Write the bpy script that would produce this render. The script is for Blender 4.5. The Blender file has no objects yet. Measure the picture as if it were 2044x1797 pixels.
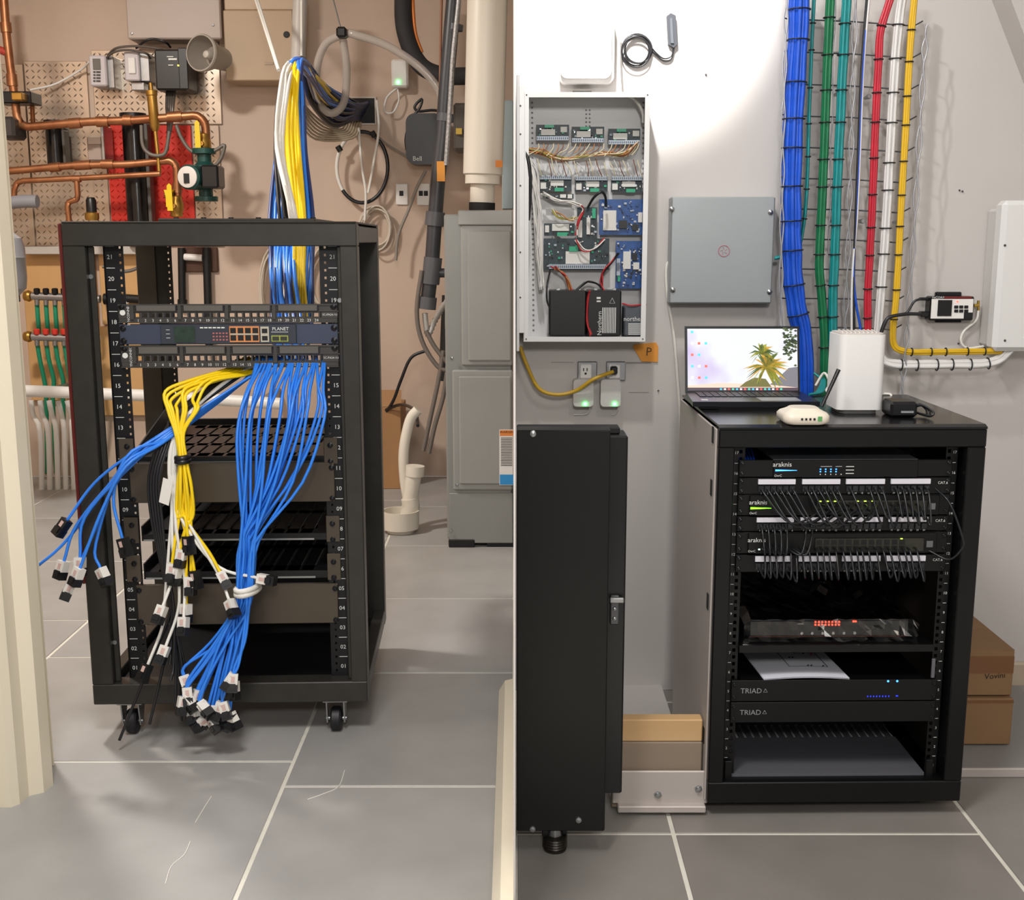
import bpy, math, random
import numpy as np
from mathutils import Vector, Matrix
V = Vector
sc = bpy.context.scene
# ---------------------------------------------------------------- camera
F, TP, HY, CX, CAMZ = 2400.0, 0.19, 480.0, 1027.0, 1.1
PIT = math.atan(TP); CP, SP_ = math.cos(PIT), math.sin(PIT); Y0 = HY + F * TP
cam = bpy.data.cameras.new('camera'); camo = bpy.data.objects.new('camera', cam)
sc.collection.objects.link(camo); sc.camera = camo
cam.sensor_fit = 'HORIZONTAL'; cam.sensor_width = 36.0; cam.lens = 36.0 * F / 2044.0
cam.shift_x = (1022.0 - CX) / 2044.0; cam.shift_y = (Y0 - 898.5) / 2044.0
cam.clip_start = 0.05; cam.clip_end = 60
camo.location = (0, 0, CAMZ); camo.rotation_euler = (math.pi / 2 - PIT, 0, 0)
# ---------------------------------------------------------------- light
w = bpy.data.worlds.new('world'); sc.world = w; w.use_nodes = True
w.node_tree.nodes['Background'].inputs[0].default_value = (1.0, 0.975, 0.95, 1)
w.node_tree.nodes['Background'].inputs[1].default_value = 0.36
def lamp(name, kind, loc, power, color, aim=None, **kw):
    l = bpy.data.lights.new(name, kind); l.energy = power; l.color = color
    for k, v in kw.items(): setattr(l, k, v)
    o = bpy.data.objects.new(name, l); sc.collection.objects.link(o); o.location = loc
    d = (V(aim) - V(loc)) if aim is not None else V((0, 0, -1))
    o.rotation_euler = d.to_track_quat('-Z', 'Y').to_euler(); return o
lamp('ceiling_lamp_mechanical', 'AREA', (-1.75, 3.55, 2.56), 62, (1.0, 0.945, 0.88), size=0.22)
lamp('front_fill_light', 'AREA', (-0.38, 0.95, 2.50), 46, (1.0, 0.975, 0.95), size=0.5)  # added unseen fill, lights the front of the left room
lamp('wall_spot', 'SPOT', (0.05, 2.06, 2.36), 170, (1.0, 0.985, 0.97), aim=(0.21, 2.84, 1.83), spot_size=math.radians(40), spot_blend=0.14, shadow_soft_size=0.03)
lamp('wall_spot_spill', 'SPOT', (0.06, 2.00, 2.34), 52, (1.0, 0.985, 0.97), aim=(0.32, 2.84, 1.45), spot_size=math.radians(88), spot_blend=1.0, shadow_soft_size=0.03)
lamp('ceiling_lamp_rack', 'AREA', (0.62, 0.62, 2.40), 8, (1.0, 0.96, 0.92), size=0.3)
lamp('rear_fill_light', 'AREA', (0.10, -0.95, 1.95), 31, (1.0, 0.965, 0.93), aim=(0.35, 2.6, 0.9), size=0.3)  # added fill behind the camera, brightens the rack interiors
sc.view_settings.view_transform = 'Standard'; sc.view_settings.look = 'None'
sc.view_settings.exposure = 0.0; sc.view_settings.gamma = 1.0; sc.view_settings.use_curve_mapping = False
# ---------------------------------------------------------------- pixel helpers (photograph pixel -> point on a plane of the place)
def ray(px, py):
    a = (px - CX) / F; b = (Y0 - py) / F
    return V((a, CP + b * SP_, -SP_ + b * CP))
def P(px, py, Y):
    d = ray(px, py); return V((0, 0, CAMZ)) + d * (Y / d.y)
def FL(px, py, z=0.0):
    d = ray(px, py); return V((0, 0, CAMZ)) + d * ((z - CAMZ) / d.z)
def S(Y): return Y / F * 1.0                       # metres per pixel at distance Y
# ---------------------------------------------------------------- materials
MATS = {}
def lin(c):
    if isinstance(c, str):
        c = [int(c[i:i + 2], 16) / 255 for i in (0, 2, 4)]
        c = [x / 12.92 if x <= 0.04045 else ((x + 0.055) / 1.055) ** 2.4 for x in c]
    return tuple(c) + (1,)
def mat(name, c, rough=0.5, metal=0.0, noise=0.0, scale=8.0, bump=0.0, c2=None, emit=0.0, trans=0.0, alpha=1.0, coat=0.0, stretch=None, spec=None):
    if name in MATS: return MATS[name]
    m = bpy.data.materials.new(name); m.use_nodes = True; nt = m.node_tree; b = nt.nodes['Principled BSDF']
    col = lin(c); b.inputs['Base Color'].default_value = col
    b.inputs['Roughness'].default_value = rough; b.inputs['Metallic'].default_value = metal
    if coat: b.inputs['Coat Weight'].default_value = coat
    if spec is not None: b.inputs['Specular IOR Level'].default_value = spec
    if emit: b.inputs['Emission Color'].default_value = col; b.inputs['Emission Strength'].default_value = emit
    if trans: b.inputs['Transmission Weight'].default_value = trans
    if alpha < 1: b.inputs['Alpha'].default_value = alpha
    if noise or bump or c2:
        tc = nt.nodes.new('ShaderNodeTexCoord'); mp = nt.nodes.new('ShaderNodeMapping')
        nt.links.new(tc.outputs['Object'], mp.inputs['Vector'])
        if stretch: mp.inputs['Scale'].default_value = stretch
        n = nt.nodes.new('ShaderNodeTexNoise'); n.inputs['Scale'].default_value = scale; n.inputs['Detail'].default_value = 5
        nt.links.new(mp.outputs[0], n.inputs['Vector'])
        if noise or c2:
            r = nt.nodes.new('ShaderNodeValToRGB'); r.color_ramp.elements[0].position = 0.3; r.color_ramp.elements[1].position = 0.72
            if c2: a0, a1 = col, lin(c2)
            else:
                a0 = tuple(max(0, x * (1 - noise)) for x in col[:3]) + (1,); a1 = tuple(min(1, x * (1 + noise)) for x in col[:3]) + (1,)
            r.color_ramp.elements[0].color = a0; r.color_ramp.elements[1].color = a1
            nt.links.new(n.outputs['Fac'], r.inputs[0]); nt.links.new(r.outputs[0], b.inputs['Base Color'])
        if bump:
            bp = nt.nodes.new('ShaderNodeBump'); bp.inputs['Strength'].default_value = bump; bp.inputs['Distance'].default_value = 0.01
            nt.links.new(n.outputs['Fac'], bp.inputs['Height']); nt.links.new(bp.outputs[0], b.inputs['Normal'])
    MATS[name] = m; return m
# ---------------------------------------------------------------- mesh builder
WL = {}                                            # world location of every object (all are unrotated)
TXT = {}
def text_geo(s, bold=False):
    if s in TXT: return TXT[s]
    cu = bpy.data.curves.new('t', 'FONT'); cu.body = s; cu.size = 1.0; cu.resolution_u = 2; cu.align_x = 'CENTER'; cu.align_y = 'CENTER'
    o = bpy.data.objects.new('t', cu); sc.collection.objects.link(o)
    dg = bpy.context.evaluated_depsgraph_get(); me = bpy.data.meshes.new_from_object(o.evaluated_get(dg))
    g = ([v.co.copy() for v in me.vertices], [tuple(p.vertices) for p in me.polygons])
    bpy.data.objects.remove(o); bpy.data.curves.remove(cu); bpy.data.meshes.remove(me)
    TXT[s] = g; return g
def spline(pts, k=6):
    pts = [V(p) for p in pts]; n = len(pts)
    if n < 3: return pts
    out = []
    for i in range(n - 1):
        a = pts[i - 1] if i else pts[0] * 2 - pts[1]; b, c = pts[i], pts[i + 1]
        d = pts[i + 2] if i + 2 < n else pts[-1] * 2 - pts[-2]
        for j in range(k):
            t = j / k
            out.append(0.5 * ((2 * b) + (c - a) * t + (2 * a - 5 * b + 4 * c - d) * t * t + (3 * b - a - 3 * c + d) * t ** 3))
    out.append(pts[-1]); return out
class B:
    def __init__(s, M=None): s.v = []; s.f = []; s.mi = []; s.sm = []; s.mats = []; s.cur = 0; s.M = M
    def m(s, mt):
        if mt not in s.mats: s.mats.append(mt)
        s.cur = s.mats.index(mt); return s
    def add(s, vs, fs, smooth=False, raw=False):
        o = len(s.v)
        for p in vs: s.v.append(s.M @ V(p) if (s.M is not None and not raw) else V(p))
        for f in fs: s.f.append(tuple(i + o for i in f)); s.mi.append(s.cur); s.sm.append(smooth)
        return s
    def box(s, x0, x1, y0, y1, z0, z1, c=0.0):
        if x0 > x1: x0, x1 = x1, x0
        if y0 > y1: y0, y1 = y1, y0
        if z0 > z1: z0, z1 = z1, z0
        c = min(c, (x1 - x0) / 2.1, (y1 - y0) / 2.1, (z1 - z0) / 2.1)
        if c <= 0:
            vs = [(x, y, z) for x in (x0, x1) for y in (y0, y1) for z in (z0, z1)]
            return s.add(vs, [(0, 1, 3, 2), (4, 6, 7, 5), (0, 4, 5, 1), (2, 3, 7, 6), (0, 2, 6, 4), (1, 5, 7, 3)])
        vs = []; idx = {}
        for i, (x, sx) in enumerate(((x0, 1), (x1, -1))):
            for j, (y, sy) in enumerate(((y0, 1), (y1, -1))):
                for k, (z, sz) in enumerate(((z0, 1), (z1, -1))):
                    for a in range(3):
                        idx[i, j, k, a] = len(vs)
                        q = [x + sx * c, y + sy * c, z + sz * c]; q[a] = (x, y, z)[a]; vs.append(q)
        fs = []
        for a in range(3):
            b_, c_ = (a + 1) % 3, (a + 2) % 3
            for e in (0, 1):
                q = []
                for (g, h) in ((0, 0), (1, 0), (1, 1), (0, 1)):
                    t = [0, 0, 0]; t[a] = e; t[b_] = g; t[c_] = h; q.append(idx[t[0], t[1], t[2], a])
                fs.append(tuple(q) if e else tuple(q[::-1]))
            for g in (0, 1):
                for h in (0, 1):
                    t0 = [0, 0, 0]; t0[b_] = g; t0[c_] = h; t0[a] = 0; t1 = list(t0); t1[a] = 1
                    q = (idx[tuple(t0) + (b_,)], idx[tuple(t1) + (b_,)], idx[tuple(t1) + (c_,)], idx[tuple(t0) + (c_,)])
                    fs.append(q if (g == h) else q[::-1])
        for i in (0, 1):
            for j in (0, 1):
                for k in (0, 1):
                    q = tuple(idx[i, j, k, a] for a in range(3)); fs.append(q if (i + j + k) % 2 == 1 else q[::-1])
        return s.add(vs, fs)
    def obox(s, c, ax, ay, az):
        c, ax, ay, az = V(c), V(ax), V(ay), V(az)
        vs = [c + ax * i + ay * j + az * k for i in (-1, 1) for j in (-1, 1) for k in (-1, 1)]
        return s.add(vs, [(0, 1, 3, 2), (4, 6, 7, 5), (0, 4, 5, 1), (2, 3, 7, 6), (0, 2, 6, 4), (1, 5, 7, 3)])
    def tube(s, pts, r, n=7, cap=True, closed=False):
        pts = [V(p) for p in pts]; N = len(pts)
        rr = r if isinstance(r, (list, tuple)) else [r] * N
        t0 = (pts[1] - pts[0]).normalized(); u = t0.orthogonal().normalized(); vs = []; fs = []; pt = t0
        for i, p in enumerate(pts):
            if closed: t = (pts[(i + 1) % N] - pts[i - 1]).normalized()
            else: t = (pts[min(i + 1, N - 1)] - pts[max(i - 1, 0)]).normalized()
            u = (pt.rotation_difference(t) @ u); u = (u - t * u.dot(t)).normalized(); pt = t; x = t.cross(u)
            for k in range(n):
                a = 2 * math.pi * k / n; vs.append(p + (u * math.cos(a) + x * math.sin(a)) * rr[i])
        for i in range(N if closed else N - 1):
            for k in range(n):
                a, b = i * n + k, i * n + (k + 1) % n; j = (i + 1) % N
                fs.append((a, b, j * n + (k + 1) % n, j * n + k))
        s.add(vs, fs, True)
        if cap and not closed: s.add(vs[:n], [tuple(range(n))[::-1]]); s.add(vs[-n:], [tuple(range(n))])
        return s
    def cyl(s, a, b, r, n=16, r2=None): return s.tube([a, b], [r, r if r2 is None else r2], n)
    def lathe(s, base, axis, prof, n=20, cap=True):
        base, axis = V(base), V(axis).normalized(); u = axis.orthogonal().normalized(); x = axis.cross(u)
        ring = lambda r, h: [base + axis * h + (u * math.cos(2 * math.pi * k / n) + x * math.sin(2 * math.pi * k / n)) * r for k in range(n)]
        runs = [[prof[0]]]                           # split the profile at sharp corners so that edges stay crisp
        for i in range(1, len(prof)):
            runs[-1].append(prof[i])
            if i < len(prof) - 1:
                d0 = V((prof[i][0] - prof[i - 1][0], prof[i][1] - prof[i - 1][1])); d1 = V((prof[i + 1][0] - prof[i][0], prof[i + 1][1] - prof[i][1]))
                if d0.length > 1e-9 and d1.length > 1e-9 and d0.angle(d1) > 0.6: runs.append([prof[i]])
        for rn in runs:
            vs = [q for (r, h) in rn for q in ring(r, h)]
            s.add(vs, [(i * n + k, i * n + (k + 1) % n, (i + 1) * n + (k + 1) % n, (i + 1) * n + k) for i in range(len(rn) - 1) for k in range(n)], True)
        if cap and prof[0][0] > 1e-5: s.add(ring(*prof[0]), [tuple(range(n))[::-1]])
        if cap and prof[-1][0] > 1e-5: s.add(ring(*prof[-1]), [tuple(range(n))])
        return s
    def prism(s, poly, ext, smooth=False):
        poly = [V(p) for p in poly]; e = V(ext); n = len(poly); vs = poly + [p + e for p in poly]
        nr = V((0, 0, 0))
        for i in range(n): nr += poly[i].cross(poly[(i + 1) % n])
        fl = nr.dot(e) < 0
        fs = [tuple(range(n))[::-1], tuple(range(n, 2 * n))] + [(i, (i + 1) % n, n + (i + 1) % n, n + i) for i in range(n)]
        if fl: fs = [f[::-1] for f in fs]
        if not smooth: return s.add(vs, fs)
        s.add(vs, fs[:2]); return s.add(vs, fs[2:], True)
    def quad(s, *ps): return s.add(ps, [tuple(range(len(ps)))])
    def text(s, body, c, xd, yd, size, off=0.0):
        vs, fs = text_geo(body); c, xd, yd = V(c), V(xd).normalized(), V(yd).normalized(); nrm = xd.cross(yd)
        return s.add([c + xd * (p.x * size) + yd * (p.y * size) + nrm * off for p in vs], fs)
    def build(s, name, mt=None, parent=None, kind=None, label=None):
        if not s.v: return None
        me = bpy.data.meshes.new(name)
        a = np.array([tuple(p) for p in s.v]); lo, hi = a.min(0), a.max(0)
        org = V(((lo[0] + hi[0]) / 2, (lo[1] + hi[1]) / 2, lo[2]))
        me.from_pydata([tuple(p - org) for p in s.v], [], s.f)
        if s.mats:
            for x in s.mats: me.materials.append(x)
            me.polygons.foreach_set('material_index', s.mi)
        else: me.materials.append(mt)
        me.polygons.foreach_set('use_smooth', s.sm); me.update()
        o = bpy.data.objects.new(name, me); sc.collection.objects.link(o)
        return place(o, org, parent, kind, label)
def place(o, org, parent=None, kind=None, label=None):
    WL[o.name] = V(org)
    if parent is not None: o.parent = parent; o.location = V(org) - WL[parent.name]
    else: o.location = org
    if kind: o['kind'] = kind
    if label: o['label'] = label
    return o
def share(o, org, parent, name=None):              # another object with the same mesh data
    c = bpy.data.objects.new(name or o.name.split('.')[0], o.data); sc.collection.objects.link(c); return place(c, org, parent)
def T(o, label, cat, group=None):
    o['label'] = label; o['category'] = cat
    if group: o['group'] = group
    return o
def thing(name, loc, label, cat, group=None):
    o = bpy.data.objects.new(name, None); sc.collection.objects.link(o); o.empty_display_size = 0.05
    WL[o.name] = V(loc); o.location = loc; return T(o, label, cat, group)
def rect(b, x0, y0, x1, y1, Y, th, c=0.0, back=None):   # upright box whose front fills a pixel rectangle at distance Y
    ym = (y0 + y1) / 2; return b.box(P(x0, ym, Y).x, P(x1, ym, Y).x, Y, Y + th, P(x0, y1, Y).z, P(x0, y0, Y).z, c)
class Rack:
    def __init__(s, X, Y, z0, W, H, yaw, quad):
        s.W, s.H = W, H; s.M = Matrix.Translation((X, Y, z0)) @ Matrix.Rotation(yaw, 4, 'Z')
        src = quad; dst = [(0, H), (W, H), (W, 0), (0, 0)]; A = []; r = []
        for (x, y), (u, v) in zip(src, dst):
            A.append([x, y, 1, 0, 0, 0, -u * x, -u * y]); r.append(u); A.append([0, 0, 0, x, y, 1, -v * x, -v * y]); r.append(v)
        s.h = np.append(np.linalg.solve(np.array(A, float), np.array(r, float)), 1).reshape(3, 3)
    def uw(s, px, py):
        q = s.h @ np.array([px, py, 1.0]); return q[0] / q[2], q[1] / q[2]
    def wp(s, px, py, v=0.0):                       # photo pixel on the rack front -> world point, v metres behind the front
        u, w_ = s.uw(px, py); return s.M @ V((u, v, w_))
    def loc(s, u, v, w_): return s.M @ V((u, v, w_))
# common materials
BLK = mat('black powder coat', '121215', 0.45, 0.0, 0.15, 40)
BLK2 = mat('black plastic', '101013', 0.35)
BLKM = mat('matt black', '0a0a0b', 0.6)
WHT = mat('white plastic', 'e6e4df', 0.4)
WPR = mat('white print', 'd8d8d4', 0.6)
STEEL = mat('zinc steel', 'a8a9aa', 0.32, 0.9, 0.1, 20)
COP = mat('copper', '9a6241', 0.4, 0.8, 0.0, 14, c2='b9835c')
BRASS = mat('brass', 'b68d45', 0.33, 0.85, 0.12, 20)
LEDG = mat('green led', '3dff70', 0.4, emit=6.0)
LEDB = mat('blue led', '2f7bff', 0.4, emit=6.0)
LEDR = mat('red led', 'ff3320', 0.4, emit=6.0)
GOLD = mat('gold contact', 'c8a450', 0.3, 0.9)
# ================================================================ setting
YL, YR = 5.6, 2.84                                  # back walls of the two rooms
XL, XR, ZC = -2.6, 1.7, 2.6
M_WL = mat('beige wall paint', 'c8b2a0', 0.7, 0, 0.03, 3, 0.03)
M_WR = mat('grey wall paint', 'c3beba', 0.6, 0, 0.025, 3, 0.02)
M_TR = mat('cream gloss trim', 'ddd3bd', 0.35, 0, 0.03, 4)
M_GROUT = mat('pale grout', 'd6d2c6', 0.8, 0, 0.06, 30)
M_CEIL = mat('white ceiling', 'dcd8d2', 0.8)
def struct(b, name, m=None, parent=None):
    return b.build(name, m, parent, kind='structure')
struct(B().box(XL, -0.0015, YL, YL + 0.1, 0, ZC), 'wall_back_left', M_WL)
struct(B().box(XL - 0.1, XL, 2.3, YL, 0, ZC), 'wall_left', M_WL)
struct(B().box(XL, -1.16, 2.28, 2.38, 0, ZC), 'wall_front', M_WL)
struct(B().box(-0.0015, 0.0015, 1.7, YL, 0, ZC), 'wall_divider', M_WR)
struct(B().box(0.0015, XR, YR, YR + 0.1, 0, ZC), 'wall_back_right', M_WR)
struct(B().box(XR, XR + 0.1, 0.4, YR, 0, ZC), 'wall_right', M_WR)
struct(B().box(XL, XR, 0.4, YL, ZC, ZC + 0.05), 'ceiling', M_CEIL)
# floor: grout bed plus single tiles
floor = struct(B().box(XL, XR, 0.4, YL, -0.05, -0.002), 'floor', M_GROUT)
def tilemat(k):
    if k > 3: return mat('dimmed grey porcelain tile %d' % k, ['827d78', '86817c', '7e7974', '84807b'][k - 4], 0.38, 0, 0.10, 5, 0.02)  # same floor tile, darkened in colour for the dimmer right room
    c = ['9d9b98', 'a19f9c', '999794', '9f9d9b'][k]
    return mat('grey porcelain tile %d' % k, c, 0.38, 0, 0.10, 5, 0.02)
random.seed(3)
def tile(x0, x1, y0, y1):
    g = 0.0042
    b = B().box(x0 + g, x1 - g, y0 + g, y1 - g, -0.012, 0.0, 0.0012)
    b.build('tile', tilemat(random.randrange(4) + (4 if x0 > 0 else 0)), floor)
def column(x0, x1, ys, ylo, yhi):
    ys = [ylo] + [y for y in sorted(ys) if ylo < y < yhi] + [yhi]
    for a, b_ in zip(ys, ys[1:]): tile(x0, x1, a, b_)
xc = -0.475
def rowset(y, pitch=0.66): return [y + pitch * k for k in range(-4, 9)]
column(xc, -0.0015, rowset(2.30), 1.55, YL)
column(xc - 0.78, xc, rowset(2.42), 1.55, YL)
column(xc - 1.56, xc - 0.78, rowset(2.08), 1.55, YL)
column(XL, xc - 1.56, rowset(2.42), 2.3, YL)
column(0.0015, 0.300, rowset(2.10), 1.55, YR)
column(0.300, 0.88, rowset(2.10), 1.55, YR)
column(0.88, XR, rowset(2.36), 1.55, YR)
# door casing at the left edge of the doorway, a moulded profile with plinth
def casing():
    root = bpy.data.objects.new('trim_1', None); sc.collection.objects.link(root); root['kind'] = 'structure'
    c = FL(22, 1612); e = FL(92, 1535); WL[root.name] = V((c.x, c.y, 0)); root.location = WL[root.name]
    x1 = e.x; ye = e.y; yf = c.y
    prof = [(-1.4, yf), (c.x, yf), (c.x + 0.012, yf + 0.014), (c.x + 0.016, yf + 0.05), (c.x + 0.040, yf + 0.065),
            (c.x + 0.046, yf + 0.10), (x1, yf + 0.12), (x1, 2.42), (-1.4, 2.42)]
    B().prism([(x, y, 0) for x, y in prof], (0, 0, ZC)).build('casing', M_TR, root)
    B().box(-1.4, c.x - 0.022, yf - 0.016, yf, 0.0, 0.17, 0.004).build('plinth', M_TR, root)
    B().box(x1, x1 + 0.012, yf + 0.19, 2.40, 0.0, ZC, 0.002).build('door_stop', M_TR, root)
    B().box(x1 - 0.02, x1 - 0.002, 2.42, 2.425, 0.0, 1.9).build('dark_red_edge', mat('dark red edge', '571414', 0.4), root)
casing()
# skirting along the divider, on the left room's side
bb = B().prism([(-0.0016, 1.62, 0), (-0.036, 1.62, 0), (-0.036, 1.62, 0.075), (-0.022, 1.62, 0.10), (-0.0016, 1.62, 0.105)], (0, 1.02, 0))
struct(bb, 'baseboard_divider', M_TR)
struct(B().box(0.9, XR, YR - 0.016, YR, 0.0, 0.075, 0.004), 'baseboard_right', mat('tan baseboard', 'b8a894', 0.5))
# slanted soffit in the upper right corner of the right room
a, b_, c_ = P(1972, -20, YR), P(2075, 250, YR), P(2075, -20, YR)
struct(B().prism([(a.x, YR - 0.09, a.z), (b_.x + 0.0, YR - 0.09, b_.z), (XR, YR - 0.09, b_.z - 0.1), (XR, YR - 0.09, ZC), (a.x - 0.25, YR - 0.09, ZC)], (0, 0.09, 0)), 'trim_2', M_WR)
# chalk scratches on the tiles
for i, (lab, pts) in enumerate((('pale chalk scratch on the tiles below the left casters', [(422, 1590), (408, 1612), (390, 1642)]), ('pale chalk scratch near the bottom middle of the tiles', [(380, 1680), (368, 1706), (342, 1730), (330, 1765)]), ('pale bent chalk scratch right of the long grout line', [(688, 1538), (676, 1570), (645, 1585), (614, 1596)]))):
    T(B().tube(spline([FL(x, y, 0.0004) for x, y in pts], 5), 0.0011, 5).build('chalk_scratch', mat('chalk', 'd8d4cc', 0.8)), lab, 'mark')
# ================================================================ left room: open frame rack
LQ = [(95, 452), (738, 440), (690, 1450), (210, 1365)]
LR = Rack(-0.940, 2.540, 0.08, 0.61, 1.055, math.radians(2.0), LQ)
W, H, D = LR.W, LR.H, 0.60
RF = mat('satin black rack steel', '35332f', 0.36, 0.3, 0.12, 30)
RS = mat('rack rail steel', '0d0d10', 0.4, 0.2)
PB = mat('bronze black panel', '51483d', 0.34, 0.35, 0.12, 6)
rack = thing('server_rack', LR.loc(W / 2, D / 2, -0.08), 'open black floor-standing equipment rack on casters with loose cables hanging out', 'rack')
def lp(): return B(LR.M)
def lb(name, *a, m=RF, c=0.002, parent=None): return lp().box(*a, c).build(name, m, parent or rack)
lb('top_beam', 0.0, W, 0, 0.05, H - 0.047, H)
lb('bottom_beam', 0.0, W, 0, 0.05, 0, 0.047)
for x0, x1 in ((0, 0.046), (W - 0.036, W)):
    lb('front_post', x0, x1, 0, 0.055, 0.047, H - 0.047)
lb('post_flange', 0.046, 0.058, 0.018, 0.028, 0.047, H - 0.047)
lb('post_flange', W - 0.044, W - 0.036, 0.018, 0.028, 0.047, H - 0.047)
for x0, x1 in ((0.0, 0.05), (W - 0.05, W)):
    lb('rear_post', x0, x1, D - 0.05, D, 0.0, H)
for x0 in (0, W - 0.03):
    lb('side_beam', x0, x0 + 0.03, 0.05, D - 0.05, 0.005, 0.04); lb('side_beam', x0, x0 + 0.03, 0.05, D - 0.05, H - 0.04, H - 0.005)
lb('rear_beam', 0.05, W - 0.05, D - 0.04, D, H - 0.04, H); lb('rear_beam', 0.05, W - 0.05, D - 0.04, D, 0, 0.04)
lb('rear_panel_or_dark_sheet', 0.05, W - 0.05, D - 0.012, D - 0.008, 0.04, 0.56, m=RS)  # black sheet added to make the interior behind the shelves look dark
lb('side_trim', -0.007, 0.0, 0.0, 0.03, 0.28, H, m=mat('dark red trim', '551512', 0.4))
lb('base_plate', 0.03, W - 0.03, 0.05, D - 0.05, 0.012, 0.02, m=RS)
tp = lb('top_panel', 0.0, W, 0.0, D, H, H + 0.004)
lp().box(0.17, W - 0.1, 0.12, D - 0.1, H + 0.004, H + 0.012, 0.002).build('fan_plate', RF, tp)
for k in range(6): lp().cyl((0.2 + 0.06 * k, 0.16, H + 0.012), (0.2 + 0.06 * k, 0.16, H + 0.015), 0.006, 10).build('screw', RS, tp)
# rails, each with square holes punched between strips, unit numbers printed on the right one and left one
def rail(u0, u1, v, name, holes_u, num_u, rear=False):
    b = lp(); w0, w1 = 0.047, H - 0.047
    hs = 0.0046 if not rear else 0.004
    b.box(u0, holes_u - hs / 2, v, v + 0.003, w0, w1); b.box(holes_u + hs / 2, u1, v, v + 0.003, w0, w1)
    n = 60; st = (w1 - w0) / n
    for k in range(n): b.box(holes_u - hs / 2, holes_u + hs / 2, v, v + 0.003, w0 + st * k, w0 + st * (k + 0.68))
    b.box(u0, u0 + 0.004, v, v + 0.04, w0, w1) if holes_u > (u0 + u1) / 2 else b.box(u1 - 0.004, u1, v, v + 0.04, w0, w1)
    r = b.build(name, RS, rack)
    if num_u is not None:
        t = lp(); pitch = (w1 - w0) / 21.0
        for k in range(21):
            z = w0 + pitch * (k + 0.5); t.text('%02d' % (k + 1), (num_u, v - 0.0006, z), (1, 0, 0), (0, 0, 1), 0.013)
            t.box(num_u - 0.009, num_u + 0.009, v - 0.0006, v, z + pitch / 2 - 0.0006, z + pitch / 2 + 0.0006)
        t.build('unit_numbers', WPR, r)
rail(0.070, 0.112, 0.045, 'mounting_rail', 0.105, 0.084)
rail(W - 0.084, W - 0.044, 0.040, 'mounting_rail', W - 0.072, W - 0.056)
rail(0.060, 0.10, D - 0.09, 'rear_rail', 0.092, None, True)
rail(W - 0.11, W - 0.07, D - 0.09, 'rear_rail', W - 0.1, None, True)
# casters
CW = mat('caster rubber', '17171a', 0.5)
for (u, v) in ((0.075, 0.03), (W - 0.075, 0.03), (0.075, D - 0.06), (W - 0.075, D - 0.06)):
    b = lp(); b.box(u - 0.028, u + 0.028, v - 0.02, v + 0.04, -0.006, 0.0, 0.001)
    for s_ in (-1, 1): b.prism([(u + s_ * 0.018, v - 0.018, -0.006), (u + s_ * 0.018, v + 0.035, -0.006), (u + s_ * 0.018, v + 0.012, -0.058), (u + s_ * 0.018, v - 0.008, -0.058)], (0.003 * s_, 0, 0))
    ck = b.build('caster', STEEL, rack)
    b = lp(); b.lathe((u - 0.014, v + 0.004, -0.052), (1, 0, 0), [(0.012, 0), (0.025, 0.002), (0.028, 0.006), (0.028, 0.022), (0.025, 0.026), (0.012, 0.028)], 20); b.build('wheel', CW, ck)
    b = lp(); b.cyl((u - 0.023, v + 0.004, -0.052), (u + 0.023, v + 0.004, -0.052), 0.005, 10); b.build('axle', STEEL, ck)
for w_ in (H - 0.11, 0.14): lp().cyl((0.05, 0.016, w_), (0.05, 0.02, w_), 0.005, 10).build('lug', STEEL, rack)
lp().cyl((W - 0.04, 0.012, H - 0.16), (W - 0.04, 0.02, H - 0.16), 0.005, 10).build('lug', STEEL, rack)
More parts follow.
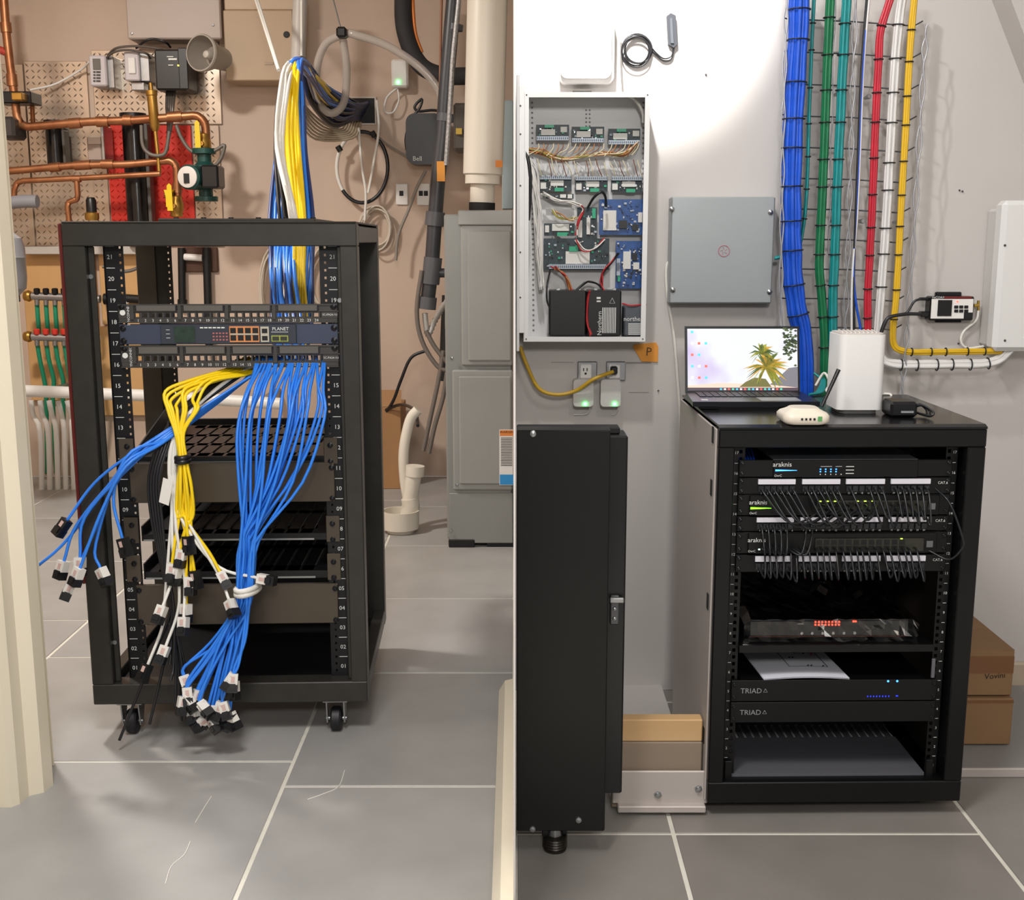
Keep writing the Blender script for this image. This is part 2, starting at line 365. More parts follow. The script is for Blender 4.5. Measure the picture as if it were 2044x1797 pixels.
# ---- helper: band on the rack front given by photo rows at the left and right end
def band(R, y0l, y0r, y1l, y1r, xl, xr):
    a, b_ = R.uw(xl, y0l), R.uw(xr, y0r); c, d = R.uw(xl, y1l), R.uw(xr, y1r)
    return (c[1] + d[1]) / 2, (a[1] + b_[1]) / 2
def screws(b, pts, v, r=0.005):
    for (u, w_) in pts: b.lathe((u, v, w_), (0, -1, 0), [(r * 1.4, 0), (r * 1.4, 0.0015), (r, 0.002), (r * 0.9, 0.005), (0, 0.006)], 10)
PU0, PU1 = 0.098, W - 0.048                          # panel ends
PG = mat('patch panel black', '3a3734', 0.42, 0, 0.08, 20)
PGL = mat('label window smoke', '5e5a55', 0.22, 0.0, 0.08, 12)
WDARK = mat('dark screw', '1b1b1e', 0.3, 0.5)
def patch_panel(w0, w1, label):
    v0 = 0.033
    t = thing('patch_bay', LR.loc((PU0 + PU1) / 2, v0, w0), label, 'patch panel')
    h = w1 - w0; pw0, pw1 = w0 + h * 0.24, w0 + h * 0.56
    b = lp(); b.box(PU0, PU1, v0, v0 + 0.004, pw1, w1, 0.001); b.box(PU0, PU1, v0, v0 + 0.004, w0, pw0, 0.001)
    b.box(PU0, PU1, v0 - 0.003, v0, w1 - 0.003, w1); b.box(PU0, PU1, v0 - 0.003, v0, w0, w0 + 0.002)
    ua, ub = PU0 + 0.030, PU1 - 0.034; g = (ub - ua) / 4
    b.box(PU0, ua, v0, v0 + 0.004, pw0, pw1); b.box(ub, PU1, v0, v0 + 0.004, pw0, pw1)
    b.build('face_plate', PG, t)
    lab, num, wins = lp(), lp(), lp()
    for k in range(4):
        u0 = ua + g * k; p = (g - 0.006) / 6
        lp().box(u0 - 0.004, u0 + 0.003, v0 - 0.004, v0 + 0.012, pw0 - 0.002, w1 - 0.002).build('divider', PG, t)
        lp().box(u0 + 0.008, u0 + g - 0.008, v0 - 0.0035, v0, pw1 + h * 0.06, w1 - h * 0.06, 0.001).build('label_window', PGL, t)
        for q in (u0 + 0.007, u0 + g - 0.007): lp().box(q - 0.0015, q + 0.0015, v0 - 0.005, v0, pw1 + h * 0.12, w1 - h * 0.1).build('label_clip', BLKM, t)
        for j in range(6):
            x = u0 + 0.003 + p * j
            q = lp(); q.box(x + p - 0.0035, x + p, v0, v0 + 0.018, pw0, pw1); q.box(x, x + p, v0 + 0.002, v0 + 0.018, pw1 - 0.002, pw1); q.box(x, x + p, v0 + 0.002, v0 + 0.018, pw0, pw0 + 0.002)
            q.build('keystone_port', PG, t)
            num.text(str(k * 6 + j + 1), (x + p / 2, v0 - 0.0007, w0 + h * 0.12), (1, 0, 0), (0, 0, 1), 0.0085)
    num.text('SYNCONNECT', (PU0 + 0.021, v0 - 0.0007, w0 + h * 0.5), (0, 0, 1), (-1, 0, 0), 0.0075)
    num.text('SC-PA24-1U', (PU1 - 0.016, v0 - 0.0007, w0 + h * 0.42), (1, 0, 0), (0, 0, 1), 0.0062)
    num.lathe((PU0 + 0.009, v0 - 0.0005, w0 + h * 0.55), (0, -1, 0), [(0.006, 0), (0.006, 0.0006)], 14)
    num.build('port_numbers', WPR, t)
    for u in (PU0 + 0.008, PU1 - 0.008):
        s_ = lp(); screws(s_, [(u, w1 - h * 0.14)], v0); s_.build('screw', WDARK, t)
w0, w1 = band(LR, 640, 645, 681, 691, 190, 697); patch_panel(w0, w1, 'upper black 24-port patch panel with empty ports, above the blue-grey switch'); PP1 = (w0, w1)
w0, w1 = band(LR, 732, 742, 776, 797, 197, 695); patch_panel(w0, w1, 'lower black 24-port patch panel with cables hanging out beneath it'); PP2 = (w0, w1)
# switch between the two panels
w0, w1 = band(LR, 684, 694, 729, 741, 195, 697); h = w1 - w0; v0 = 0.033
SWB = mat('blue grey switch paint', '3d4356', 0.4, 0.2, 0.06, 10); SWD = mat('dark slate switch face', '2c313b', 0.45)
sw = thing('network_switch', LR.loc((PU0 + PU1) / 2, v0, w0), 'blue-grey rack network switch with orange framed ports between two patch panels', 'network switch')
lp().box(PU0, PU1, v0, v0 + 0.004, w0, w1, 0.001).build('rack_ear_plate', SWB, sw)
ua, ub = LR.uw(293, 700)[0], LR.uw(578, 715)[0]
lp().box(ua, ub, v0 - 0.006, v0, w0 + 0.001, w1 - 0.001, 0.001).build('front_panel', SWD, sw)
lp().box(ua, ub, v0 + 0.004, v0 + 0.2, w0 + 0.002, w1 - 0.002).build('body', SWD, sw)
u1 = LR.uw(320, 700)[0]; u2 = LR.uw(362, 700)[0]
lp().box(u1, u2, v0 - 0.0075, v0 - 0.006, w0 + h * 0.12, w1 - h * 0.10).build('screen', mat('switch screen', '2b3a30', 0.12, 0, 0.3, 60), sw)
ORG = mat('orange port frame', 'd0854c', 0.5); PORT = mat('port black', '060607', 0.5); CREAM = mat('port metal', 'c8c2b0', 0.35, 0.5)
u1, u2 = LR.uw(434, 710)[0], LR.uw(497, 712)[0]; po = lp().box(u1, u2, v0 - 0.008, v0 - 0.006, w0 + h * 0.12, w1 - h * 0.10).build('port_block', ORG, sw)
g = (u2 - u1) / 4
for k in range(4):
    for j in range(2):
        lp().box(u1 + g * k + g * 0.12, u1 + g * (k + 1) - g * 0.12, v0 - 0.009, v0 - 0.008, w0 + h * (0.2 + 0.36 * j), w0 + h * (0.46 + 0.36 * j)).build('port', PORT, po)
lp().box(u1 + 0.002, u2 - 0.002, v0 - 0.009, v0 - 0.008, w0 + h * 0.475, w0 + h * 0.545).build('port_divider', CREAM, po)
u1, u2 = LR.uw(500, 710)[0], LR.uw(518, 712)[0]; po = lp().box(u1, u2, v0 - 0.008, v0 - 0.006, w0 + h * 0.12, w1 - h * 0.12).build('uplink_block', CREAM, sw)
for j in range(2): lp().box(u1 + 0.003, u2 - 0.003, v0 - 0.009, v0 - 0.008, w0 + h * (0.2 + 0.36 * j), w0 + h * (0.42 + 0.36 * j)).build('port', PORT, po)
u1, u2 = LR.uw(523, 710)[0], LR.uw(560, 712)[0]; po = lp().box(u1, u2, v0 - 0.008, v0 - 0.006, w0 + h * 0.14, w0 + h * 0.44).build('fibre_cage', mat('fibre cage green', '9aa348', 0.4), sw)
for k in range(2): lp().box(u1 + (u2 - u1) * (0.06 + 0.48 * k), u1 + (u2 - u1) * (0.46 + 0.48 * k), v0 - 0.009, v0 - 0.008, w0 + h * 0.19, w0 + h * 0.39).build('port', mat('dark olive port', '2c2e22', 0.5), po)
t = lp(); t.text('PLANET', ((u1 + u2) / 2 + 0.002, v0 - 0.0068, w0 + h * 0.76), (1, 0, 0), (0, 0, 1), 0.010); t.box(u1, u2, v0 - 0.0066, v0 - 0.006, w0 + h * 0.6, w0 + h * 0.62)
uu = LR.uw(398, 700)[0]; [t.box(uu - 0.026 + 0.009 * k, uu - 0.019 + 0.009 * k, v0 - 0.0066, v0 - 0.006, w0 + h * 0.80, w0 + h * 0.86) for k in range(6)]
for k in range(3): t.box(ua + 0.012, ua + 0.020, v0 - 0.0068, v0 - 0.006, w0 + h * (0.32 + 0.2 * k), w0 + h * (0.34 + 0.2 * k))
t.build('lettering', WPR, sw)
t = lp()
for k in range(5):
    for j in range(3): t.box(uu + 0.007 * k, uu + 0.004 + 0.007 * k, v0 - 0.0068, v0 - 0.006, w0 + h * (0.2 + 0.16 * j), w0 + h * (0.27 + 0.16 * j))
t.build('indicator_print', mat('red print', 'b0605a', 0.5), sw)
for u in (PU0 + 0.008, PU1 - 0.008):
    for z in (0.18, 0.8): s_ = lp(); screws(s_, [(u, w0 + h * z)], v0); s_.build('screw', WDARK, sw)
# ---- shelves and blank panels
SHB = mat('shelf black', '141416', 0.38, 0.2, 0.1, 20)
SLOT = mat('pale slot', '8d8e90', 0.5)
def shelf(w_, depth, label, lip, side, slots, rows):
    u0, u1 = 0.112, W - 0.086
    t = thing('rack_shelf', LR.loc((u0 + u1) / 2, 0.06, w_ - lip), label, 'shelf')
    # deck built of strips so that the ventilation slots are open
    b = lp(); v0, v1 = 0.062, depth; n = slots; ps = (u1 - u0 - 0.06) / n; rl = (v1 - v0 - 0.06) / rows
    b.box(u0, u0 + 0.03, v0, v1, w_ - 0.003, w_); b.box(u1 - 0.03, u1, v0, v1, w_ - 0.003, w_)
    for r in range(rows + 1):
        b.box(u0 + 0.03, u1 - 0.03, v0 + 0.015 + rl * r - (0.015 if r == 0 else 0), v0 + 0.045 + rl * r + (0.02 if r == rows else 0), w_ - 0.003, w_)
    for k in range(n): b.box(u0 + 0.03 + ps * k, u0 + 0.03 + ps * (k + 0.80), v0, v1, w_ - 0.003, w_)
    b.build('deck', SHB, t)
    b = lp(); b.box(u0, u1, 0.058, 0.062, w_ - lip, w_ + 0.001); b.build('front_lip', SHB, t)
    b = lp(); b.box(u0 + 0.004, u1 - 0.03, 0.0565, 0.058, w_ - lip, w_ - lip + 0.004); b.build('lip_edge', STEEL, t)
    for u, sg in ((u0, 1), (u1, -1)):
        b = lp(); b.prism([(u, 0.058, w_), (u, 0.058, w_ + 0.02), (u, depth * 0.9, w_ + side), (u, depth, w_ + side), (u, depth, w_)], (0.003 * sg, 0, 0)); b.build('side_bracket', SHB, t)
        b = lp(); b.box(u - 0.032 if sg > 0 else u, u if sg > 0 else u + 0.03, 0.036, 0.040, w_ - lip, w_ + 0.045, 0.001)
        e = b.build('mounting_ear', PB, t)
        for z in (0.0, 0.036):
            s_ = lp(); screws(s_, [(u - 0.014 * sg, w_ - lip * 0.6 + z)], 0.036, 0.0045); s_.build('screw', WDARK, e)
    return t
def wrow(yl, yr): return (LR.uw(215, yl)[1] + LR.uw(660, yr)[1]) / 2
def blank(y0l, y0r, y1l, y1r, label):
    wa, wb = wrow(y1l, y1r), wrow(y0l, y0r); u0, u1 = 0.100, W - 0.052
    t = thing('blanking_plate', LR.loc(W / 2, 0.036, wa), label, 'rack panel')
    lp().box(u0, u1 - 0.012, 0.034, 0.038, wa, wb, 0.0015).build('face', PB, t)
    lp().box(u0, u1 - 0.012, 0.034, 0.046, wb - 0.002, wb + 0.001).build('folded_edge', PB, t)
    for u in (u0 + 0.006, u1 - 0.018):
        for z in (wa + 0.008, wb - 0.01): s_ = lp(); screws(s_, [(u, z)], 0.034, 0.0045); s_.build('screw', WDARK, t)
shelf(wrow(962, 992), 0.52, 'deep slotted black shelf behind the yellow cable bunch, topmost of the rack shelves', 0.014, 0.10, 11, 3)
blank(972, 1003, 1046, 1080, 'upper bronze-black blank panel under the deep slotted shelf')
shelf(wrow(1112, 1143), 0.50, 'empty black shelf with steel lip, second from the top in the open rack', 0.014, 0.03, 11, 2)
shelf(wrow(1180, 1212), 0.50, 'lowest slotted black shelf, directly above the lower blank panel', 0.016, 0.03, 11, 2)
blank(1198, 1232, 1266, 1300, 'lower bronze-black blank panel near the foot of the open rack')
# ================================================================ loose network cables of the open rack
CB = mat('blue cable jacket', '2f7fe6', 0.35, 0, 0.08, 30); CDB = mat('navy cable jacket', '1d2f66', 0.4)
CY = mat('yellow cable jacket', 'f0cd10', 0.35); CWH = mat('white cable jacket', 'e3e0d8', 0.4); CK = mat('black cable jacket', '1c1c1f', 0.35)
JW = mat('jack label white', 'dcd8d0', 0.5); JK = mat('jack black', '151517', 0.35); JR = mat('jack print red', 'c9aaa2', 0.5)
random.seed(11)
def cable(pts, r, m, label, group, jack=None, name='network_cable', k=6, n=6, parts=True):
    pts = spline(pts, k)
    lo = min(pts, key=lambda p: p.z)
    if jack is None:
        return T(B().tube(pts, r, n).build(name, m), label, 'cable', group)
    t = thing(name, lo, label, 'cable', group)
    B().tube(pts, r, n).build('jacket', m, t)
    d = (pts[-1] - pts[-3]).normalized(); e = pts[-1]; sd = d.cross(V((0.15, 1, 0.1))).normalized(); up = d.cross(sd).normalized()
    a = random.uniform(-0.6, 0.6); s2 = sd * math.cos(a) + up * math.sin(a); u2 = d.cross(s2).normalized()
    L, Wd, Hd = 0.0125, 0.010, 0.009
    b = B(); b.obox(e + d * L * 0.8, d * L * 0.95, s2 * Wd, u2 * Hd); j = b.build('keystone_jack', JW if jack != 'k' else JK, t)
    b = B(); b.obox(e + d * L * 2.35, d * L * 0.7, s2 * Wd * 1.05, u2 * Hd * 1.15); b.obox(e + d * L * 2.0 + u2 * Hd * 1.2, d * L * 0.5, s2 * Wd * 0.6, u2 * Hd * 0.25)
    b.build('jack_socket', JK, j)
    b = B(); b.obox(e + d * L * 0.8 - u2 * Hd * 1.02, d * L * 0.5, s2 * Wd * 0.4, u2 * Hd * 0.04); b.obox(e + d * L * 0.8 + u2 * Hd * 1.02, d * L * 0.5, s2 * Wd * 0.4, u2 * Hd * 0.04); b.build('jack_print', JR, j)
    return t
def jt(a): return random.uniform(-a, a)
wp = LR.wp
def feed(px, py): return wp(px, py, 0.10)
# -- big blue bundle: out of the lower panel, tied low, splayed ends on the rack sill
nb = 26
ends = [(372, 1325), (380, 1352), (392, 1372), (398, 1388), (408, 1366), (418, 1392), (428, 1380), (436, 1398), (444, 1372), (452, 1394), (460, 1348), (466, 1330), (386, 1340), (403, 1350)]
for i in range(nb):
    s_ = i / (nb - 1); x0 = 488 + 150 * s_ + jt(5); y0 = 770 + 6 * s_
    bul = 474 + 150 * s_ ** 1.1 + jt(14)
    if i > nb - 5: bul += 18
    tx = 466 + 30 * ((i * 7) % nb) / nb; e = ends[i % len(ends)]
    vv = -0.05 - 0.035 * ((i * 5) % 7) / 7
    pts = [feed(x0 - 10, y0 - 6), wp(x0, y0 + 14, 0.03), wp(x0 + (bul - x0) * 0.55, 835 + jt(8), vv * 0.6), wp(bul, 900 + jt(22), vv), wp(bul * 0.62 + tx * 0.38 + (10 if i > nb - 5 else 0), 1010 + jt(15), vv - 0.01),
           wp(tx + (8 if i > nb - 5 else 0) + 4, 1120, vv - 0.01), wp(tx - 2, 1190, vv - 0.01), wp(tx - 10 + jt(4), 1235, vv - 0.01), wp(tx * 0.45 + e[0] * 0.55, 1290 + jt(8), vv - 0.02), wp(e[0] + jt(4), e[1] - 12 + jt(4), vv - 0.035), wp(e[0] - 2 + jt(3), e[1] + 2, vv - 0.04)]
    cable(pts, 0.0033, CB, 'blue network cable hanging straight from the lower patch panel in the tied bunch', 'tied bunch of blue cables below the lower panel', 'w', k=4)
b = B(); q = [wp(482 + 20 * math.cos(a), 1200 + 4 * math.sin(a), -0.075 + 0.055 * math.sin(a)) for a in [2 * math.pi * k / 16 for k in range(16)]]
b.tube(q, 0.006, 6, closed=True); b.tube([p + V((0, 0, -0.009)) for p in q], 0.006, 6, closed=True); T(b.build('paper_wrap', mat('white paper tape', 'ddd9d2', 0.6)), 'white tape wrapped round the hanging blue cable bunch', 'tape')
# -- blue fan on the left with keystone jacks in the air
fan = [((165, 1045), (205, 985)), ((120, 1119), (170, 1075)), ((168, 1112), (185, 1050)), ((196, 1108), (198, 1040)), ((186, 1146), (215, 1070)), ((234, 1128), (222, 1085)), ((270, 1080), (250, 1010)), ((204, 1120), (232, 1030))]
for i, (e, mpt) in enumerate(fan):
    vv = -0.06 - 0.008 * i
    pts = [feed(540 - 6 * i, 775), wp(470 - 4 * i, 812 + 3 * i, 0.05), wp(395 - 3 * i, 858 + 4 * i, 0.0), wp(322 + jt(4), 902 + 3 * i, vv * 0.5), wp(262 + 3 * (i % 4), 940 + 6 * (i % 5), vv), wp(mpt[0], mpt[1], vv), wp(*e, vv - 0.01)]
    side = ['topmost', 'leftmost', 'second leftmost', 'middle', 'lowest', 'right lower', 'rightmost', 'middle rear'][i]
    cable(pts, 0.0034, CB, 'blue network cable fanned out left of the rack, its jack %s of the fan' % side, 'blue cables fanned out to the left', 'k' if i in (0, 6) else 'w', k=5)
# -- yellow bunch
ye = [(374, 1098), (347, 1142), (386, 1160), (432, 1168), (372, 1215), (355, 1150), (380, 1170), (364, 1120)]
for i in range(8):
    e = ye[i]; lx = 316 + 9 * i + jt(3); ly = 815 + 8 * (i % 4)
    pts = [feed(452 + 10 * i, 772), wp(430 + 6 * i, 790 + 2 * i, 0.06), wp(360 + 6 * i, 806 + 5 * (i % 3), 0.0), wp(lx, ly + 8, -0.03), wp(lx + 6 + jt(4), 862, -0.045), wp(345 + 2.2 * i, 905, -0.055), wp(354 + 2.0 * i, 958, -0.06 - 0.005 * (i % 3)),
           wp(352 + 4.0 * i + jt(2), 1010, -0.065 - 0.006 * (i % 3)), wp(352 + 4.2 * i, 1060, -0.065), wp(e[0] * 0.7 + 0.3 * (352 + 4.2 * i), e[1] - 36, -0.07), wp(e[0], e[1], -0.075)]
    cable(pts, 0.0037, CY, 'yellow network cable in the taped bunch hanging at the rack front', 'taped bunch of yellow cables', 'k' if i in (0, 2) else 'w', k=5)
b = B(); q = [wp(361 + 11 * math.cos(a), 959, -0.062 + 0.016 * math.sin(a)) for a in [2 * math.pi * k / 14 for k in range(14)]]
b.tube([p + V((0, 0, dz)) for p in q for dz in (0,)], 0.006, 6, closed=True); b.tube([p + V((0, 0, 0.008)) for p in q], 0.006, 6, closed=True)
T(b.build('electrical_tape', BLK2), 'black tape band round the yellow cable bunch', 'tape')
# -- black cables trailing to the floor
bk = [(372, 1392), (366, 1400), (378, 1385), (358, 1372), (350, 1330), (344, 1310), (386, 1396), (268, 1408), (316, 1392)]
for i, e in enumerate(bk):
    j = i % 5; vv = -0.035 - 0.006 * j
    pts = [feed(500 - 8 * i, 776), wp(430 - 5 * i, 822, 0.05), wp(350 - 3 * i, 878, 0.0), wp(312 + 5 * j, 915, vv * 0.6), wp(294 + 6 * j, 985, vv), wp(300 + 6 * j, 1060, vv), wp(318 + 4 * j, 1140, vv), wp(336 + 3 * j, 1220, vv), wp((340 + 3 * j + e[0]) / 2, 1310 if e[1] > 1320 else e[1] - 40, vv - 0.01), wp(e[0], e[1], vv - 0.03)]
    lab = 'thin black cable trailing from the rack front to the floor'
    if i == 7: lab = 'black cable with its end bent out to the left above the front caster'
    if i == 8: lab = 'black cable end dangling just right of the front-left caster'
    cable(pts, 0.0034, CK, lab, 'black cables trailing down the rack front', k=4)
# -- white cables
wh = [((506, 1184), [(372, 1085), (430, 1160)]), ((452, 1216), [(388, 1100), (430, 1175)]), ((336, 1208), [(345, 1090), (348, 1160)]), ((342, 1274), [(358, 1170), (357, 1225)]), ((313, 1298), [(334, 1210), (330, 1250)]), ((372, 1232), [(352, 1080), (368, 1170)])]
for i, (e, mid) in enumerate(wh):
    vv = -0.05
    pts = [feed(480 + 8 * i, 774), wp(440, 806, 0.05), wp(385, 850, 0.01), wp(338 + 2 * i, 905, vv * 0.6), wp(335 + 2 * i, 1000, vv)] + [wp(x, y, vv - 0.02) for x, y in mid] + [wp(*e, vv - 0.045)]
    nm = ['its jack sticking out right across the blue bunch', 'its jack lying against the blue bunch', 'its jack left of the yellow jacks', 'its jack lowest near the rack sill', 'its jack bent out lower left', 'its jack below the yellow bunch'][i]
    cable(pts, 0.0036, CWH, 'white network cable at the rack front, ' + nm, 'white cables at the rack front', 'k' if i == 4 else 'w', k=5)
b = B(); b.obox(wp(336, 1010, -0.085), (0.010, 0, -0.004), (0, 0.001, 0), (0.006, 0, 0.026)); T(b.build('cable_flag', JW), 'white paper flag label on a cable beside the yellow bunch', 'cable label')
# -- incoming feed: hangs from the conduit end on the wall, drops behind the rack top
YF, YB = 3.62, 3.46
def feedcable(i, n, m, x0, x1, label, group, r=0.0058, xm=None, top=None, dy=0.0, dl=None):
    dl = dy if dl is None else dl
    s_ = (i + 0.5) / n; x = x0 + (x1 - x0) * s_
    top = top or (598 - 6 * s_, 128)
    px, py = top; xm = xm or (x0 + (x1 - x0) * s_)
    pts = [P(700 + jt(20), 215 + jt(16), 5.50), P(648 + jt(12), 190 + jt(22), 5.0), P(612 + jt(6), 138 + jt(10), 4.2), P(px + jt(6) + (xm - 590) * 0.45, py + jt(5), 3.75), P(px + (xm - px) * 0.85 + jt(3), 190 + jt(6), YF + dy), P(xm + jt(3), 300 + jt(10), YF - 0.05 + dy), P(x + jt(4), 440 + jt(8), YB + dy), P(x + jt(5), 540, YB - 0.04 + dl), P(x * 0.6 + (548 + 70 * s_) * 0.4 + jt(6), 640, YB - 0.12 + dl), P(550 + 60 * s_, 720, YB - 0.4)]
    cable(pts, r, m, label, group, k=4)
for i in range(14):
    feedcable(i, 14, CB if i % 4 else CDB, 536, 584, 'blue network cable at the left of the feed bunch behind the rack top', 'blue feed cables left in the bunch', xm=552 + 1.8 * i, dy=0.12, dl=-0.02)
for i in range(9):
    feedcable(i, 9, CB if i % 4 else CDB, 598, 624, 'blue network cable at the right of the feed bunch behind the rack top', 'blue feed cables right in the bunch', xm=597 + 1.3 * i, dy=0.02)
for i in range(10): feedcable(i, 10, CY, 586, 608, 'yellow network cable hanging behind the rack top from the wall opening', 'yellow feed cables above the open rack', xm=570 + 2.8 * i)
for i in range(6): feedcable(i, 6, CWH, 576, 596, 'white network cable hanging behind the rack top from the wall opening', 'white feed cables above the open rack', xm=551 + 3.2 * i, dy=-0.04, dl=0.16)
for i in range(4): feedcable(i, 4, CK, 556, 586, 'black network cable hanging behind the rack top from the wall opening', 'black feed cables above the open rack', xm=549 + 2 * i, dy=0.06)
# dark cables slumping from the wall opening up to the conduit
for i in range(22):
    s_ = i / 21; m = [CDB, CK, CDB, CDB, CK][i % 5]
    pts = [P(735 - 18 * s_, 205 + 34 * s_, 5.57), P(712 - 10 * s_, 208 + 32 * s_, 5.40), P(668 + jt(10), 190 + 62 * s_, 5.2), P(630 - 8 * s_ + jt(5), 150 + 58 * s_, 4.9), P(606 - 4 * s_, 118 + 20 * s_ + jt(5), 4.75), P(596 - 6 * s_, 124 + 10 * s_, 4.6), P(592 - 6 * s_, 150 + jt(8), 4.5)]
    cable(pts, 0.0075, m, 'dark cable slumping out of the square wall opening to the feed bunch', 'dark cables from the wall opening', k=4)
for i in range(7):
    pts = [P(690 + 5 * i, 245, 5.55), P(680 + 4 * i, 258 + 3 * i, 5.45), P(648 - 3 * i, 248 + 5 * i, 5.35), P(612 - 2 * i, 215 + 4 * i, 5.2), P(603, 190, 5.0)]
    cable(pts, 0.005, mat('beige cable jacket', 'b3a48d', 0.5), 'beige cable sagging below the dark cables at the wall opening', 'beige cables below the wall opening', k=4)
# ================================================================ left room: things on and before the back wall
YW = YL
# ---- tread plate wall panels
TPS = mat('tread plate aluminium', 'c4b6a6', 0.28, 0.8, 0.10, 4); TPR = mat('tread plate red reflection', 'd0362b', 0.35, 0.25, 0.10, 5)  # red version: a red reflection put into the plate's colour
def treadplate(px0, py0, px1, py1, m, label, skip=None, th=0.012):
    ym = (py0 + py1) / 2; a, d = P(px0, ym, YW - th), P(px1, ym, YW - th); a.z = P(px0, py1, YW - th).z; d.z = P(px0, py0, YW - th).z
    t = thing('tread_plate', ((a.x + d.x) / 2, YW, a.z), label, 'wall panel')
    B().box(a.x, d.x, YW - th, YW, a.z, d.z, 0.002).build('sheet', m, t)
    b = B(); st = 0.026; y = YW - th; nx = int((d.x - a.x) / st); nz = int((d.z - a.z) / st)
    for i in range(nx):
        for j in range(nz):
            x, z = a.x + st * (i + 0.5), a.z + st * (j + 0.5); sg = 1 if (i + j) % 2 else -1
            L, Wd = 0.0118, 0.0036; dx, dz = 0.707 * L, 0.707 * L * sg; ex, ez = -0.707 * Wd * sg, 0.707 * Wd
            b.add([(x - dx, y, z - dz), (x + ex, y, z + ez), (x + dx, y, z + dz), (x - ex, y, z - ez), (x - dx * 0.5, y - 0.004, z - dz * 0.5), (x + dx * 0.5, y - 0.004, z + dz * 0.5)],
                  [(0, 4, 1), (1, 4, 5), (1, 5, 2), (2, 5, 3), (3, 5, 4), (3, 4, 0)])
    b.build('raised_bars', m, t, kind='stuff')
treadplate(-20, 128, 58, 492, TPS, 'leftmost silver tread plate panel behind the expansion tank')
treadplate(60, 122, 184, 492, TPS, 'silver tread plate panel behind the white thermostat')
treadplate(186, 100, 440, 248, TPS, 'upper silver tread plate panel behind the black control box and horn')
treadplate(186, 250, 216, 492, TPS, 'narrow silver tread plate strip left of the red reflection panel')
treadplate(218, 250, 386, 492, TPR, 'tread plate panel coloured red for a reflection, behind the copper pipes')
treadplate(388, 250, 442, 492, TPS, 'narrow silver tread plate strip behind the green pump')
# ---- plywood and boards below
PLY = mat('pale plywood', 'c99b63', 0.6, 0, 0, 3, 0.03, c2='dcb27c', stretch=(1, 1, 0.15))
def wallbox(name, x0, y0, x1, y1, th, m, label, cat, c=0.003, Y=None, group=None):
    return T(rect(B(), x0, y0, x1, y1, (Y or YW) - th, th, c).build(name, m), label, cat, group)
wallbox('plywood_board', 52, 500, 196, 800, 0.03, PLY, 'pale plywood board carrying the green pipe manifold', 'board')
wallbox('plywood_board', 200, 500, 292, 648, 0.03, PLY, 'pale plywood board seen through the rack top left', 'board')
wallbox('plywood_board', 200, 652, 300, 830, 0.03, PLY, 'pale plywood board seen low through the rack left side', 'board')
wallbox('wall_strip', 294, 538, 318, 830, 0.05, M_TR, 'white upright wooden strip right of the plywood', 'board')
wallbox('shelf_board', 45, 492, 290, 508, 0.10, mat('grey white ledge', 'bdb6ae', 0.5), 'grey-white ledge board under the tread plate panels', 'board')
wallbox('wall_recess', 366, 494, 434, 543, 0.02, mat('dark wood recess', '4a2c1c', 0.6), 'dark brown framed recess in the wall behind the rack top', 'panel')
T(B().tube([P(368, 513, 5.565), P(404, 515, 5.565)], 0.016, 12).build('white_pipe_stub', WHT), 'short white pipe stub in the dark wall recess', 'pipe')
# ---- pipes
def pipe(name, pts, r, m, label, cat='pipe', Y=None, k=0, fit=None, group=None, n=10):
    pts = [P(*p) if len(p) == 3 else V(p) for p in [(q if len(q) == 3 else (q[0], q[1], Y)) for q in pts]]
    pp = spline(pts, k) if k else pts
    if not k:                                        # short rounded elbows
        out = [pp[0]]
        for a, b_, c in zip(pp, pp[1:], pp[2:]):
            r0 = min(0.045, (b_ - a).length * 0.45, (c - b_).length * 0.45); p0 = b_ + (a - b_).normalized() * r0; p1 = b_ + (c - b_).normalized() * r0
            out += [p0, p0 * 0.3 + b_ * 0.5 + p1 * 0.2, p0 * 0.2 + b_ * 0.5 + p1 * 0.3, p1]
        out.append(pp[-1]); pp = out
    if not fit: return T(B().tube(pp, r, n).build(name, m), label, cat, group)
    t = thing(name, min(pp, key=lambda p: p.z), label, cat, group)
    B().tube(pp, r, n).build('pipe_run', m, t)
    for (x, y, dx, dy) in fit:
        a, b_ = P(x - dx, y - dy, Y), P(x + dx, y + dy, Y); B().tube([a, b_], r * 1.28, n).build('coupling', m, t)
    return t
YP = 5.32
pipe('copper_pipe', [(6, -25), (12, 60), (20, 130), (30, 200), (37, 255), (95, 250), (175, 243), (270, 240), (395, 230), (410, 245), (412, 285)], 0.018, COP, 'long copper pipe dropping from the top left and running across the tread plate', Y=YP,
     fit=[(12, 55, 1, 10), (24, 160, 1, 12), (30, 195, 1, 8), (150, 246, 12, -1), (205, 243, 12, 0), (255, 240, 8, 0), (350, 233, 14, -1)])
pipe('copper_pipe', [(-25, 345), (60, 338), (150, 330), (260, 328), (340, 320), (352, 330), (354, 372), (357, 425)], 0.016, COP, 'middle copper pipe running across to the yellow handled valve', Y=YP, fit=[(110, 334, 10, -1), (165, 330, 16, -1), (215, 328, 12, 0), (354, 375, 0, 10)])
pipe('copper_pipe', [(28, 398), (30, 362), (150, 356), (320, 347)], 0.012, COP, 'thin copper pipe below the middle run', Y=YP - 0.02, fit=[(153, 357, 8, 0)])
pipe('copper_pipe', [(153, 358), (156, 400), (134, 402), (138, 442)], 0.012, COP, 'short stepped copper branch dropping below the thin pipe', Y=YP - 0.02)
pipe('copper_pipe', [(64, 200), (66, 250)], 0.010, COP, 'short upright copper stub at the left above the long pipe', Y=YP + 0.1)
pipe('copper_pipe', [(-10, 96), (16, 106)], 0.016, mat('red pipe', 'b03a30', 0.5), 'short red pipe joining the copper riser at the left edge', Y=YP)
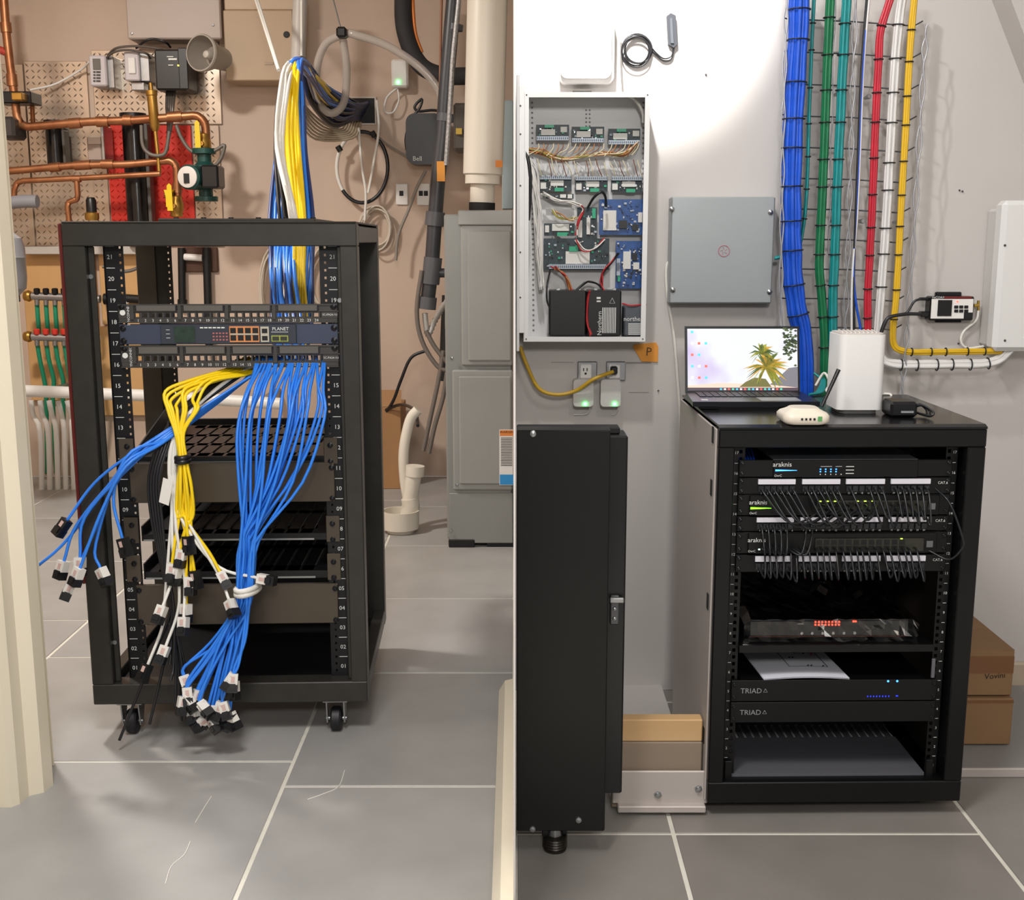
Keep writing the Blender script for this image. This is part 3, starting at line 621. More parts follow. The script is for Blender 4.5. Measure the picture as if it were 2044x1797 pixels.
# air separator
t = thing('air_separator', P(308, 270, YP), 'upright brass air separator standing in the copper pipe run', 'valve'); c = P(303, 190, YP - 0.01); e = P(310, 262, YP - 0.01)
ax = (e - c).normalized(); L = (e - c).length
B().lathe(c, ax, [(0.020, -0.02), (0.024, -0.018), (0.024, 0.0), (0.021, 0.004), (0.021, L - 0.02), (0.012, L), (0.0, L + 0.002)], 18).build('body', BRASS, t)
B().cyl(c - ax * 0.05, c - ax * 0.018, 0.008, 10).build('vent_cap', BRASS, t)
B().tube([e, P(316, 318, YP - 0.01), P(318, 345, YP - 0.01)], 0.009, 8).build('drain_tube', BRASS, t)
# circulator pump
PG_ = mat('pump green', '1f4a44', 0.4, 0.2, 0.1, 20)
t = thing('circulator_pump', P(412, 402, YP - 0.05), 'dark green circulator pump with white dial, mounted on copper pipe', 'pump')
c = P(412, 356, YP - 0.05)
B().lathe(P(412, 402, YP - 0.02), (0, 0, 1), [(0.05, 0), (0.05, 0.02), (0.03, 0.022), (0.03, 0.05), (0.045, 0.06), (0.045, 0.15), (0.03, 0.165), (0.03, 0.195), (0.05, 0.198), (0.05, 0.22)], 18).build('volute', PG_, t)
B().box(c.x + 0.0, c.x + 0.075, c.y - 0.10, c.y + 0.02, c.z - 0.045, c.z + 0.05, 0.008).build('terminal_box', BLK2, t)
d_ = B().lathe((c.x - 0.028, c.y - 0.02, c.z), (-0.25, -1, 0), [(0.048, 0), (0.052, 0.03), (0.052, 0.085), (0.046, 0.09)], 24).build('motor', PG_, t)
di = B().lathe((c.x - 0.0505, c.y - 0.1075, c.z), (-0.25, -1, 0), [(0.044, 0), (0.044, 0.006), (0.038, 0.008), (0.0, 0.008)], 24).build('dial', mat('pump dial', 'd8d3cc', 0.4), t)
q = V((c.x - 0.0535, c.y - 0.117, c.z)); B().box(q.x - 0.012, q.x + 0.012, q.y - 0.002, q.y + 0.002, q.z - 0.026, q.z + 0.014).build('display', BLKM, di)
YVM = mat('yellow valve handle', 'e8c71c', 0.4)
def ball_valve(px, py, label, flip=1):
    t = thing('ball_valve', P(px, py, YP), label, 'valve'); c = P(px, py, YP)
    B().lathe(c - V((0, 0, 0.045)), (0, 0, 1), [(0.022, 0), (0.026, 0.004), (0.026, 0.02), (0.031, 0.03), (0.031, 0.06), (0.026, 0.07), (0.026, 0.086), (0.022, 0.09)], 14).build('body', BRASS, t)
    B().cyl(c, c + V((0, -0.05, 0)), 0.010, 10).build('stem', BRASS, t)
    q = c + V((-0.012 * flip, -0.055, 0)); B().prism([q + V((-0.012, 0, -0.02)), q + V((0.012, 0, -0.02)), q + V((0.010, 0, 0.085)), q + V((0.0, 0, 0.095)), q + V((-0.010, 0, 0.085))], (0, 0.006, 0)).build('handle', YVM, t)
ball_valve(407, 288, 'brass ball valve with yellow handle above the green pump')
ball_valve(352, 412, 'brass ball valve with yellow handle on the middle copper pipe')
t = thing('ball_valve', P(338, 390, YP), 'small side valve with yellow lever by the red reflection panel', 'valve'); c = P(338, 390, YP)
B().lathe(c - V((0.02, 0, 0)), (1, 0, 0), [(0.012, 0), (0.018, 0.006), (0.018, 0.03), (0.012, 0.04)], 12).build('body', BRASS, t)
B().prism([c + V((-0.015, -0.03, 0.022)), c + V((0.03, -0.03, 0.022)), c + V((0.012, -0.03, 0.0)), c + V((0.012, -0.03, -0.05)), c + V((-0.008, -0.03, -0.05)), c + V((-0.008, -0.03, 0.0))], (0, 0.02, 0)).build('lever', YVM, t)
pipe('flexible_conduit', [(282, 250), (285, 290), (300, 308), (322, 310), (332, 300), (338, 262)], 0.008, mat('grey flex', '6f6a62', 0.5, 0.3), 'looped grey flexible conduit under the air separator', Y=YP - 0.03, k=5)
pipe('flexible_conduit', [(352, 250), (362, 275), (380, 300), (402, 306), (430, 300), (448, 290), (440, 318), (425, 335)], 0.008, mat('grey flex', '6f6a62', 0.5, 0.3), 'grey flexible conduit curling to the green pump', Y=YP - 0.03, k=5)
for i in range(4): pipe('armoured_cable', [(334 + 5 * i, 180, 5.5), (333 + 4 * i, 215, 5.45), (336 + 2 * i, 250, 5.45), (334 - i, 300, 5.45)], 0.007, mat('armoured cable', '6d6660', 0.35, 0.5), 'armoured cable dropping from the black control box', Y=5.45, k=4, group='armoured cables below the control box')
# black strut posts and box pipes
def strut(x0, y0, x1, y1, label, Y=5.5):
    t = thing('black_standpipe', P((x0 + x1) / 2, y1, Y), label, 'pipe'); a, b_ = P(x0, y1, Y), P(x1, y0, Y); r = (b_.x - a.x) / 2; cx_ = (a.x + b_.x) / 2
    B().cyl((cx_, Y, a.z), (cx_, Y, b_.z), r, 16).build('pipe_body', mat('glossy black pipe', '0e0d0e', 0.2), t)
    B().cyl((cx_, Y, b_.z - 0.02), (cx_, Y, b_.z + 0.012), r * 1.15, 16).build('collar', BLK2, t)
    B().box(cx_ + r * 0.7, cx_ + r * 1.25, Y - 0.01, Y + 0.05, a.z, b_.z - 0.03, 0.002).build('bracket', mat('grey strut', '5b5752', 0.5, 0.3), t)
strut(96, 246, 124, 328, 'short black standpipe on the tread plate below the long copper pipe')
strut(258, 232, 288, 490, 'tall black standpipe crossing the red reflection panel')
t = thing('junction_box', P(190, 320, 5.5), 'beige junction box with metal strap on the tread plate', 'junction box')
rect(B(), 174, 272, 202, 320, 5.46, 0.12, 0.004).build('body', mat('beige box', 'a8968a', 0.5), t); rect(B(), 202, 250, 208, 320, 5.45, 0.12, 0.002).build('strap', STEEL, t); rect(B(), 175, 272, 201, 288, 5.45, 0.01, 0.002).build('lid', mat('pale lid', 'c7b8ac', 0.5), t)
# controls on the tread plate
t = thing('thermostat', P(200, 175, 5.5), 'white thermostat with dark vertical display on the tread plate', 'thermostat')
rect(B(), 178, 110, 212, 172, 5.47, 0.11, 0.006).build('case', mat('pale grey plastic', 'c9c2c4', 0.45), t)
rect(B(), 185, 117, 200, 139, 5.465, 0.006, 0.001).build('display', mat('lcd grey', '6a6862', 0.25), t)
b = B(); [rect(b, 186 + dx, 142 + 6 * k, 190 + dx, 145 + 6 * k, 5.465, 0.006) for k in range(4) for dx in (0, 6, 10)]; b.build('buttons', mat('dark buttons', '3e3c3a', 0.5), t)
rect(B(), 212, 112, 228, 176, 5.5, 0.09, 0.003).build('back_box', STEEL, t)
t = thing('switch_box', P(268, 162, 5.5), 'white rocker switch in a metal box left of the black control box', 'switch')
rect(B(), 248, 103, 278, 161, 5.47, 0.12, 0.005).build('cover', mat('pale grey plastic', 'c9c2c4', 0.45), t); rect(B(), 255, 114, 270, 147, 5.462, 0.012, 0.003).build('rocker', WHT, t); rect(B(), 278, 106, 298, 162, 5.49, 0.1, 0.002).build('back_box', STEEL, t); rect(B(), 262, 164, 288, 180, 5.5, 0.06, 0.002).build('conduit_clamp', STEEL, t)
t = thing('control_box', P(340, 182, 5.45), 'black boiler control box with small white lettering beside the grey horn', 'control box')
rect(B(), 309, 98, 372, 180, 5.42, 0.16, 0.008).build('case', mat('control black', '1d1b1b', 0.35), t); rect(B(), 356, 95, 375, 178, 5.41, 0.15, 0.004).build('side_cover', mat('control grey black', '2b2a2b', 0.4), t)
b = B(); rect(b, 333, 112, 346, 114, 5.416, 0.004); rect(b, 336, 116, 353, 120, 5.416, 0.004); b.box(P(336, 130, 5.417).x, P(346, 130, 5.417).x, 5.416, 5.42, P(336, 131, 5.417).z, P(336, 129, 5.417).z); b.build('lettering', WPR, t)
rect(B(), 354, 129, 357, 132, 5.405, 0.006).build('indicator', mat('amber led', 'e6d24a', 0.4, emit=2.0), t)
t = thing('horn_speaker', P(405, 145, 5.3), 'grey horn loudspeaker mounted above the tread plate', 'speaker'); HG = mat('horn grey', 'a79f94', 0.5)
c = P(400, 105, 5.28); ax = V((0.45, 1, -0.05)).normalized()
B().lathe(c, ax, [(0.070, 0.0), (0.075, 0.0), (0.078, 0.008), (0.066, 0.05), (0.050, 0.09), (0.046, 0.19), (0.03, 0.21), (0.0, 0.21)], 28, False).build('bell', HG, t)
B().lathe(c, ax, [(0.072, 0.002), (0.060, 0.05), (0.04, 0.085), (0.0, 0.09)], 28, False).build('throat', mat('horn throat', '8e867c', 0.5), t)
B().lathe(c + ax * 0.03, ax, [(0.0, 0.0), (0.014, 0.004), (0.019, 0.015), (0.019, 0.06)], 18).build('plug', mat('horn plug', 'c2bab0', 0.45), t)
t = thing('wall_cabinet', P(345, 80, 5.45), 'pale enamel cabinet door at the top edge above the control boxes', 'cabinet'); WCM = mat('pale enamel', 'b5a69c', 0.45)
rect(B(), 251, -40, 440, 78, 5.46, 0.14, 0.006).build('body', WCM, t)
for x, y in ((263, 67), (425, 50)): B().lathe(P(x, y, 5.458), (0, -1, 0), [(0.006, 0), (0.005, 0.003), (0, 0.004)], 10).build('screw', STEEL, t)
t = thing('electrical_cabinet', P(520, 162, 5.4), 'tan metal cabinet with a round knockout behind the hanging cables', 'cabinet'); TAN = mat('tan metal', 'b29a7e', 0.5)
rect(B(), 448, 20, 586, 161, 5.40, 0.2, 0.004).build('body', TAN, t); rect(B(), 447, -40, 588, 20, 5.41, 0.19, 0.004).build('upper_cover', mat('tan metal light', 'bfa88d', 0.5), t)
B().lathe(P(572, 69, 5.399), (0, -1, 0), [(0.014, 0), (0.012, 0.003), (0, 0.003)], 16).build('knockout', BLKM, t); rect(B(), 528, 124, 545, 129, 5.397, 0.004).build('nameplate', mat('name plate', '9f8a72', 0.4), t)
b = B(); [b.tube([P(442, -20, 5.52 - 0.02 * i), P(443 + i, 40, 5.52), P(438 - 2 * i, 70, 5.52), P(434 - i, 95, 5.53)], 0.006, 6) for i in range(3)]; T(b.build('grey_cable_run', mat('dark cord', '5b524b', 0.5)), 'grey cords running down beside the pale enamel cabinet', 'cord')
for i, (x0, x1, y) in enumerate(((272, 340, 78), (210, 300, 100), (215, 330, 92))):
    pipe('thin_cable', [(x0, y + 18, 5.5), (x0 + 18, y + 4, 5.45), ((x0 + x1) / 2, y, 5.45), (x1 - 10, y + 6, 5.45), (x1, y + 16, 5.5)], 0.005, CK if i < 1 else mat('dark cord', '5b524b', 0.5), ['thin black cord arching above the control box', 'thin cord running above the thermostat', 'thin grey cord arching above the white switch'][i], 'cord', k=5, Y=5.45)
pipe('thin_cable', [(60, 180, 5.5), (110, 168, 5.55), (160, 140, 5.55), (178, 124, 5.5)], 0.005, WHT, 'white cord running diagonally to the thermostat', 'cord', k=5, Y=5.5)
# left edge equipment
t = thing('zone_valve_bank', P(30, 205, 5.2), 'black valve block on the copper riser at the left edge', 'valve')
rect(B(), -10, 182, 62, 206, 5.28, 0.12, 0.004).build('block', BLK2, t); rect(B(), 22, 184, 44, 200, 5.22, 0.06, 0.004).build('brass_body', BRASS, t)
t = thing('zone_valve_motor', P(15, 275, 5.25), 'dark motor housing with coiled white wire at the left edge', 'motor'); rect(B(), -12, 232, 28, 276, 5.25, 0.14, 0.012).build('housing', mat('dark grey housing', '3a3432', 0.5), t); B().tube([P(-2 + 6 * math.cos(a), 250 + 14 * math.sin(a), 5.24) for a in [k * 0.5 for k in range(13)]], 0.004, 6).build('wire_loop', WHT, t)
pipe('grey_pvc_pipe', [(-15, 408), (45, 402), (75, 402)], 0.028, mat('grey pvc', '8b8c92', 0.5), 'grey plastic pipe at the left edge above the expansion tank', Y=YP - 0.02)
t = thing('pressure_gauge', P(185, 440, YP), 'small black pressure regulator with brass base on the tread plate', 'valve'); c = P(184, 440, YP)
B().lathe(c, (0, 0, 1), [(0.026, 0), (0.03, 0.008), (0.03, 0.03), (0.022, 0.035)], 16).build('base', BRASS, t); B().lathe(c + V((0, 0, 0.035)), (0, 0, 1), [(0.022, 0), (0.022, 0.05), (0.015, 0.062), (0, 0.064)], 16).build('cap', BLK2, t)
t = thing('expansion_tank', P(15, 592, 4.6), 'grey steel expansion tank hanging at the left edge', 'tank'); c = P(12, 592, 4.6); hh = P(12, 470, 4.6).z - c.z; TG = mat('tank grey', '8e8f94', 0.35, 0.1, 0.05, 6)
B().lathe(c, (0, 0, 1), [(0.0, 0.0), (0.05, 0.005), (0.075, 0.03), (0.08, 0.07), (0.08, hh * 0.62), (0.082, hh * 0.64), (0.08, hh * 0.66), (0.08, hh - 0.05), (0.07, hh - 0.01), (0.04, hh + 0.015), (0.0, hh + 0.02)], 28).build('shell', TG, t)
B().cyl(c + V((0, 0, hh + 0.01)), c + V((0, 0, hh + 0.06)), 0.014, 10).build('nipple', BRASS, t); B().cyl(c - V((0, 0, 0.02)), c + V((0, 0, 0.01)), 0.05, 16).build('foot_ring', BLK2, t)
T(rect(B(), -12, 432, 7, 452, 4.62, 0.05, 0.01).build('red_valve_knob', mat('red knob', 'c02a25', 0.4)), 'red valve knob above the expansion tank at the left edge', 'valve')
T(rect(B(), 12, 600, 26, 1002, 5.0, 0.03, 0.002).build('steel_stud', mat('grey steel stud', 'a8a49e', 0.45, 0.3)), 'grey upright steel stud below the expansion tank', 'stud')
# radiant manifold with green pipes
GP = mat('green pex', '1d8a66', 0.35)
for (y, lab) in ((591, 'upper'), (672, 'lower')):
    t = thing('pipe_manifold', P(110, y + 10, 5.4), lab + ' steel manifold of the green floor heating pipes', 'manifold')
    B().tube([P(64, y, 5.4), P(200, y + 6, 5.4)], 0.018, 14).build('header', STEEL, t)
    for k in range(7):
        x = 74 + 18 * k; B().cyl(P(x, y + 18, 5.4), P(x, y + 4, 5.4), 0.011, 10).build('outlet', STEEL, t)
        B().lathe(P(x, y - 4, 5.39), (0, 0, 1), [(0.012, 0), (0.014, 0.005), (0.014, 0.022), (0.009, 0.026)], 12).build('flow_cap', mat('red cap', 'd03a2c', 0.4) if lab == 'lower' else BLK2, t)
    B().lathe(P(62, y, 5.4), (-1, 0, 0), [(0.022, 0), (0.026, 0.01), (0.02, 0.03), (0.0, 0.03)], 14).build('end_valve', BRASS, t)
for k in range(7):
    x = 74 + 18 * k; pipe('green_pipe', [(x, 609, 5.41), (x + 2, 640, 5.41), (x + 4, 664, 5.44)], 0.010, GP, 'green plastic pipe between the two manifolds', Y=5.4, k=4, group='green pipes between manifolds')
    pipe('green_pipe', [(x + 1, 690, 5.41), (x + 6, 720, 5.42), (x + 15 + jt(5), 760, 5.44), (x + 18 + jt(5), 800, 5.46), (x + 20, 945, 5.56)], 0.010, GP, 'green plastic pipe dropping from the lower manifold', Y=5.4, k=4, group='green pipes below the lower manifold')
t = thing('white_pipe', P(300, 820, 5.2), 'long white plastic pipe running low along the back wall', 'pipe'); B().tube([P(42, 780, 5.2), P(300, 790, 5.2), P(560, 806, 5.2)], 0.026, 16).build('pipe_run', WHT, t)
for x in (100, 520): c = P(x, 780 + x * 0.05, 5.2); B().box(c.x - 0.012, c.x + 0.012, 5.2, YL - 0.001, c.z - 0.02, c.z + 0.02, 0.002).build('wall_bracket', STEEL, t)
for k in range(5): pipe('white_pipe', [(62 + 18 * k, 800, 5.3), (66 + 19 * k, 830, 5.3), (80 + 16 * k, 862, 5.25), (84 + 16 * k, 985, 5.3)], 0.012, WHT, 'white pipe end dropping behind the long white pipe', Y=5.3, k=4, group='white pipe ends at the floor')
pipe('insulated_pipe', [(252, 596), (312, 600)], 0.020, BLKM, 'black insulated pipe stub with brass fitting behind the rack', Y=5.545, fit=[(226, 597, 18, 0)])
pipe('insulated_pipe', [(362, 495), (364, 610)], 0.017, BLKM, 'black insulated pipe ending in copper behind the rack post', Y=5.565, fit=[(364, 604, 0, 6)])
pipe('insulated_pipe', [(412, 494), (418, 700)], 0.018, BLKM, 'black upright pipe seen through the rack top beside the recess', Y=5.56)
pipe('flexible_conduit', [(205, 532), (250, 542), (285, 528), (300, 500), (302, 470)], 0.008, mat('grey flex', '6f6a62', 0.5, 0.3), 'grey flexible conduit looping over the plywood behind the rack', Y=5.42, k=5)
# ---- right part of the wall
pipe('white_conduit', [(600, -25), (597, 60), (594, 135)], 0.030, mat('conduit grey white', 'bdb7b0', 0.4), 'grey-white upright conduit above the hanging cable bunch', Y=5.2, n=18)
T(B().tube([P(602, -20, 5.1), P(602, 130, 5.1)], 0.006, 6).build('white_cable', CWH), 'white cord hanging beside the grey-white conduit', 'cord')
for i in range(2): T(B().tube(spline([P(504 + 4 * i, -20, 5.1), P(530 + 3 * i, 60, 4.7), P(556 + i, 140, 4.2)], 5), 0.006, 6).build('white_cable', CWH), ['white cord slanting down to the cable bunch', 'second white cord slanting down to the cable bunch'][i], 'cord')
CLR = mat('clear vinyl tube', 'b5aca4', 0.12, alpha=0.62, spec=0.8)
t = thing('drain_tube', P(665, 225, 4.9), 'clear vinyl drain tube looped and clipped near the top', 'tube')
q = spline([P(883, 205, 4.85), P(870, 170, 4.85), P(830, 128, 4.85), P(770, 90, 4.85), P(710, 70, 4.85), (P(690, 68, 4.87)), P(650, 88, 4.9), P(632, 140, 4.92), P(636, 200, 4.95), P(660, 226, 4.97), P(686, 205, 4.95), P(692, 140, 4.92), P(685, 80, 4.9)], 7)
B().tube(q, 0.0155, 12).build('tube_wall', CLR, t)
c = P(683, 66, 4.86); B().box(c.x - 0.02, c.x + 0.02, c.y - 0.03, c.y + 0.03, c.z - 0.02, c.z + 0.02, 0.008).build('clip', BLK2, t)
T(B().tube([P(681, 60, 4.88), P(660, -20, 4.95)], 0.003, 6).build('hanger_wire', STEEL), 'thin wire holding up the clear tube clip', 'wire')
pipe('insulated_pipe', [(805, -40), (807, 55), (835, 125), (880, 150), (940, 152)], 0.036, mat('foam insulation', '2b2a2b', 0.75, 0, 0.1, 30), 'thick black foam-insulated pipe bending right at the top', Y=5.25, k=7, n=18)
pipe('copper_line', [(822, -30), (828, 60), (842, 105)], 0.008, mat('orange copper line', 'd07a3a', 0.4, 0.4), 'thin orange refrigerant line beside the black insulated pipe', Y=5.25, k=5)
t = thing('wall_opening', P(718, 246, YW), 'square black wall opening the cables come out of', 'wall opening'); rect(B(), 690, 196, 748, 246, YW - 0.006, 0.006).build('dark_back', BLKM, t)
b = B(); rect(b, 687, 193, 690, 249, YW - 0.012, 0.012); rect(b, 748, 193, 751, 249, YW - 0.012, 0.012); rect(b, 690, 193, 748, 196, YW - 0.012, 0.012); rect(b, 690, 246, 748, 249, YW - 0.012, 0.012); b.build('cut_edge', mat('gypsum edge', 'd8cfc4', 0.8), t)
t = thing('alarm_sounder', P(798, 175, YW), 'white wall box with glowing green light beside the clear tube', 'alarm box'); rect(B(), 781, 118, 814, 174, YW - 0.07, 0.07, 0.008).build('case', WHT, t)
B().lathe(P(795, 164, YW - 0.071), (0, -1, 0), [(0.008, 0), (0.007, 0.004), (0, 0.006)], 12).build('indicator', mat('green led strong', '4dff7a', 0.4, emit=12), t); B().tube(spline([P(793, 175, 5.55), P(772, 195, 5.55), P(768, 222, 5.55), P(785, 224, 5.55), P(796, 200, 5.55), P(794, 178, 5.55)], 6), 0.004, 6).build('wire_loop', WHT, t)
t = thing('cable_coil', P(725, 405, 5.5), 'black coaxial cable ring hanging on the wall', 'cable')
q = [P(723 + 51 * math.cos(a), 334 + 71 * math.sin(a), 5.53) for a in [math.radians(-100 + k * 8) for k in range(46)]]
B().tube(q[:31], 0.0085, 8).build('cable_loop', CK, t); B().tube(q[30:], 0.0085, 8).build('cable_loop', CWH, t)
for (x, y) in ((677, 297), (745, 268)): B().cyl(P(x - 3, y - 5, 5.52), P(x + 3, y + 5, 5.52), 0.013, 8).build('connector', BLKM, t)
for i, pts in enumerate(([(716, 255), (722, 330), (730, 385), (728, 440)], [(752, 200), (756, 260), (745, 330), (735, 385)])):
    pipe('white_cable', pts, 0.006, CWH, ['white cord hanging through the black cable ring', 'white cord hanging from the wall opening to the ring'][i], 'cord', Y=5.5, k=5)
t = thing('modem', P(845, 330, 5.4), 'black modem mounted on the wall left of the drain pipe', 'modem'); BM = mat('modem black', '1a1a1b', 0.35)
a, d_ = P(811, 328, 5.42), P(885, 226, 5.42); rr = 0.04; x0, x1, z0, z1 = a.x, d_.x, a.z, d_.z
arc = lambda cx_, cz, s0: [(cx_ + rr * math.cos(math.radians(s0 + 15 * k)), 5.42, cz + rr * math.sin(math.radians(s0 + 15 * k))) for k in range(7)]
B().prism(arc(x1 - rr, z1 - rr, 0) + arc(x0 + rr, z1 - rr, 90) + arc(x0 + rr, z0 + rr, 180) + arc(x1 - rr, z0 + rr, 270), (0, 0.14, 0)).build('case', BM, t)
b = B(); b.text('Bell', P(833, 317, 5.417), (1, 0, 0), (0, 0, 1), 0.028); b.build('logo', WPR, t)
pipe('black_cable', [(880, 222), (862, 220), (835, 222), (828, 212), (842, 198), (838, 215), (820, 240), (810, 275), (812, 300)], 0.006, CK, 'black cord looping over the wall modem', 'cord', Y=5.46, k=5)
def plate(x0, y0, x1, y1, label, jacks):
    t = thing('wall_plate', P((x0 + x1) / 2, y1, YW), label, 'wall plate'); rect(B(), x0, y0, x1, y1, YW - 0.012, 0.012, 0.003).build('plate', WHT, t)
    for (x, y) in jacks: rect(B(), x - 4, y - 5, x + 4, y + 5, YW - 0.015, 0.004, 0.001).build('jack', BLKM, t)
plate(790, 367, 814, 409, 'white wall plate with one data jack', [(801, 386)]); plate(832, 366, 858, 410, 'white wall plate with two data jacks', [(840, 386), (850, 386)])
pipe('grey_line', [(850, 340), (832, 375), (815, 420), (795, 470), (790, 520)], 0.007, mat('grey cord', '8f877e', 0.5), 'grey cord running down from the modem past the wall plates', 'cord', Y=5.5, k=5)  # modem cord, not a hose
pipe('thin_cable', [(752, 270), (775, 290), (812, 312)], 0.004, mat('grey cord', '8f877e', 0.5), 'thin grey cord slanting from the cable ring to the modem', 'cord', Y=5.56, k=4)
# coils of pale cable behind the rack
for (cx_, cy, rx, ry, lab, yy) in ((655, 555, 42, 62, 'pale cable coil hanging right of the feed bunch behind the rack', 5.53), (548, 575, 26, 78, 'pale cable coil hanging left of the feed bunch behind the rack', 5.53), (752, 455, 30, 40, 'pale cable coil just behind the rack top right corner', 5.53)):
    t = thing('cable_coil', P(cx_, cy + ry, yy), lab, 'cable')
    for k in range(6):
        ja, jb, jc, jd = jt(4), jt(6), jt(4), jt(4); q = [P(cx_ + jc + (rx + ja) * math.cos(a), cy + jd + (ry + jb) * math.sin(a), yy + 0.012 * k) for a in [k2 * 2 * math.pi / 22 for k2 in range(22)]]
        B().tube(q, 0.0045, 6, closed=True).build('turn', mat('pale cable', 'cfc4b4', 0.5), t)
# ---- drain stack
ABS = mat('black abs pipe', '3b3c40', 0.38, 0.0, 0.15, 6); YD = 4.75
t = thing('drain_pipe', P(855, 640, YD), 'grey-black plastic drain pipe standing in front of the furnace', 'pipe')
q = [P(908, -30, YD), P(892, 160, YD), P(884, 270, YD), P(875, 350, YD), P(868, 440, YD), P(862, 530, YD), P(852, 612, YD)]
B().tube(q, 0.0285, 18).build('pipe_run', ABS, t)
for (x, y, rr, hh) in ((889, 235, 1.16, 8), (868, 437, 1.3, 14), (863, 530, 1.25, 16), (860, 555, 1.25, 12), (853, 605, 1.25, 12), (908, 55, 1.08, 6)): B().tube([P(x + hh * 0.1, y - hh, YD), P(x - hh * 0.1, y + hh, YD)], 0.0285 * rr, 18).build('coupling', mat('abs coupling', '55565a', 0.4), t)
B().tube([P(862, 545, YD), P(915, 545, YD)], 0.018, 14).build('branch', ABS, t)
rect(B(), 872, 322, 888, 362, YD - 0.035, 0.008).build('sticker', mat('orange sticker', 'e0952f', 0.5), t)
pipe('corrugated_line', [(918, -20), (903, 120), (897, 230), (890, 330)], 0.009, mat('corrugated grey', 'a9a7a5', 0.35, 0.3, 0.4, 120), 'thin corrugated grey line strapped along the drain pipe', Y=YD - 0.03)
pipe('copper_line', [(882, -20), (880, 60), (878, 180), (874, 230)], 0.005, mat('brown line', '8a5a3f', 0.5), 'thin brown line beside the drain pipe', Y=YD + 0.03)
t = thing('flexible_duct', P(850, 700, YD), 'grey ribbed flexible conduit curling between drain pipe and furnace', 'conduit'); q = spline([P(912, 585, YD - 0.2), P(890, 605, YD - 0.1), P(868, 640, YD), P(855, 668, YD), P(850, 645, YD), P(848, 625, YD)], 9)
b = B(); b.tube(q, [0.0095 if k % 2 else 0.013 for k in range(len(q))], 10); b.build('ribbed_wall', mat('ribbed conduit', 'b4b0aa', 0.4, 0.2), t)
for i, pts in enumerate(([(842, 540), (832, 620), (842, 680), (872, 730), (900, 742)], [(850, 660), (866, 690), (885, 715), (898, 730)], [(885, 700), (875, 760), (860, 830), (845, 900)], [(895, 720), (885, 790), (868, 850), (856, 905)])):
    pipe('grey_line', pts, 0.009, mat('brown grey hose', '6c635c', 0.5), ['brown-grey hose bowing left of the drain pipe end', 'short brown-grey hose below the ribbed conduit', 'brown-grey hose dropping into the white trap pipe', 'second brown-grey hose dropping into the white trap pipe'][i], 'hose', Y=YD - 0.02, k=5)
pipe('yellow_pipe', [(905, 440), (902, 500), (895, 560)], 0.014, mat('yellow gas pipe', 'c2a83e', 0.5), 'yellow gas pipe between drain pipe and furnace', Y=4.9)
pipe('insulated_pipe', [(895, 590), (893, 640), (888, 760)], 0.026, BLKM, 'black insulated line low between drain pipe and furnace', Y=4.9)
T(rect(B(), 888, 628, 903, 660, 4.82, 0.05, 0.008).build('white_elbow', WHT), 'small white plastic elbow between drain pipe and furnace', 'pipe')
pipe('black_cable', [(850, 700, 5.2), (820, 715, 5.2), (800, 760, 5.2), (785, 800, 5.25), (766, 830, 5.33)], 0.007, CK, 'black cord curving down to the cardboard box', 'cord', Y=5.2, k=6)
pipe('black_cable', [(762, 822, 5.33), (800, 808, 5.2), (828, 820, 4.9), (834, 850, 4.72)], 0.007, CK, 'black cord arching over the cardboard box to the trap', 'cord', Y=5.1, k=6)
t = thing('wall_meter', P(925, 300, 5.3), 'dark grey meter behind the white vent pipe', 'meter'); rect(B(), 905, 205, 945, 300, 5.3, 0.2, 0.01).build('case', mat('dark meter', '5a544e', 0.5), t); rect(B(), 910, 256, 922, 268, 5.28, 0.03).build('tag', mat('yellow tag', 'd6b44a', 0.5), t)
# ---- furnace and vent
FG = mat('furnace grey', '8f908c', 0.42, 0.25, 0.05, 4); FG2 = mat('furnace grey panel', '9a9b97', 0.38, 0.2, 0.05, 4)
YFN = 4.24
a = FL(893, 1092); YFN = a.y; x0 = a.x; zt = P(920, 428, YFN).z
t = thing('furnace', (x0 / 2, YFN + 0.3, 0), 'tall grey furnace cabinet with embossed door panels at the divider', 'furnace')
B().box(x0, -0.008, YFN, YL - 0.45, 0.03, zt, 0.006).build('cabinet', FG, t)
def fp(name, X0, y0_, X1, y1_, th, m, c, par=t): a, d_ = P(X0, y1_, YFN), P(X1, y0_, YFN); return B().box(a.x, min(d_.x, -0.006), YFN - th, YFN, a.z, d_.z, c).build(name, m, par)
u = fp('upper_door', 922, 448, 1027, 730, 0.012, FG2, 0.006); a, d_ = P(935, 720, YFN), P(1020, 460, YFN); B().box(a.x, -0.012, YFN - 0.022, YFN - 0.012, a.z, d_.z, 0.01).build('embossed_panel', FG2, u)
u = fp('lower_door', 905, 738, 1027, 978, 0.012, FG2, 0.006); a, d_ = P(918, 965, YFN), P(1020, 750, YFN); B().box(a.x, -0.012, YFN - 0.022, YFN - 0.012, a.z, d_.z, 0.01).build('embossed_panel', FG2, u)
fp('kick_panel', 897, 984, 1027, 1084, 0.006, FG, 0.003); B().box(x0 + 0.005, x0 + 0.10, YFN - 0.01, YFN + 0.05, 0, 0.03, 0.003).build('foot_pad', BLKM, t); B().box(-0.10, -0.005, YFN, YFN + 0.05, 0, 0.03).build('foot_pad', BLKM, t)
fp('top_flange', 915, 420, 1027, 450, 0.02, FG2, 0.004)
for (x, y) in ((902, 715), (912, 968), (900, 1060)): B().lathe(P(x, y, YFN - 0.012), (0, -1, 0), [(0.006, 0), (0.005, 0.004), (0, 0.005)], 10).build('screw', STEEL, t)
st = fp('warning_label', 997, 856, 1027, 966, 0.0235, WHT, 0.0)
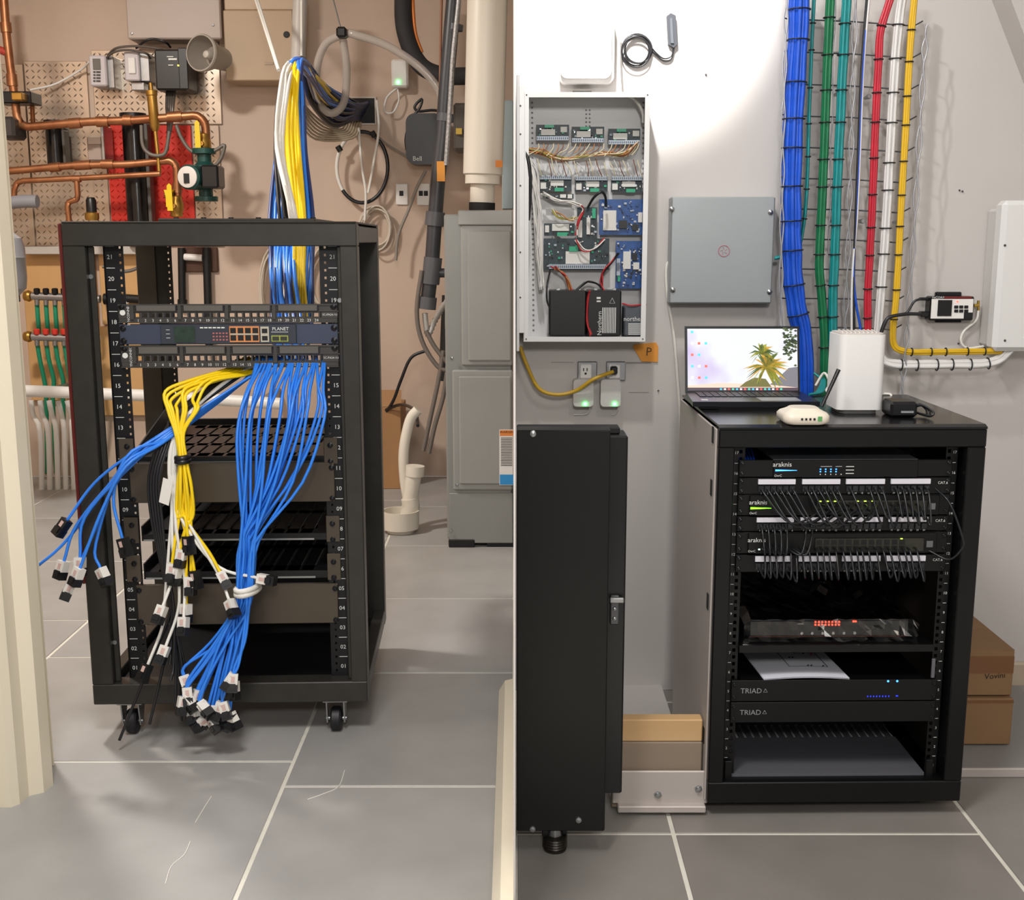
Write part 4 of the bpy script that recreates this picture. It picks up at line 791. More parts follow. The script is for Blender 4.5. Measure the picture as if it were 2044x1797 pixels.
b = B(); a, d_ = P(998, 868, YFN), P(1027, 857, YFN); b.box(a.x, -0.004, YFN - 0.0242, YFN - 0.0235, a.z, d_.z); b.build('orange_band', mat('label orange', 'e0863a', 0.5), st)
b = B(); b.text('WARNING', P(1014, 863, YFN - 0.0246), (1, 0, 0), (0, 0, 1), 0.012)
for k in range(18): a = P(1000, 872 + 3.2 * k, YFN); b.box(a.x, -0.008, YFN - 0.0242, YFN - 0.0235, a.z - 0.0018, a.z + 0.0004)
b.build('label_print', BLKM, st); b = B(); a, d_ = P(998, 965, YFN), P(1027, 945, YFN); b.box(a.x, -0.004, YFN - 0.0242, YFN - 0.0235, a.z, d_.z); b.build('blue_band', mat('label blue', '2f8fd0', 0.5), st)
VP = mat('white pvc vent', 'ddd6c8', 0.38); t = thing('vent_pipe', P(968, 415, 4.5), 'large white plastic vent pipe rising from the furnace', 'pipe')
c0, c1 = P(962, 418, 4.5), P(974, -40, 4.5); ax = (c1 - c0).normalized(); Lp = (c1 - c0).length
B().lathe(c0 + ax * 0.09, ax, [(0.064, 0), (0.064, 0.03), (0.072, 0.035), (0.072, Lp)], 28).build('pipe_run', VP, t)
B().lathe(c0, ax, [(0.045, 0.0), (0.045, 0.10), (0.055, 0.10), (0.055, 0.135)], 28).build('reducer', VP, t); B().lathe(c0 - ax * 0.004, ax, [(0.048, 0), (0.048, 0.028)], 28).build('rubber_collar', BLKM, t)
q = P(996, 327, 4.42); B().obox(q, (0.012, 0.004, 0), (0, 0.0008, 0), (0, 0, 0.012)).build('orange_tag', mat('label orange', 'e0863a', 0.5), t)
T(rect(B(), 1002, 200, 1025, 418, 5.0, 0.1, 0.004).build('duct_panel', mat('pale blue duct', 'b9ccd2', 0.4, 0.2)), 'pale bluish metal duct panel behind the white vent pipe', 'duct')
# ---- floor drain trap and boxes
t = thing('drain_trap', FL(800, 1072), 'white plastic condensate trap pipe standing in a floor drain cup', 'drain'); c = FL(800, 1062)
B().lathe(c, (0, 0, 1), [(0.052, 0.0), (0.056, 0.012), (0.070, 0.016), (0.072, 0.085), (0.066, 0.085), (0.062, 0.02), (0.0, 0.02)], 26).build('drain_cup', VP, t)
q = [c + V((0.01, 0.02, 0.03)), c + V((0.035, 0.02, 0.10))]; Yc = c.y + 0.02
B().tube(spline([c + V((0.02, 0.02, 0.03)), P(820, 1015, Yc), P(818, 995, Yc)], 4), 0.034, 16).build('elbow', VP, t)
B().tube([P(818, 1000, Yc), P(828, 935, Yc)], 0.030, 18).build('standpipe', VP, t); B().tube(spline([P(816, 1005, Yc + 0.05), P(808, 960, Yc + 0.06), P(806, 900, Yc + 0.06), P(818, 840, Yc + 0.06), P(834, 818, Yc + 0.06)], 5), 0.020, 12).build('trap_arm', VP, t)
B().tube([P(828, 950, Yc), P(829, 930, Yc)], 0.036, 18).build('socket_rim', VP, t)
CARD = mat('cardboard', 'a37a52', 0.8, 0, 0.06, 6)
def carton(name, x0, y0, x1, y1, z, Y, dep, m, label, parts):
    a, d_ = P(x0, y1, Y), P(x1, y0, Y); t = thing(name, ((a.x + d_.x) / 2, Y + dep / 2, z), label, 'box')
    B().box(a.x, d_.x, Y, Y + dep, z, d_.z, 0.003).build('carton_body', m, t); parts(t, a, d_, z); return t
def cpl(t, a, d_, z):
    B().box(a.x + 0.01, a.x + 0.05, 5.296, 5.3, z + 0.06, z + 0.2).build('label', WHT, t); B().box(a.x + 0.02, a.x + 0.04, 5.295, 5.296, z + 0.17, z + 0.19).build('red_mark', mat('red mark', 'a03028', 0.5), t)
    B().prism([(a.x, 5.3, d_.z), (d_.x, 5.3, d_.z), (d_.x, 5.34, d_.z + 0.07), (a.x, 5.34, d_.z + 0.07)], (0, 0.003, 0)).build('flap', CARD, t)
carton('cardboard_box', 690, 812, 800, 940, 0.0, 5.3, 0.25, CARD, 'cardboard box with white label on the floor behind the rack', cpl)
# ================================================================ right room: wall
YW = YR
RWH = mat('white enamel', 'dddcda', 0.35)
# access point box at the top left
t = thing('wireless_router', P(1178, 172, YW), 'white rounded wireless unit on the brightly lit wall above the open cabinet', 'router')
a, d_ = P(1118, 165, YW - 0.05), P(1228, 18, YW - 0.05); rr = 0.014; x0, x1, z0, z1 = a.x, d_.x, a.z, d_.z
def rrect(x0, x1, z0, z1, rr, y): 
    o = []
    for cx_, cz, s0 in ((x1 - rr, z1 - rr, 0), (x0 + rr, z1 - rr, 90), (x0 + rr, z0 + rr, 180), (x1 - rr, z0 + rr, 270)):
        o += [(cx_ + rr * math.cos(math.radians(s0 + 18 * k)), y, cz + rr * math.sin(math.radians(s0 + 18 * k))) for k in range(6)]
    return o
B().prism(rrect(x0, x1, z0, z1, rr, YW - 0.045), (0, 0.045, 0)).build('base', mat('grey white base', 'c9c5c0', 0.4), t)
B().prism(rrect(x0 + 0.001, x1 - 0.007, z0 + 0.009, z1 - 0.006, rr, YW - 0.055), (0, 0.01, 0)).build('cover', RWH, t)
rect(B(), 1144, 178, 1182, 181, YW - 0.03, 0.03, 0.0).build('vent_slot', mat('grey slot', '8a8780', 0.5), t)
# antenna with coiled cable
AG = mat('antenna grey', '43464c', 0.4)
t = thing('antenna', P(1340, 95, YW), 'dark grey stick antenna on the wall with its coiled black lead', 'antenna')
q = [P(1331, 32, YW - 0.012), P(1339, 26, YW - 0.012), P(1349, 31, YW - 0.012), P(1352, 88, YW - 0.012), P(1345, 95, YW - 0.012), P(1334, 88, YW - 0.012)]
B().prism(q, (0, 0.012, 0)).build('antenna_body', AG, t); B().prism([P(1337, 36, YW - 0.016), P(1342, 36, YW - 0.016), P(1345, 86, YW - 0.016), P(1339, 86, YW - 0.016)], (0, 0.004, 0)).build('ridge', mat('antenna light ridge', '5b5f66', 0.4), t)
for k in range(7):
    ja, jb, jc = jt(3), jt(3), jt(3); q = [P(1272 + ja + (27 + jc) * math.cos(a), 101 + jb + (29 + jc) * math.sin(a), YW - 0.004 - 0.0018 * k) for a in [j * 2 * math.pi / 26 for j in range(26)]]
    B().tube(q, 0.0016, 6, closed=True).build('lead_turn', CK, t)
for k in range(2): B().tube(spline([P(1298, 92 + 6 * k, YW - 0.008), P(1310, 106 + 4 * k, YW - 0.006), P(1325, 117 + 4 * k, YW - 0.006), P(1340, 112 + 5 * k, YW - 0.006), P(1344 + 2 * k, 94, YW - 0.006)], 6), 0.0016, 6).build('lead', CK, t)
pipe('white_cable', [(1240, 85), (1240, 130), (1243, 182)], 0.0022, mat('grey cord thin', '77736e', 0.5), 'thin grey cord dropping from the wireless unit to the cabinet', 'cord', Y=YW - 0.004, k=4)
for (x, y) in ((1409, 149), (1314, 780), (1915, 380), (1921, 382)): 
    b = B(); b.lathe(P(x, y, YW - 0.0005), (0, -1, 0), [(0.0022, 0), (0.0022, 0.001), (0.0012, 0.004), (0, 0.004)], 8); T(b.build('wall_anchor', mat('dark anchor', '3f3b38', 0.5)), {1409: 'small wall anchor right of the lit antenna', 1314: 'small black wall screw right of the two sockets', 1915: 'left one of two wall screw holes above the control module', 1921: 'right one of two wall screw holes above the control module'}[x], 'screw')
# ---- open alarm cabinet
YC = YW - 0.10; CBW = mat('cabinet white', 'd2d1d0', 0.4)
cab = thing('alarm_cabinet', P(1175, 686, YW - 0.05), 'open white metal alarm cabinet full of circuit boards and wires', 'cabinet')
a, d_ = P(1045, 682, YC), P(1298, 184, YC); cx0, cx1, cz0, cz1 = a.x, d_.x, a.z, d_.z
B().box(cx0, cx1, YW - 0.004, YW, cz0, cz1).build('back_plate', CBW, cab)
for nm, bx in (('side_wall', (cx0, cx0 + 0.002, YC, YW, cz0, cz1)), ('side_wall', (cx1 - 0.002, cx1, YC, YW, cz0, cz1)), ('top_wall', (cx0, cx1, YC, YW, cz1 - 0.002, cz1)), ('bottom_wall', (cx0, cx1, YC, YW, cz0, cz0 + 0.002))): B().box(*bx).build(nm, CBW, cab)
fw = 0.011
for bx in ((cx0, cx0 + fw, cz0, cz1), (cx1 - fw, cx1, cz0, cz1), (cx0 + fw, cx1 - fw, cz0, cz0 + fw), (cx0 + fw, cx1 - fw, cz1 - fw, cz1)): B().box(bx[0], bx[1], YC - 0.002, YC, bx[2], bx[3]).build('flange', RWH, cab)
for (x, z) in ((cx0 + 0.006, cz1 - 0.006), (cx1 - 0.006, cz1 - 0.006), (cx0 + 0.006, cz0 + 0.006), (cx1 - 0.006, cz0 + 0.006)): B().lathe((x, YC - 0.002, z), (0, -1, 0), [(0.0016, 0), (0.0016, 0.001), (0, 0.002)], 8).build('screw', mat('dark anchor', '3f3b38', 0.5), cab)
HOLE = mat('punched hole grey', '77757a', 0.6)
b = B(); yb = YW - 0.0045
for px in (1062, 1284):
    for k in range(46): b.lathe(P(px + (3 if px < 1100 else 0) * k / 46, 205 + 10.1 * k, yb), (0, -1, 0), [(0.0026, 0), (0.0026, 0.0003), (0, 0.0003)], 6)
for px in (1170, 1177):
    for k in range(5): b.lathe(P(px, 220 + 8 * k, yb), (0, -1, 0), [(0.0022, 0), (0.0022, 0.0003), (0, 0.0003)], 6)
b.build('punched_holes', HOLE, cab, kind='stuff')
# opened door, folded back along the divider
dr = B().box(0.004, 0.010, YC - 0.20, YC - 0.002, cz0 - 0.005, cz1 + 0.012, 0.002).build('door_panel', RWH, cab)
B().box(0.010, cx0 + 0.002, YC - 0.012, YC - 0.004, cz0 + 0.02, cz1 + 0.012, 0.001).build('door_flange', RWH, dr)
for z in (cz1 - 0.03, cz1 - 0.09, cz1 - 0.2, cz0 + 0.2, cz0 + 0.1): B().lathe((0.013, YC - 0.012, z), (0, -1, 0), [(0.002, 0), (0.002, 0.001), (0, 0.001)], 8).build('door_screw', mat('dark anchor', '3f3b38', 0.5), dr)
# boards
PCB_D = mat('dark green pcb', '24343a', 0.45, 0, 0.35, 120); PCB_B = mat('blue pcb', '1f4a86', 0.4, 0, 0.3, 90)
CHIP = mat('chip black', '17181a', 0.4); TERM = mat('terminal grey', 'a3adb8', 0.45); GCON = mat('green connector', '1f9a72', 0.4); LBL = mat('sticker white', 'd5d3cd', 0.6); CAPM = mat('silver can', 'b9bbc0', 0.3, 0.7)
def board(x0, y0, x1, y1, m, label, term=None, conn=None, stick=None, dens=26, blk=None, Y=None):
    Yb = Y or (YW - 0.03); t = thing('circuit_board', P((x0 + x1) / 2, y1, Yb), label, 'circuit board', 'circuit boards in the alarm cabinet')
    rect(B(), x0, y0, x1, y1, Yb, 0.003).build('board', m, t)
    rnd = random.Random(int(x0 * 7 + y0)); b = B(); 
    for k in range(dens):
        x, y = rnd.uniform(x0 + 3, x1 - 5), rnd.uniform(y0 + 3, y1 - 5); w_, h_ = rnd.choice([(2, 2), (3, 2), (5, 4), (2, 4), (3, 3)])
        b.m(rnd.choice([CHIP, CHIP, CAPM, LBL, TERM, GCON] if m != PCB_B else [CHIP, LBL, CAPM, PCB_B, TERM])); rect(b, x, y, x + w_, y + h_, Yb - rnd.choice([0.003, 0.005]), 0.003 if False else 0.005)
    b.build('components', None, t, kind='stuff')
    if term:
        X0, Z0, X1, Z1 = term; n = max(4, int((X1 - X0) / 4)); tb = rect(B(), X0, Z0, X1, Z1, Yb - 0.012, 0.012).build('terminal_strip', TERM, t); b = B(); g = (X1 - X0) / n
        for k in range(n): rect(b, X0 + g * (k + 0.25), Z0 + (Z1 - Z0) * 0.25, X0 + g * (k + 0.75), Z0 + (Z1 - Z0) * 0.75, Yb - 0.0125, 0.0006)
        b.build('terminal_screws', mat('terminal dark', '4f5760', 0.5), tb)
    if conn: rect(B(), *conn, Yb - 0.010, 0.010).build('plug_connector', GCON, t)
    for s_ in (stick or []): rect(B(), *s_, Yb - 0.0065, 0.0065).build('sticker', LBL, t)
    for s_ in (blk or []): rect(B(), *s_, Yb - 0.006, 0.006).build('processor', CHIP, t)
pos = ['leftmost', 'middle', 'rightmost']
for i, (x0, y0, x1, y1) in enumerate(((1070, 249, 1136, 281), (1141, 253, 1206, 285), (1214, 257, 1278, 289))):
    board(x0, y0, x1, y1, PCB_D, '%s small dark circuit board in the top row of the alarm cabinet' % pos[i], (x0 + 1, y1 - 9, x1 - 1, y1 - 1), (x0 + 17, y0, x0 + 36, y0 + 6), [(x0 + 10, y0 + 9, x0 + 38, y0 + 21), (x0 + 49, y0 + 4, x0 + 62, y0 + 15)])
for i, (x0, y0, x1, y1) in enumerate(((1077, 350, 1141, 382), (1148, 352, 1213, 383), (1220, 352, 1282, 384))):
    board(x0, y0, x1, y1, PCB_D, '%s small dark circuit board in the second row of the alarm cabinet' % pos[i], (x0 + 1, y0, x1 - 1, y0 + 8), (x0 + 30, y1 - 7, x0 + 48, y1), [(x0 + 22, y0 + 10, x0 + 48, y0 + 21), (x0 + 2, y0 + 14, x0 + 13, y0 + 27)])
board(1090, 387, 1145, 397, PCB_D, 'narrow circuit board strip under the second row at the left', None, None, [(1118, 388, 1130, 395), (1133, 388, 1142, 396)], 10)
board(1086, 446, 1147, 471, PCB_D, 'small dark circuit board above the large dark one at the left', None, (1112, 464, 1132, 471), [(1102, 447, 1136, 461), (1088, 450, 1096, 464)], 18)
board(1152, 414, 1192, 476, PCB_D, 'upright narrow dark circuit board left of the big blue one', None, (1182, 416, 1189, 436), [(1171, 434, 1178, 468), (1154, 440, 1162, 474)], 24)
board(1196, 398, 1283, 469, PCB_B, 'big blue circuit board at the right middle of the alarm cabinet', None, None, [(1204, 420, 1230, 460), (1274, 424, 1282, 444)], 60, [(1236, 440, 1252, 456), (1262, 448, 1274, 460)])
board(1085, 476, 1216, 539, PCB_D, 'largest dark circuit board with silver shield above the batteries', (1096, 528, 1210, 537), (1136, 492, 1154, 502), [(1129, 502, 1177, 527)], 80)
board(1229, 481, 1286, 576, PCB_B, 'upright blue circuit board above the small grey battery', (1231, 516, 1238, 550), (1233, 548, 1238, 562), [(1244, 502, 1259, 537), (1264, 524, 1276, 538)], 60, [(1262, 506, 1272, 520)])
# batteries
BT = mat('battery black', '121214', 0.35); BG = mat('battery grey', '4b4f56', 0.4)
def battery(x0, y0, x1, y1, m, label, txt):
    Yb = YC + 0.012; t = thing('battery', P((x0 + x1) / 2, y1, Yb), label, 'battery'); rect(B(), x0, y0, x1, y1, Yb, 0.075, 0.003).build('case', m, t)
    if txt == 1:
        b = B(); b.text('Northern', P(x0 + 25, (y0 + y1) / 2 + 20, Yb - 0.0006), (0, 0, 1), (-1, 0, 0), 0.014)
        for k in range(9): rect(b, x0 + 30 + k * 3.2, y0 + 34, x0 + 31.6 + k * 3.2, y1 - 6, Yb - 0.0006, 0.0006)
        for (x, y, w_, h_) in ((x0 + 19, y0 + 13, 8, 4), (x0 + 19, y0 + 20, 8, 3)): rect(b, x, y, x + w_, y + h_, Yb - 0.0006, 0.0006)
        c = P(x0 + 50, y0 + 22, Yb - 0.0004); b.tube([c + V((0.007 * math.cos(q), 0, 0.008 * math.sin(q))) for q in (0.5 * math.pi, 1.17 * math.pi, 1.83 * math.pi)], 0.0007, 4, closed=True); b.build('lettering', WPR, t)
    if txt == 2:
        b = B(); b.text('northern', P((x0 + x1) / 2, y0 + 25, Yb - 0.0006), (1, 0, 0), (0, 0, 1), 0.014)
        for k in range(6): rect(b, x0 + 8, y0 + 34 + k * 4, x1 - 4, y0 + 36 + k * 4, Yb - 0.0006, 0.0006)
        b.build('lettering', WPR, t)
    for k in (0.25, 0.8): rect(B(), x0 + (x1 - x0) * k - 3, y0 - 4, x0 + (x1 - x0) * k + 3, y0, Yb + 0.03, 0.01).build('terminal', STEEL, t)
battery(1096, 580, 1170, 671, BT, 'plain black battery at the lower left of the alarm cabinet', 0); battery(1172, 580, 1240, 671, BT, 'black battery with white upright lettering in the alarm cabinet', 1); battery(1246, 612, 1288, 671, BG, 'small grey battery at the lower right of the alarm cabinet', 2)
# wires
def wires(name, n, pts, spread, m, r, label, Yw):
    for k in range(n):
        q = [P(x + jt(spread[i % len(spread)]), y + jt(spread[i % len(spread)] * 0.7), Yw + jt(0.008)) for i, (x, y) in enumerate(pts)]
        mm = m[k % len(m)] if isinstance(m, (list, tuple)) else m
        T(B().tube(spline(q, 4), r, 5).build(name, mm), label, 'wire', label)
OW = mat('orange wire', 'b8763a', 0.45); YWm = mat('cream wire', 'd9cba6', 0.45); RW = mat('red wire', 'b5252a', 0.45); BRW = mat('brown wire', '7a4a30', 0.5); GRW = mat('olive wire', '9a9440', 0.5); GYW = mat('pale grey wire', 'cfccc8', 0.5)
wires('hookup_wire', 22, [(1056, 318), (1066, 345), (1072, 420), (1076, 500), (1082, 575)], [6, 8, 8, 7, 6], [GYW, GYW, CWH], 0.0016, 'pale grey wire in the bunch down the left of the alarm cabinet', YW - 0.045)
wires('hookup_wire', 12, [(1054, 300), (1080, 305), (1120, 318), (1160, 312), (1200, 306), (1245, 308), (1272, 285)], [6, 8, 7, 6, 5, 6, 3], [OW, YWm, BRW, GRW, YWm], 0.0014, 'thin coloured wire in the sideways bunch below the top board row', YW - 0.04)
for j, (xa, xb) in enumerate(((1075, 1135), (1150, 1205), (1222, 1276))):
    for k in range(7):
        x = xa + (xb - xa) * k / 6; lab = 'thin wire dropping from the %s top row board' % pos[j]
        T(B().tube(spline([P(x, 287, YW - 0.04), P(x - 4 + jt(3), 298, YW - 0.046), P(x - 16 + jt(4), 309 + jt(4), YW - 0.048)], 4), 0.0011, 5).build('hookup_wire', [YWm, OW, BRW][k % 3]), lab, 'wire', lab)
        lab = 'thin wire rising from the %s second row board' % pos[j]; x = xa + 6 + (xb - xa) * k / 6
        T(B().tube(spline([P(x, 352, YW - 0.042), P(x - 3 + jt(4), 338, YW - 0.05), P(x - 10 + jt(6), 320 + jt(5), YW - 0.048)], 4), 0.0011, 5).build('hookup_wire', [YWm, GYW, BRW][k % 3]), lab, 'wire', lab)
wires('hookup_wire', 8, [(1082, 385), (1110, 400), (1140, 404), (1160, 412)], [4, 5, 4, 4], [GYW, CWH], 0.0014, 'white wire running right below the second board row', YW - 0.045)
wires('hookup_wire', 7, [(1105, 420), (1118, 432), (1135, 438), (1150, 436)], [6, 8, 7, 5], [YWm, GRW, OW], 0.0012, 'tangled cream wire above the left lower boards', YW - 0.042)
wires('hookup_wire', 4, [(1158, 410), (1162, 420), (1155, 440), (1150, 470)], [3, 3, 2, 2], [RW, RW, CWH], 0.0017, 'red wire beside the upright narrow board', YW - 0.05)
wires('hookup_wire', 3, [(1150, 478), (1165, 500), (1185, 498), (1205, 475)], [3, 3, 3, 4], [CWH, CWH, RW], 0.0016, 'white wire looping over the largest board', YW - 0.05)
wires('hookup_wire', 6, [(1104, 534), (1122, 545), (1132, 560), (1140, 582)], [6, 4, 3, 3], [RW, OW, OW, BRW], 0.0016, 'red and orange wire running from the largest board to the batteries', YW - 0.055)
wires('hookup_wire', 4, [(1235, 505), (1222, 525), (1204, 540), (1200, 560), (1205, 580)], [2, 3, 4, 3, 3], [RW, CK], 0.0017, 'red or black wire curving from the upright blue board to the battery', YW - 0.055)
wires('hookup_wire', 3, [(1150, 580), (1165, 565), (1180, 562), (1198, 572), (1204, 585)], [3, 3, 3, 3, 3], [CK], 0.0017, 'black wire arching over the battery tops', YW - 0.06)
wires('hookup_wire', 3, [(1178, 580), (1172, 600), (1172, 640), (1180, 670)], [2, 2, 2, 3], [RW], 0.0018, 'red wire running down between the two black batteries', YC + 0.008)
T(B().tube(spline([P(1098, 540, YW - 0.06), P(1092, 570, YC + 0.006), P(1092, 600, YC + 0.004), P(1098, 616, YC + 0.006)], 6), 0.0022, 6).build('battery_lead', CK), 'black battery lead curving at the left of the plain battery', 'wire')
T(B().tube(spline([P(1242, 606, YC + 0.02), P(1260, 610, YC + 0.01), P(1290, 608, YC + 0.02)], 6), 0.0018, 6).build('battery_lead', RW), 'red lead over the small grey battery', 'wire')
T(B().tube(spline([P(1046, 290, YC + 0.004), P(1056, 330, YC), P(1058, 380, YC + 0.004), P(1054, 440, YC + 0.01)], 6), 0.0045, 8).build('black_cable', CK), 'thick black cord down the left edge inside the alarm cabinet', 'cord')
T(B().tube(spline([P(1173, 415, YW - 0.06), P(1185, 395, YC + 0.01), P(1200, 383, YC + 0.006), P(1208, 392, YC + 0.02), P(1210, 412, YW - 0.05)], 6), 0.003, 8).build('black_cable', CK), 'short black data cable arching to the big blue board', 'cable')
T(B().tube(spline([P(1246, 188, YC + 0.05), P(1268, 200, YC + 0.05), P(1282, 222, YC + 0.05), P(1284, 245, YC + 0.06)], 6), 0.0035, 6).build('white_cable', CWH), 'white cord entering the alarm cabinet at its top right', 'cord')
# note, sockets
t = thing('sticky_note', P(1290, 722, YW), 'orange sticky note with a handwritten P under the alarm cabinet', 'note')
B().prism([P(1265, 688, YW - 0.004), P(1310, 684, YW - 0.004), P(1314, 692, YW - 0.004), P(1313, 723, YW - 0.004), P(1281, 722, YW - 0.004), P(1264, 694, YW - 0.004)], (0, 0.0035, 0)).build('paper', mat('orange paper', 'e0953a', 0.7), t)
b = B(); b.text('P', P(1295, 703, YW - 0.0046), (1, 0, -0.08), (0.05, 0, 1), 0.028); b.build('handwriting', mat('pen', '5a4020', 0.7), t)
for i, cx_ in enumerate((1170, 1227)):
    t = thing('wall_socket', P(cx_, 815, YW), ['left white wall socket with empty outlet and green-lit adapter below', 'right white wall socket with a plug in it and green-lit adapter below'][i], 'socket')
    rect(B(), cx_ - 17, 722, cx_ + 22, 760, YW - 0.01, 0.01, 0.002).build('metal_frame', STEEL, t); rect(B(), cx_ - 12, 728, cx_ + 11, 756, YW - 0.016, 0.008, 0.002).build('outlet', WHT, t)
    if i == 0:
        b = B(); rect(b, cx_ - 6, 735, cx_ - 4, 741, YW - 0.0168, 0.001); rect(b, cx_ + 1, 735, cx_ + 3, 741, YW - 0.0168, 0.001); rect(b, cx_ - 3, 744, cx_ + 1, 748, YW - 0.0168, 0.001); b.build('slots', BLKM, t)
    else: rect(B(), cx_ - 8, 732, cx_ + 6, 748, YW - 0.035, 0.02, 0.003).build('plug', BLK2, t)
    B().prism(rrect(P(cx_ - 20, 0, YW).x, P(cx_ + 22, 0, YW).x, P(0, 812, YW - 0.04).z, P(0, 758, YW - 0.04).z, 0.008, YW - 0.04), (0, 0.04, 0)).build('adapter', mat('adapter white', 'cbc7c4', 0.45), t)
    B().lathe(P(cx_ + (-2 if i == 0 else 0), 807, YW - 0.041), (0, -1, 0), [(0.004, 0), (0.0035, 0.003), (0, 0.004)], 12).build('indicator', mat('green led strong', '4dff7a', 0.4, emit=12), t)
    B().tube(spline([P(cx_ + 8, 813, YW - 0.02), P(cx_ + 2, 826, YW - 0.006), P(cx_ - 25 + 20 * i, 828, YW - 0.004)], 5), 0.0018, 6).build('lead', WHT, t)
for k, (x0, y0, x1, y1) in enumerate(((1100, 723, 1145, 724), (1250, 723, 1300, 726), (1255, 783, 1295, 784))): T(rect(B(), x0, y0, x1, y1, YW - 0.001, 0.001).build('pencil_line', mat('pencil grey', '8f8a86', 0.7)), ['pencil line on the wall left of the sockets', 'pencil line on the wall under the orange note', 'pencil line on the wall right of the adapters'][k], 'mark')
pipe('extension_cable', [(1038, 692, YW - 0.05), (1052, 730, YW - 0.05), (1075, 775, YW - 0.05), (1110, 788, YW - 0.05), (1150, 780, YW - 0.05), (1185, 757, YW - 0.06), (1224, 742, YW - 0.045)], 0.0045, mat('yellow cord', 'c09a28', 0.4), 'yellow power cord sagging from the cabinet to the right socket', 'cord', Y=YW, k=7)
# grey steel junction panel
GS = mat('galvanised grey', 'a2a7a9', 0.36, 0.45, 0.06, 3)
t = thing('junction_box', P(1441, 608, YW), 'grey steel junction box with round emblem in the wall middle', 'junction box')
rect(B(), 1338, 393, 1544, 606, YW - 0.05, 0.05, 0.003).build('cover', GS, t)
for (x, y) in ((1341, 418), (1343, 579), (1538, 424), (1536, 583)): B().lathe(P(x, y, YW - 0.05), (0, -1, 0), [(0.0065, 0), (0.006, 0.003), (0, 0.006)], 12).build('screw', STEEL, t)
c = P(1445, 501, YW - 0.0505); b = B(); EM = mat('emblem mauve', 'b0707c', 0.5)
b.tube([c + V((0.0125 * math.cos(q), 0, 0.0125 * math.sin(q))) for q in [k * 2 * math.pi / 24 for k in range(24)]], 0.0011, 4, closed=True)
for q in range(5): 
    a = q * 1.2566; b.tube([c + V((0.003 * math.cos(a), 0, 0.003 * math.sin(a))), c + V((0.009 * math.cos(a + 0.6), 0, 0.009 * math.sin(a + 0.6)))], 0.0007, 4)
b.build('emblem', EM, t)
pipe('white_cable', [(1338, 520), (1330, 535), (1332, 590), (1345, 670), (1354, 780), (1362, 880), (1378, 980), (1398, 1070), (1412, 1130)], 0.0036, CWH, 'white cord running down the wall from the grey junction box behind the rack', 'cord', Y=YW - 0.008, k=6)
# ---- wire basket tray
TW = mat('tray wire', 'b2b3b8', 0.35, 0.6); YT = YW - 0.06
tray = thing('cable_tray', P(1690, 790, YT), 'steel wire basket cable tray fixed upright on the wall', 'cable tray')
rails = [[(1568, -20), (1565, 100), (1561, 250), (1559, 400), (1557, 550), (1556, 700)], [(1667, -20), (1660, 250), (1655, 500), (1651, 760)], [(1707, -20), (1700, 150), (1697, 300), (1692, 450), (1687, 600), (1683, 700)], [(1846, 50), (1840, 150), (1831, 300), (1823, 450), (1813, 600), (1805, 700), (1797, 790)]]
for i, rl in enumerate(rails):
    for dup in range(2 if i in (0, 2, 3) else 1):
        pts = []; n = 44
        base = spline([P(x, y, YT - (0.02 if i in (0, 3) else 0)) for x, y in rl], 10)
        for k, q in enumerate(base): pts.append(q + V(((0.0034 if i in (2, 3) else 0.002) * math.sin(k * 0.9 + dup * math.pi) + 0.004 * dup, -0.004 * dup, 0)))
        B().tube(pts, 0.0018, 6).build('rail_wire', TW, tray)
for k in range(11):
    yl, yr = 36 + 65.5 * k * (1 - 0.006 * k), 50 + 64.5 * k * (1 - 0.006 * k); xr = 1842 - 4.2 * k
    B().tube([P(1566 - k, yl, YT - 0.018), P(1572 - k, yl + 2, YT), P(1700 - k, (yl + yr) / 2, YT), P(xr - 18, yr + 2, YT), P(xr, yr - 8, YT - 0.02)], 0.0017, 6).build('rung', mat('dark rung wire', '55565b', 0.4, 0.5), tray)
for (x, y) in ((1676, 40), (1666, 190), (1727, 196), (1799, 202), (1657, 441), (1714, 442), (1783, 444)): B().lathe(P(x, y, YT + 0.03), (0, -1, 0), [(0.004, 0), (0.006, 0.03), (0.004, 0.036), (0.0, 0.036)], 10).build('wall_clip', STEEL, tray)
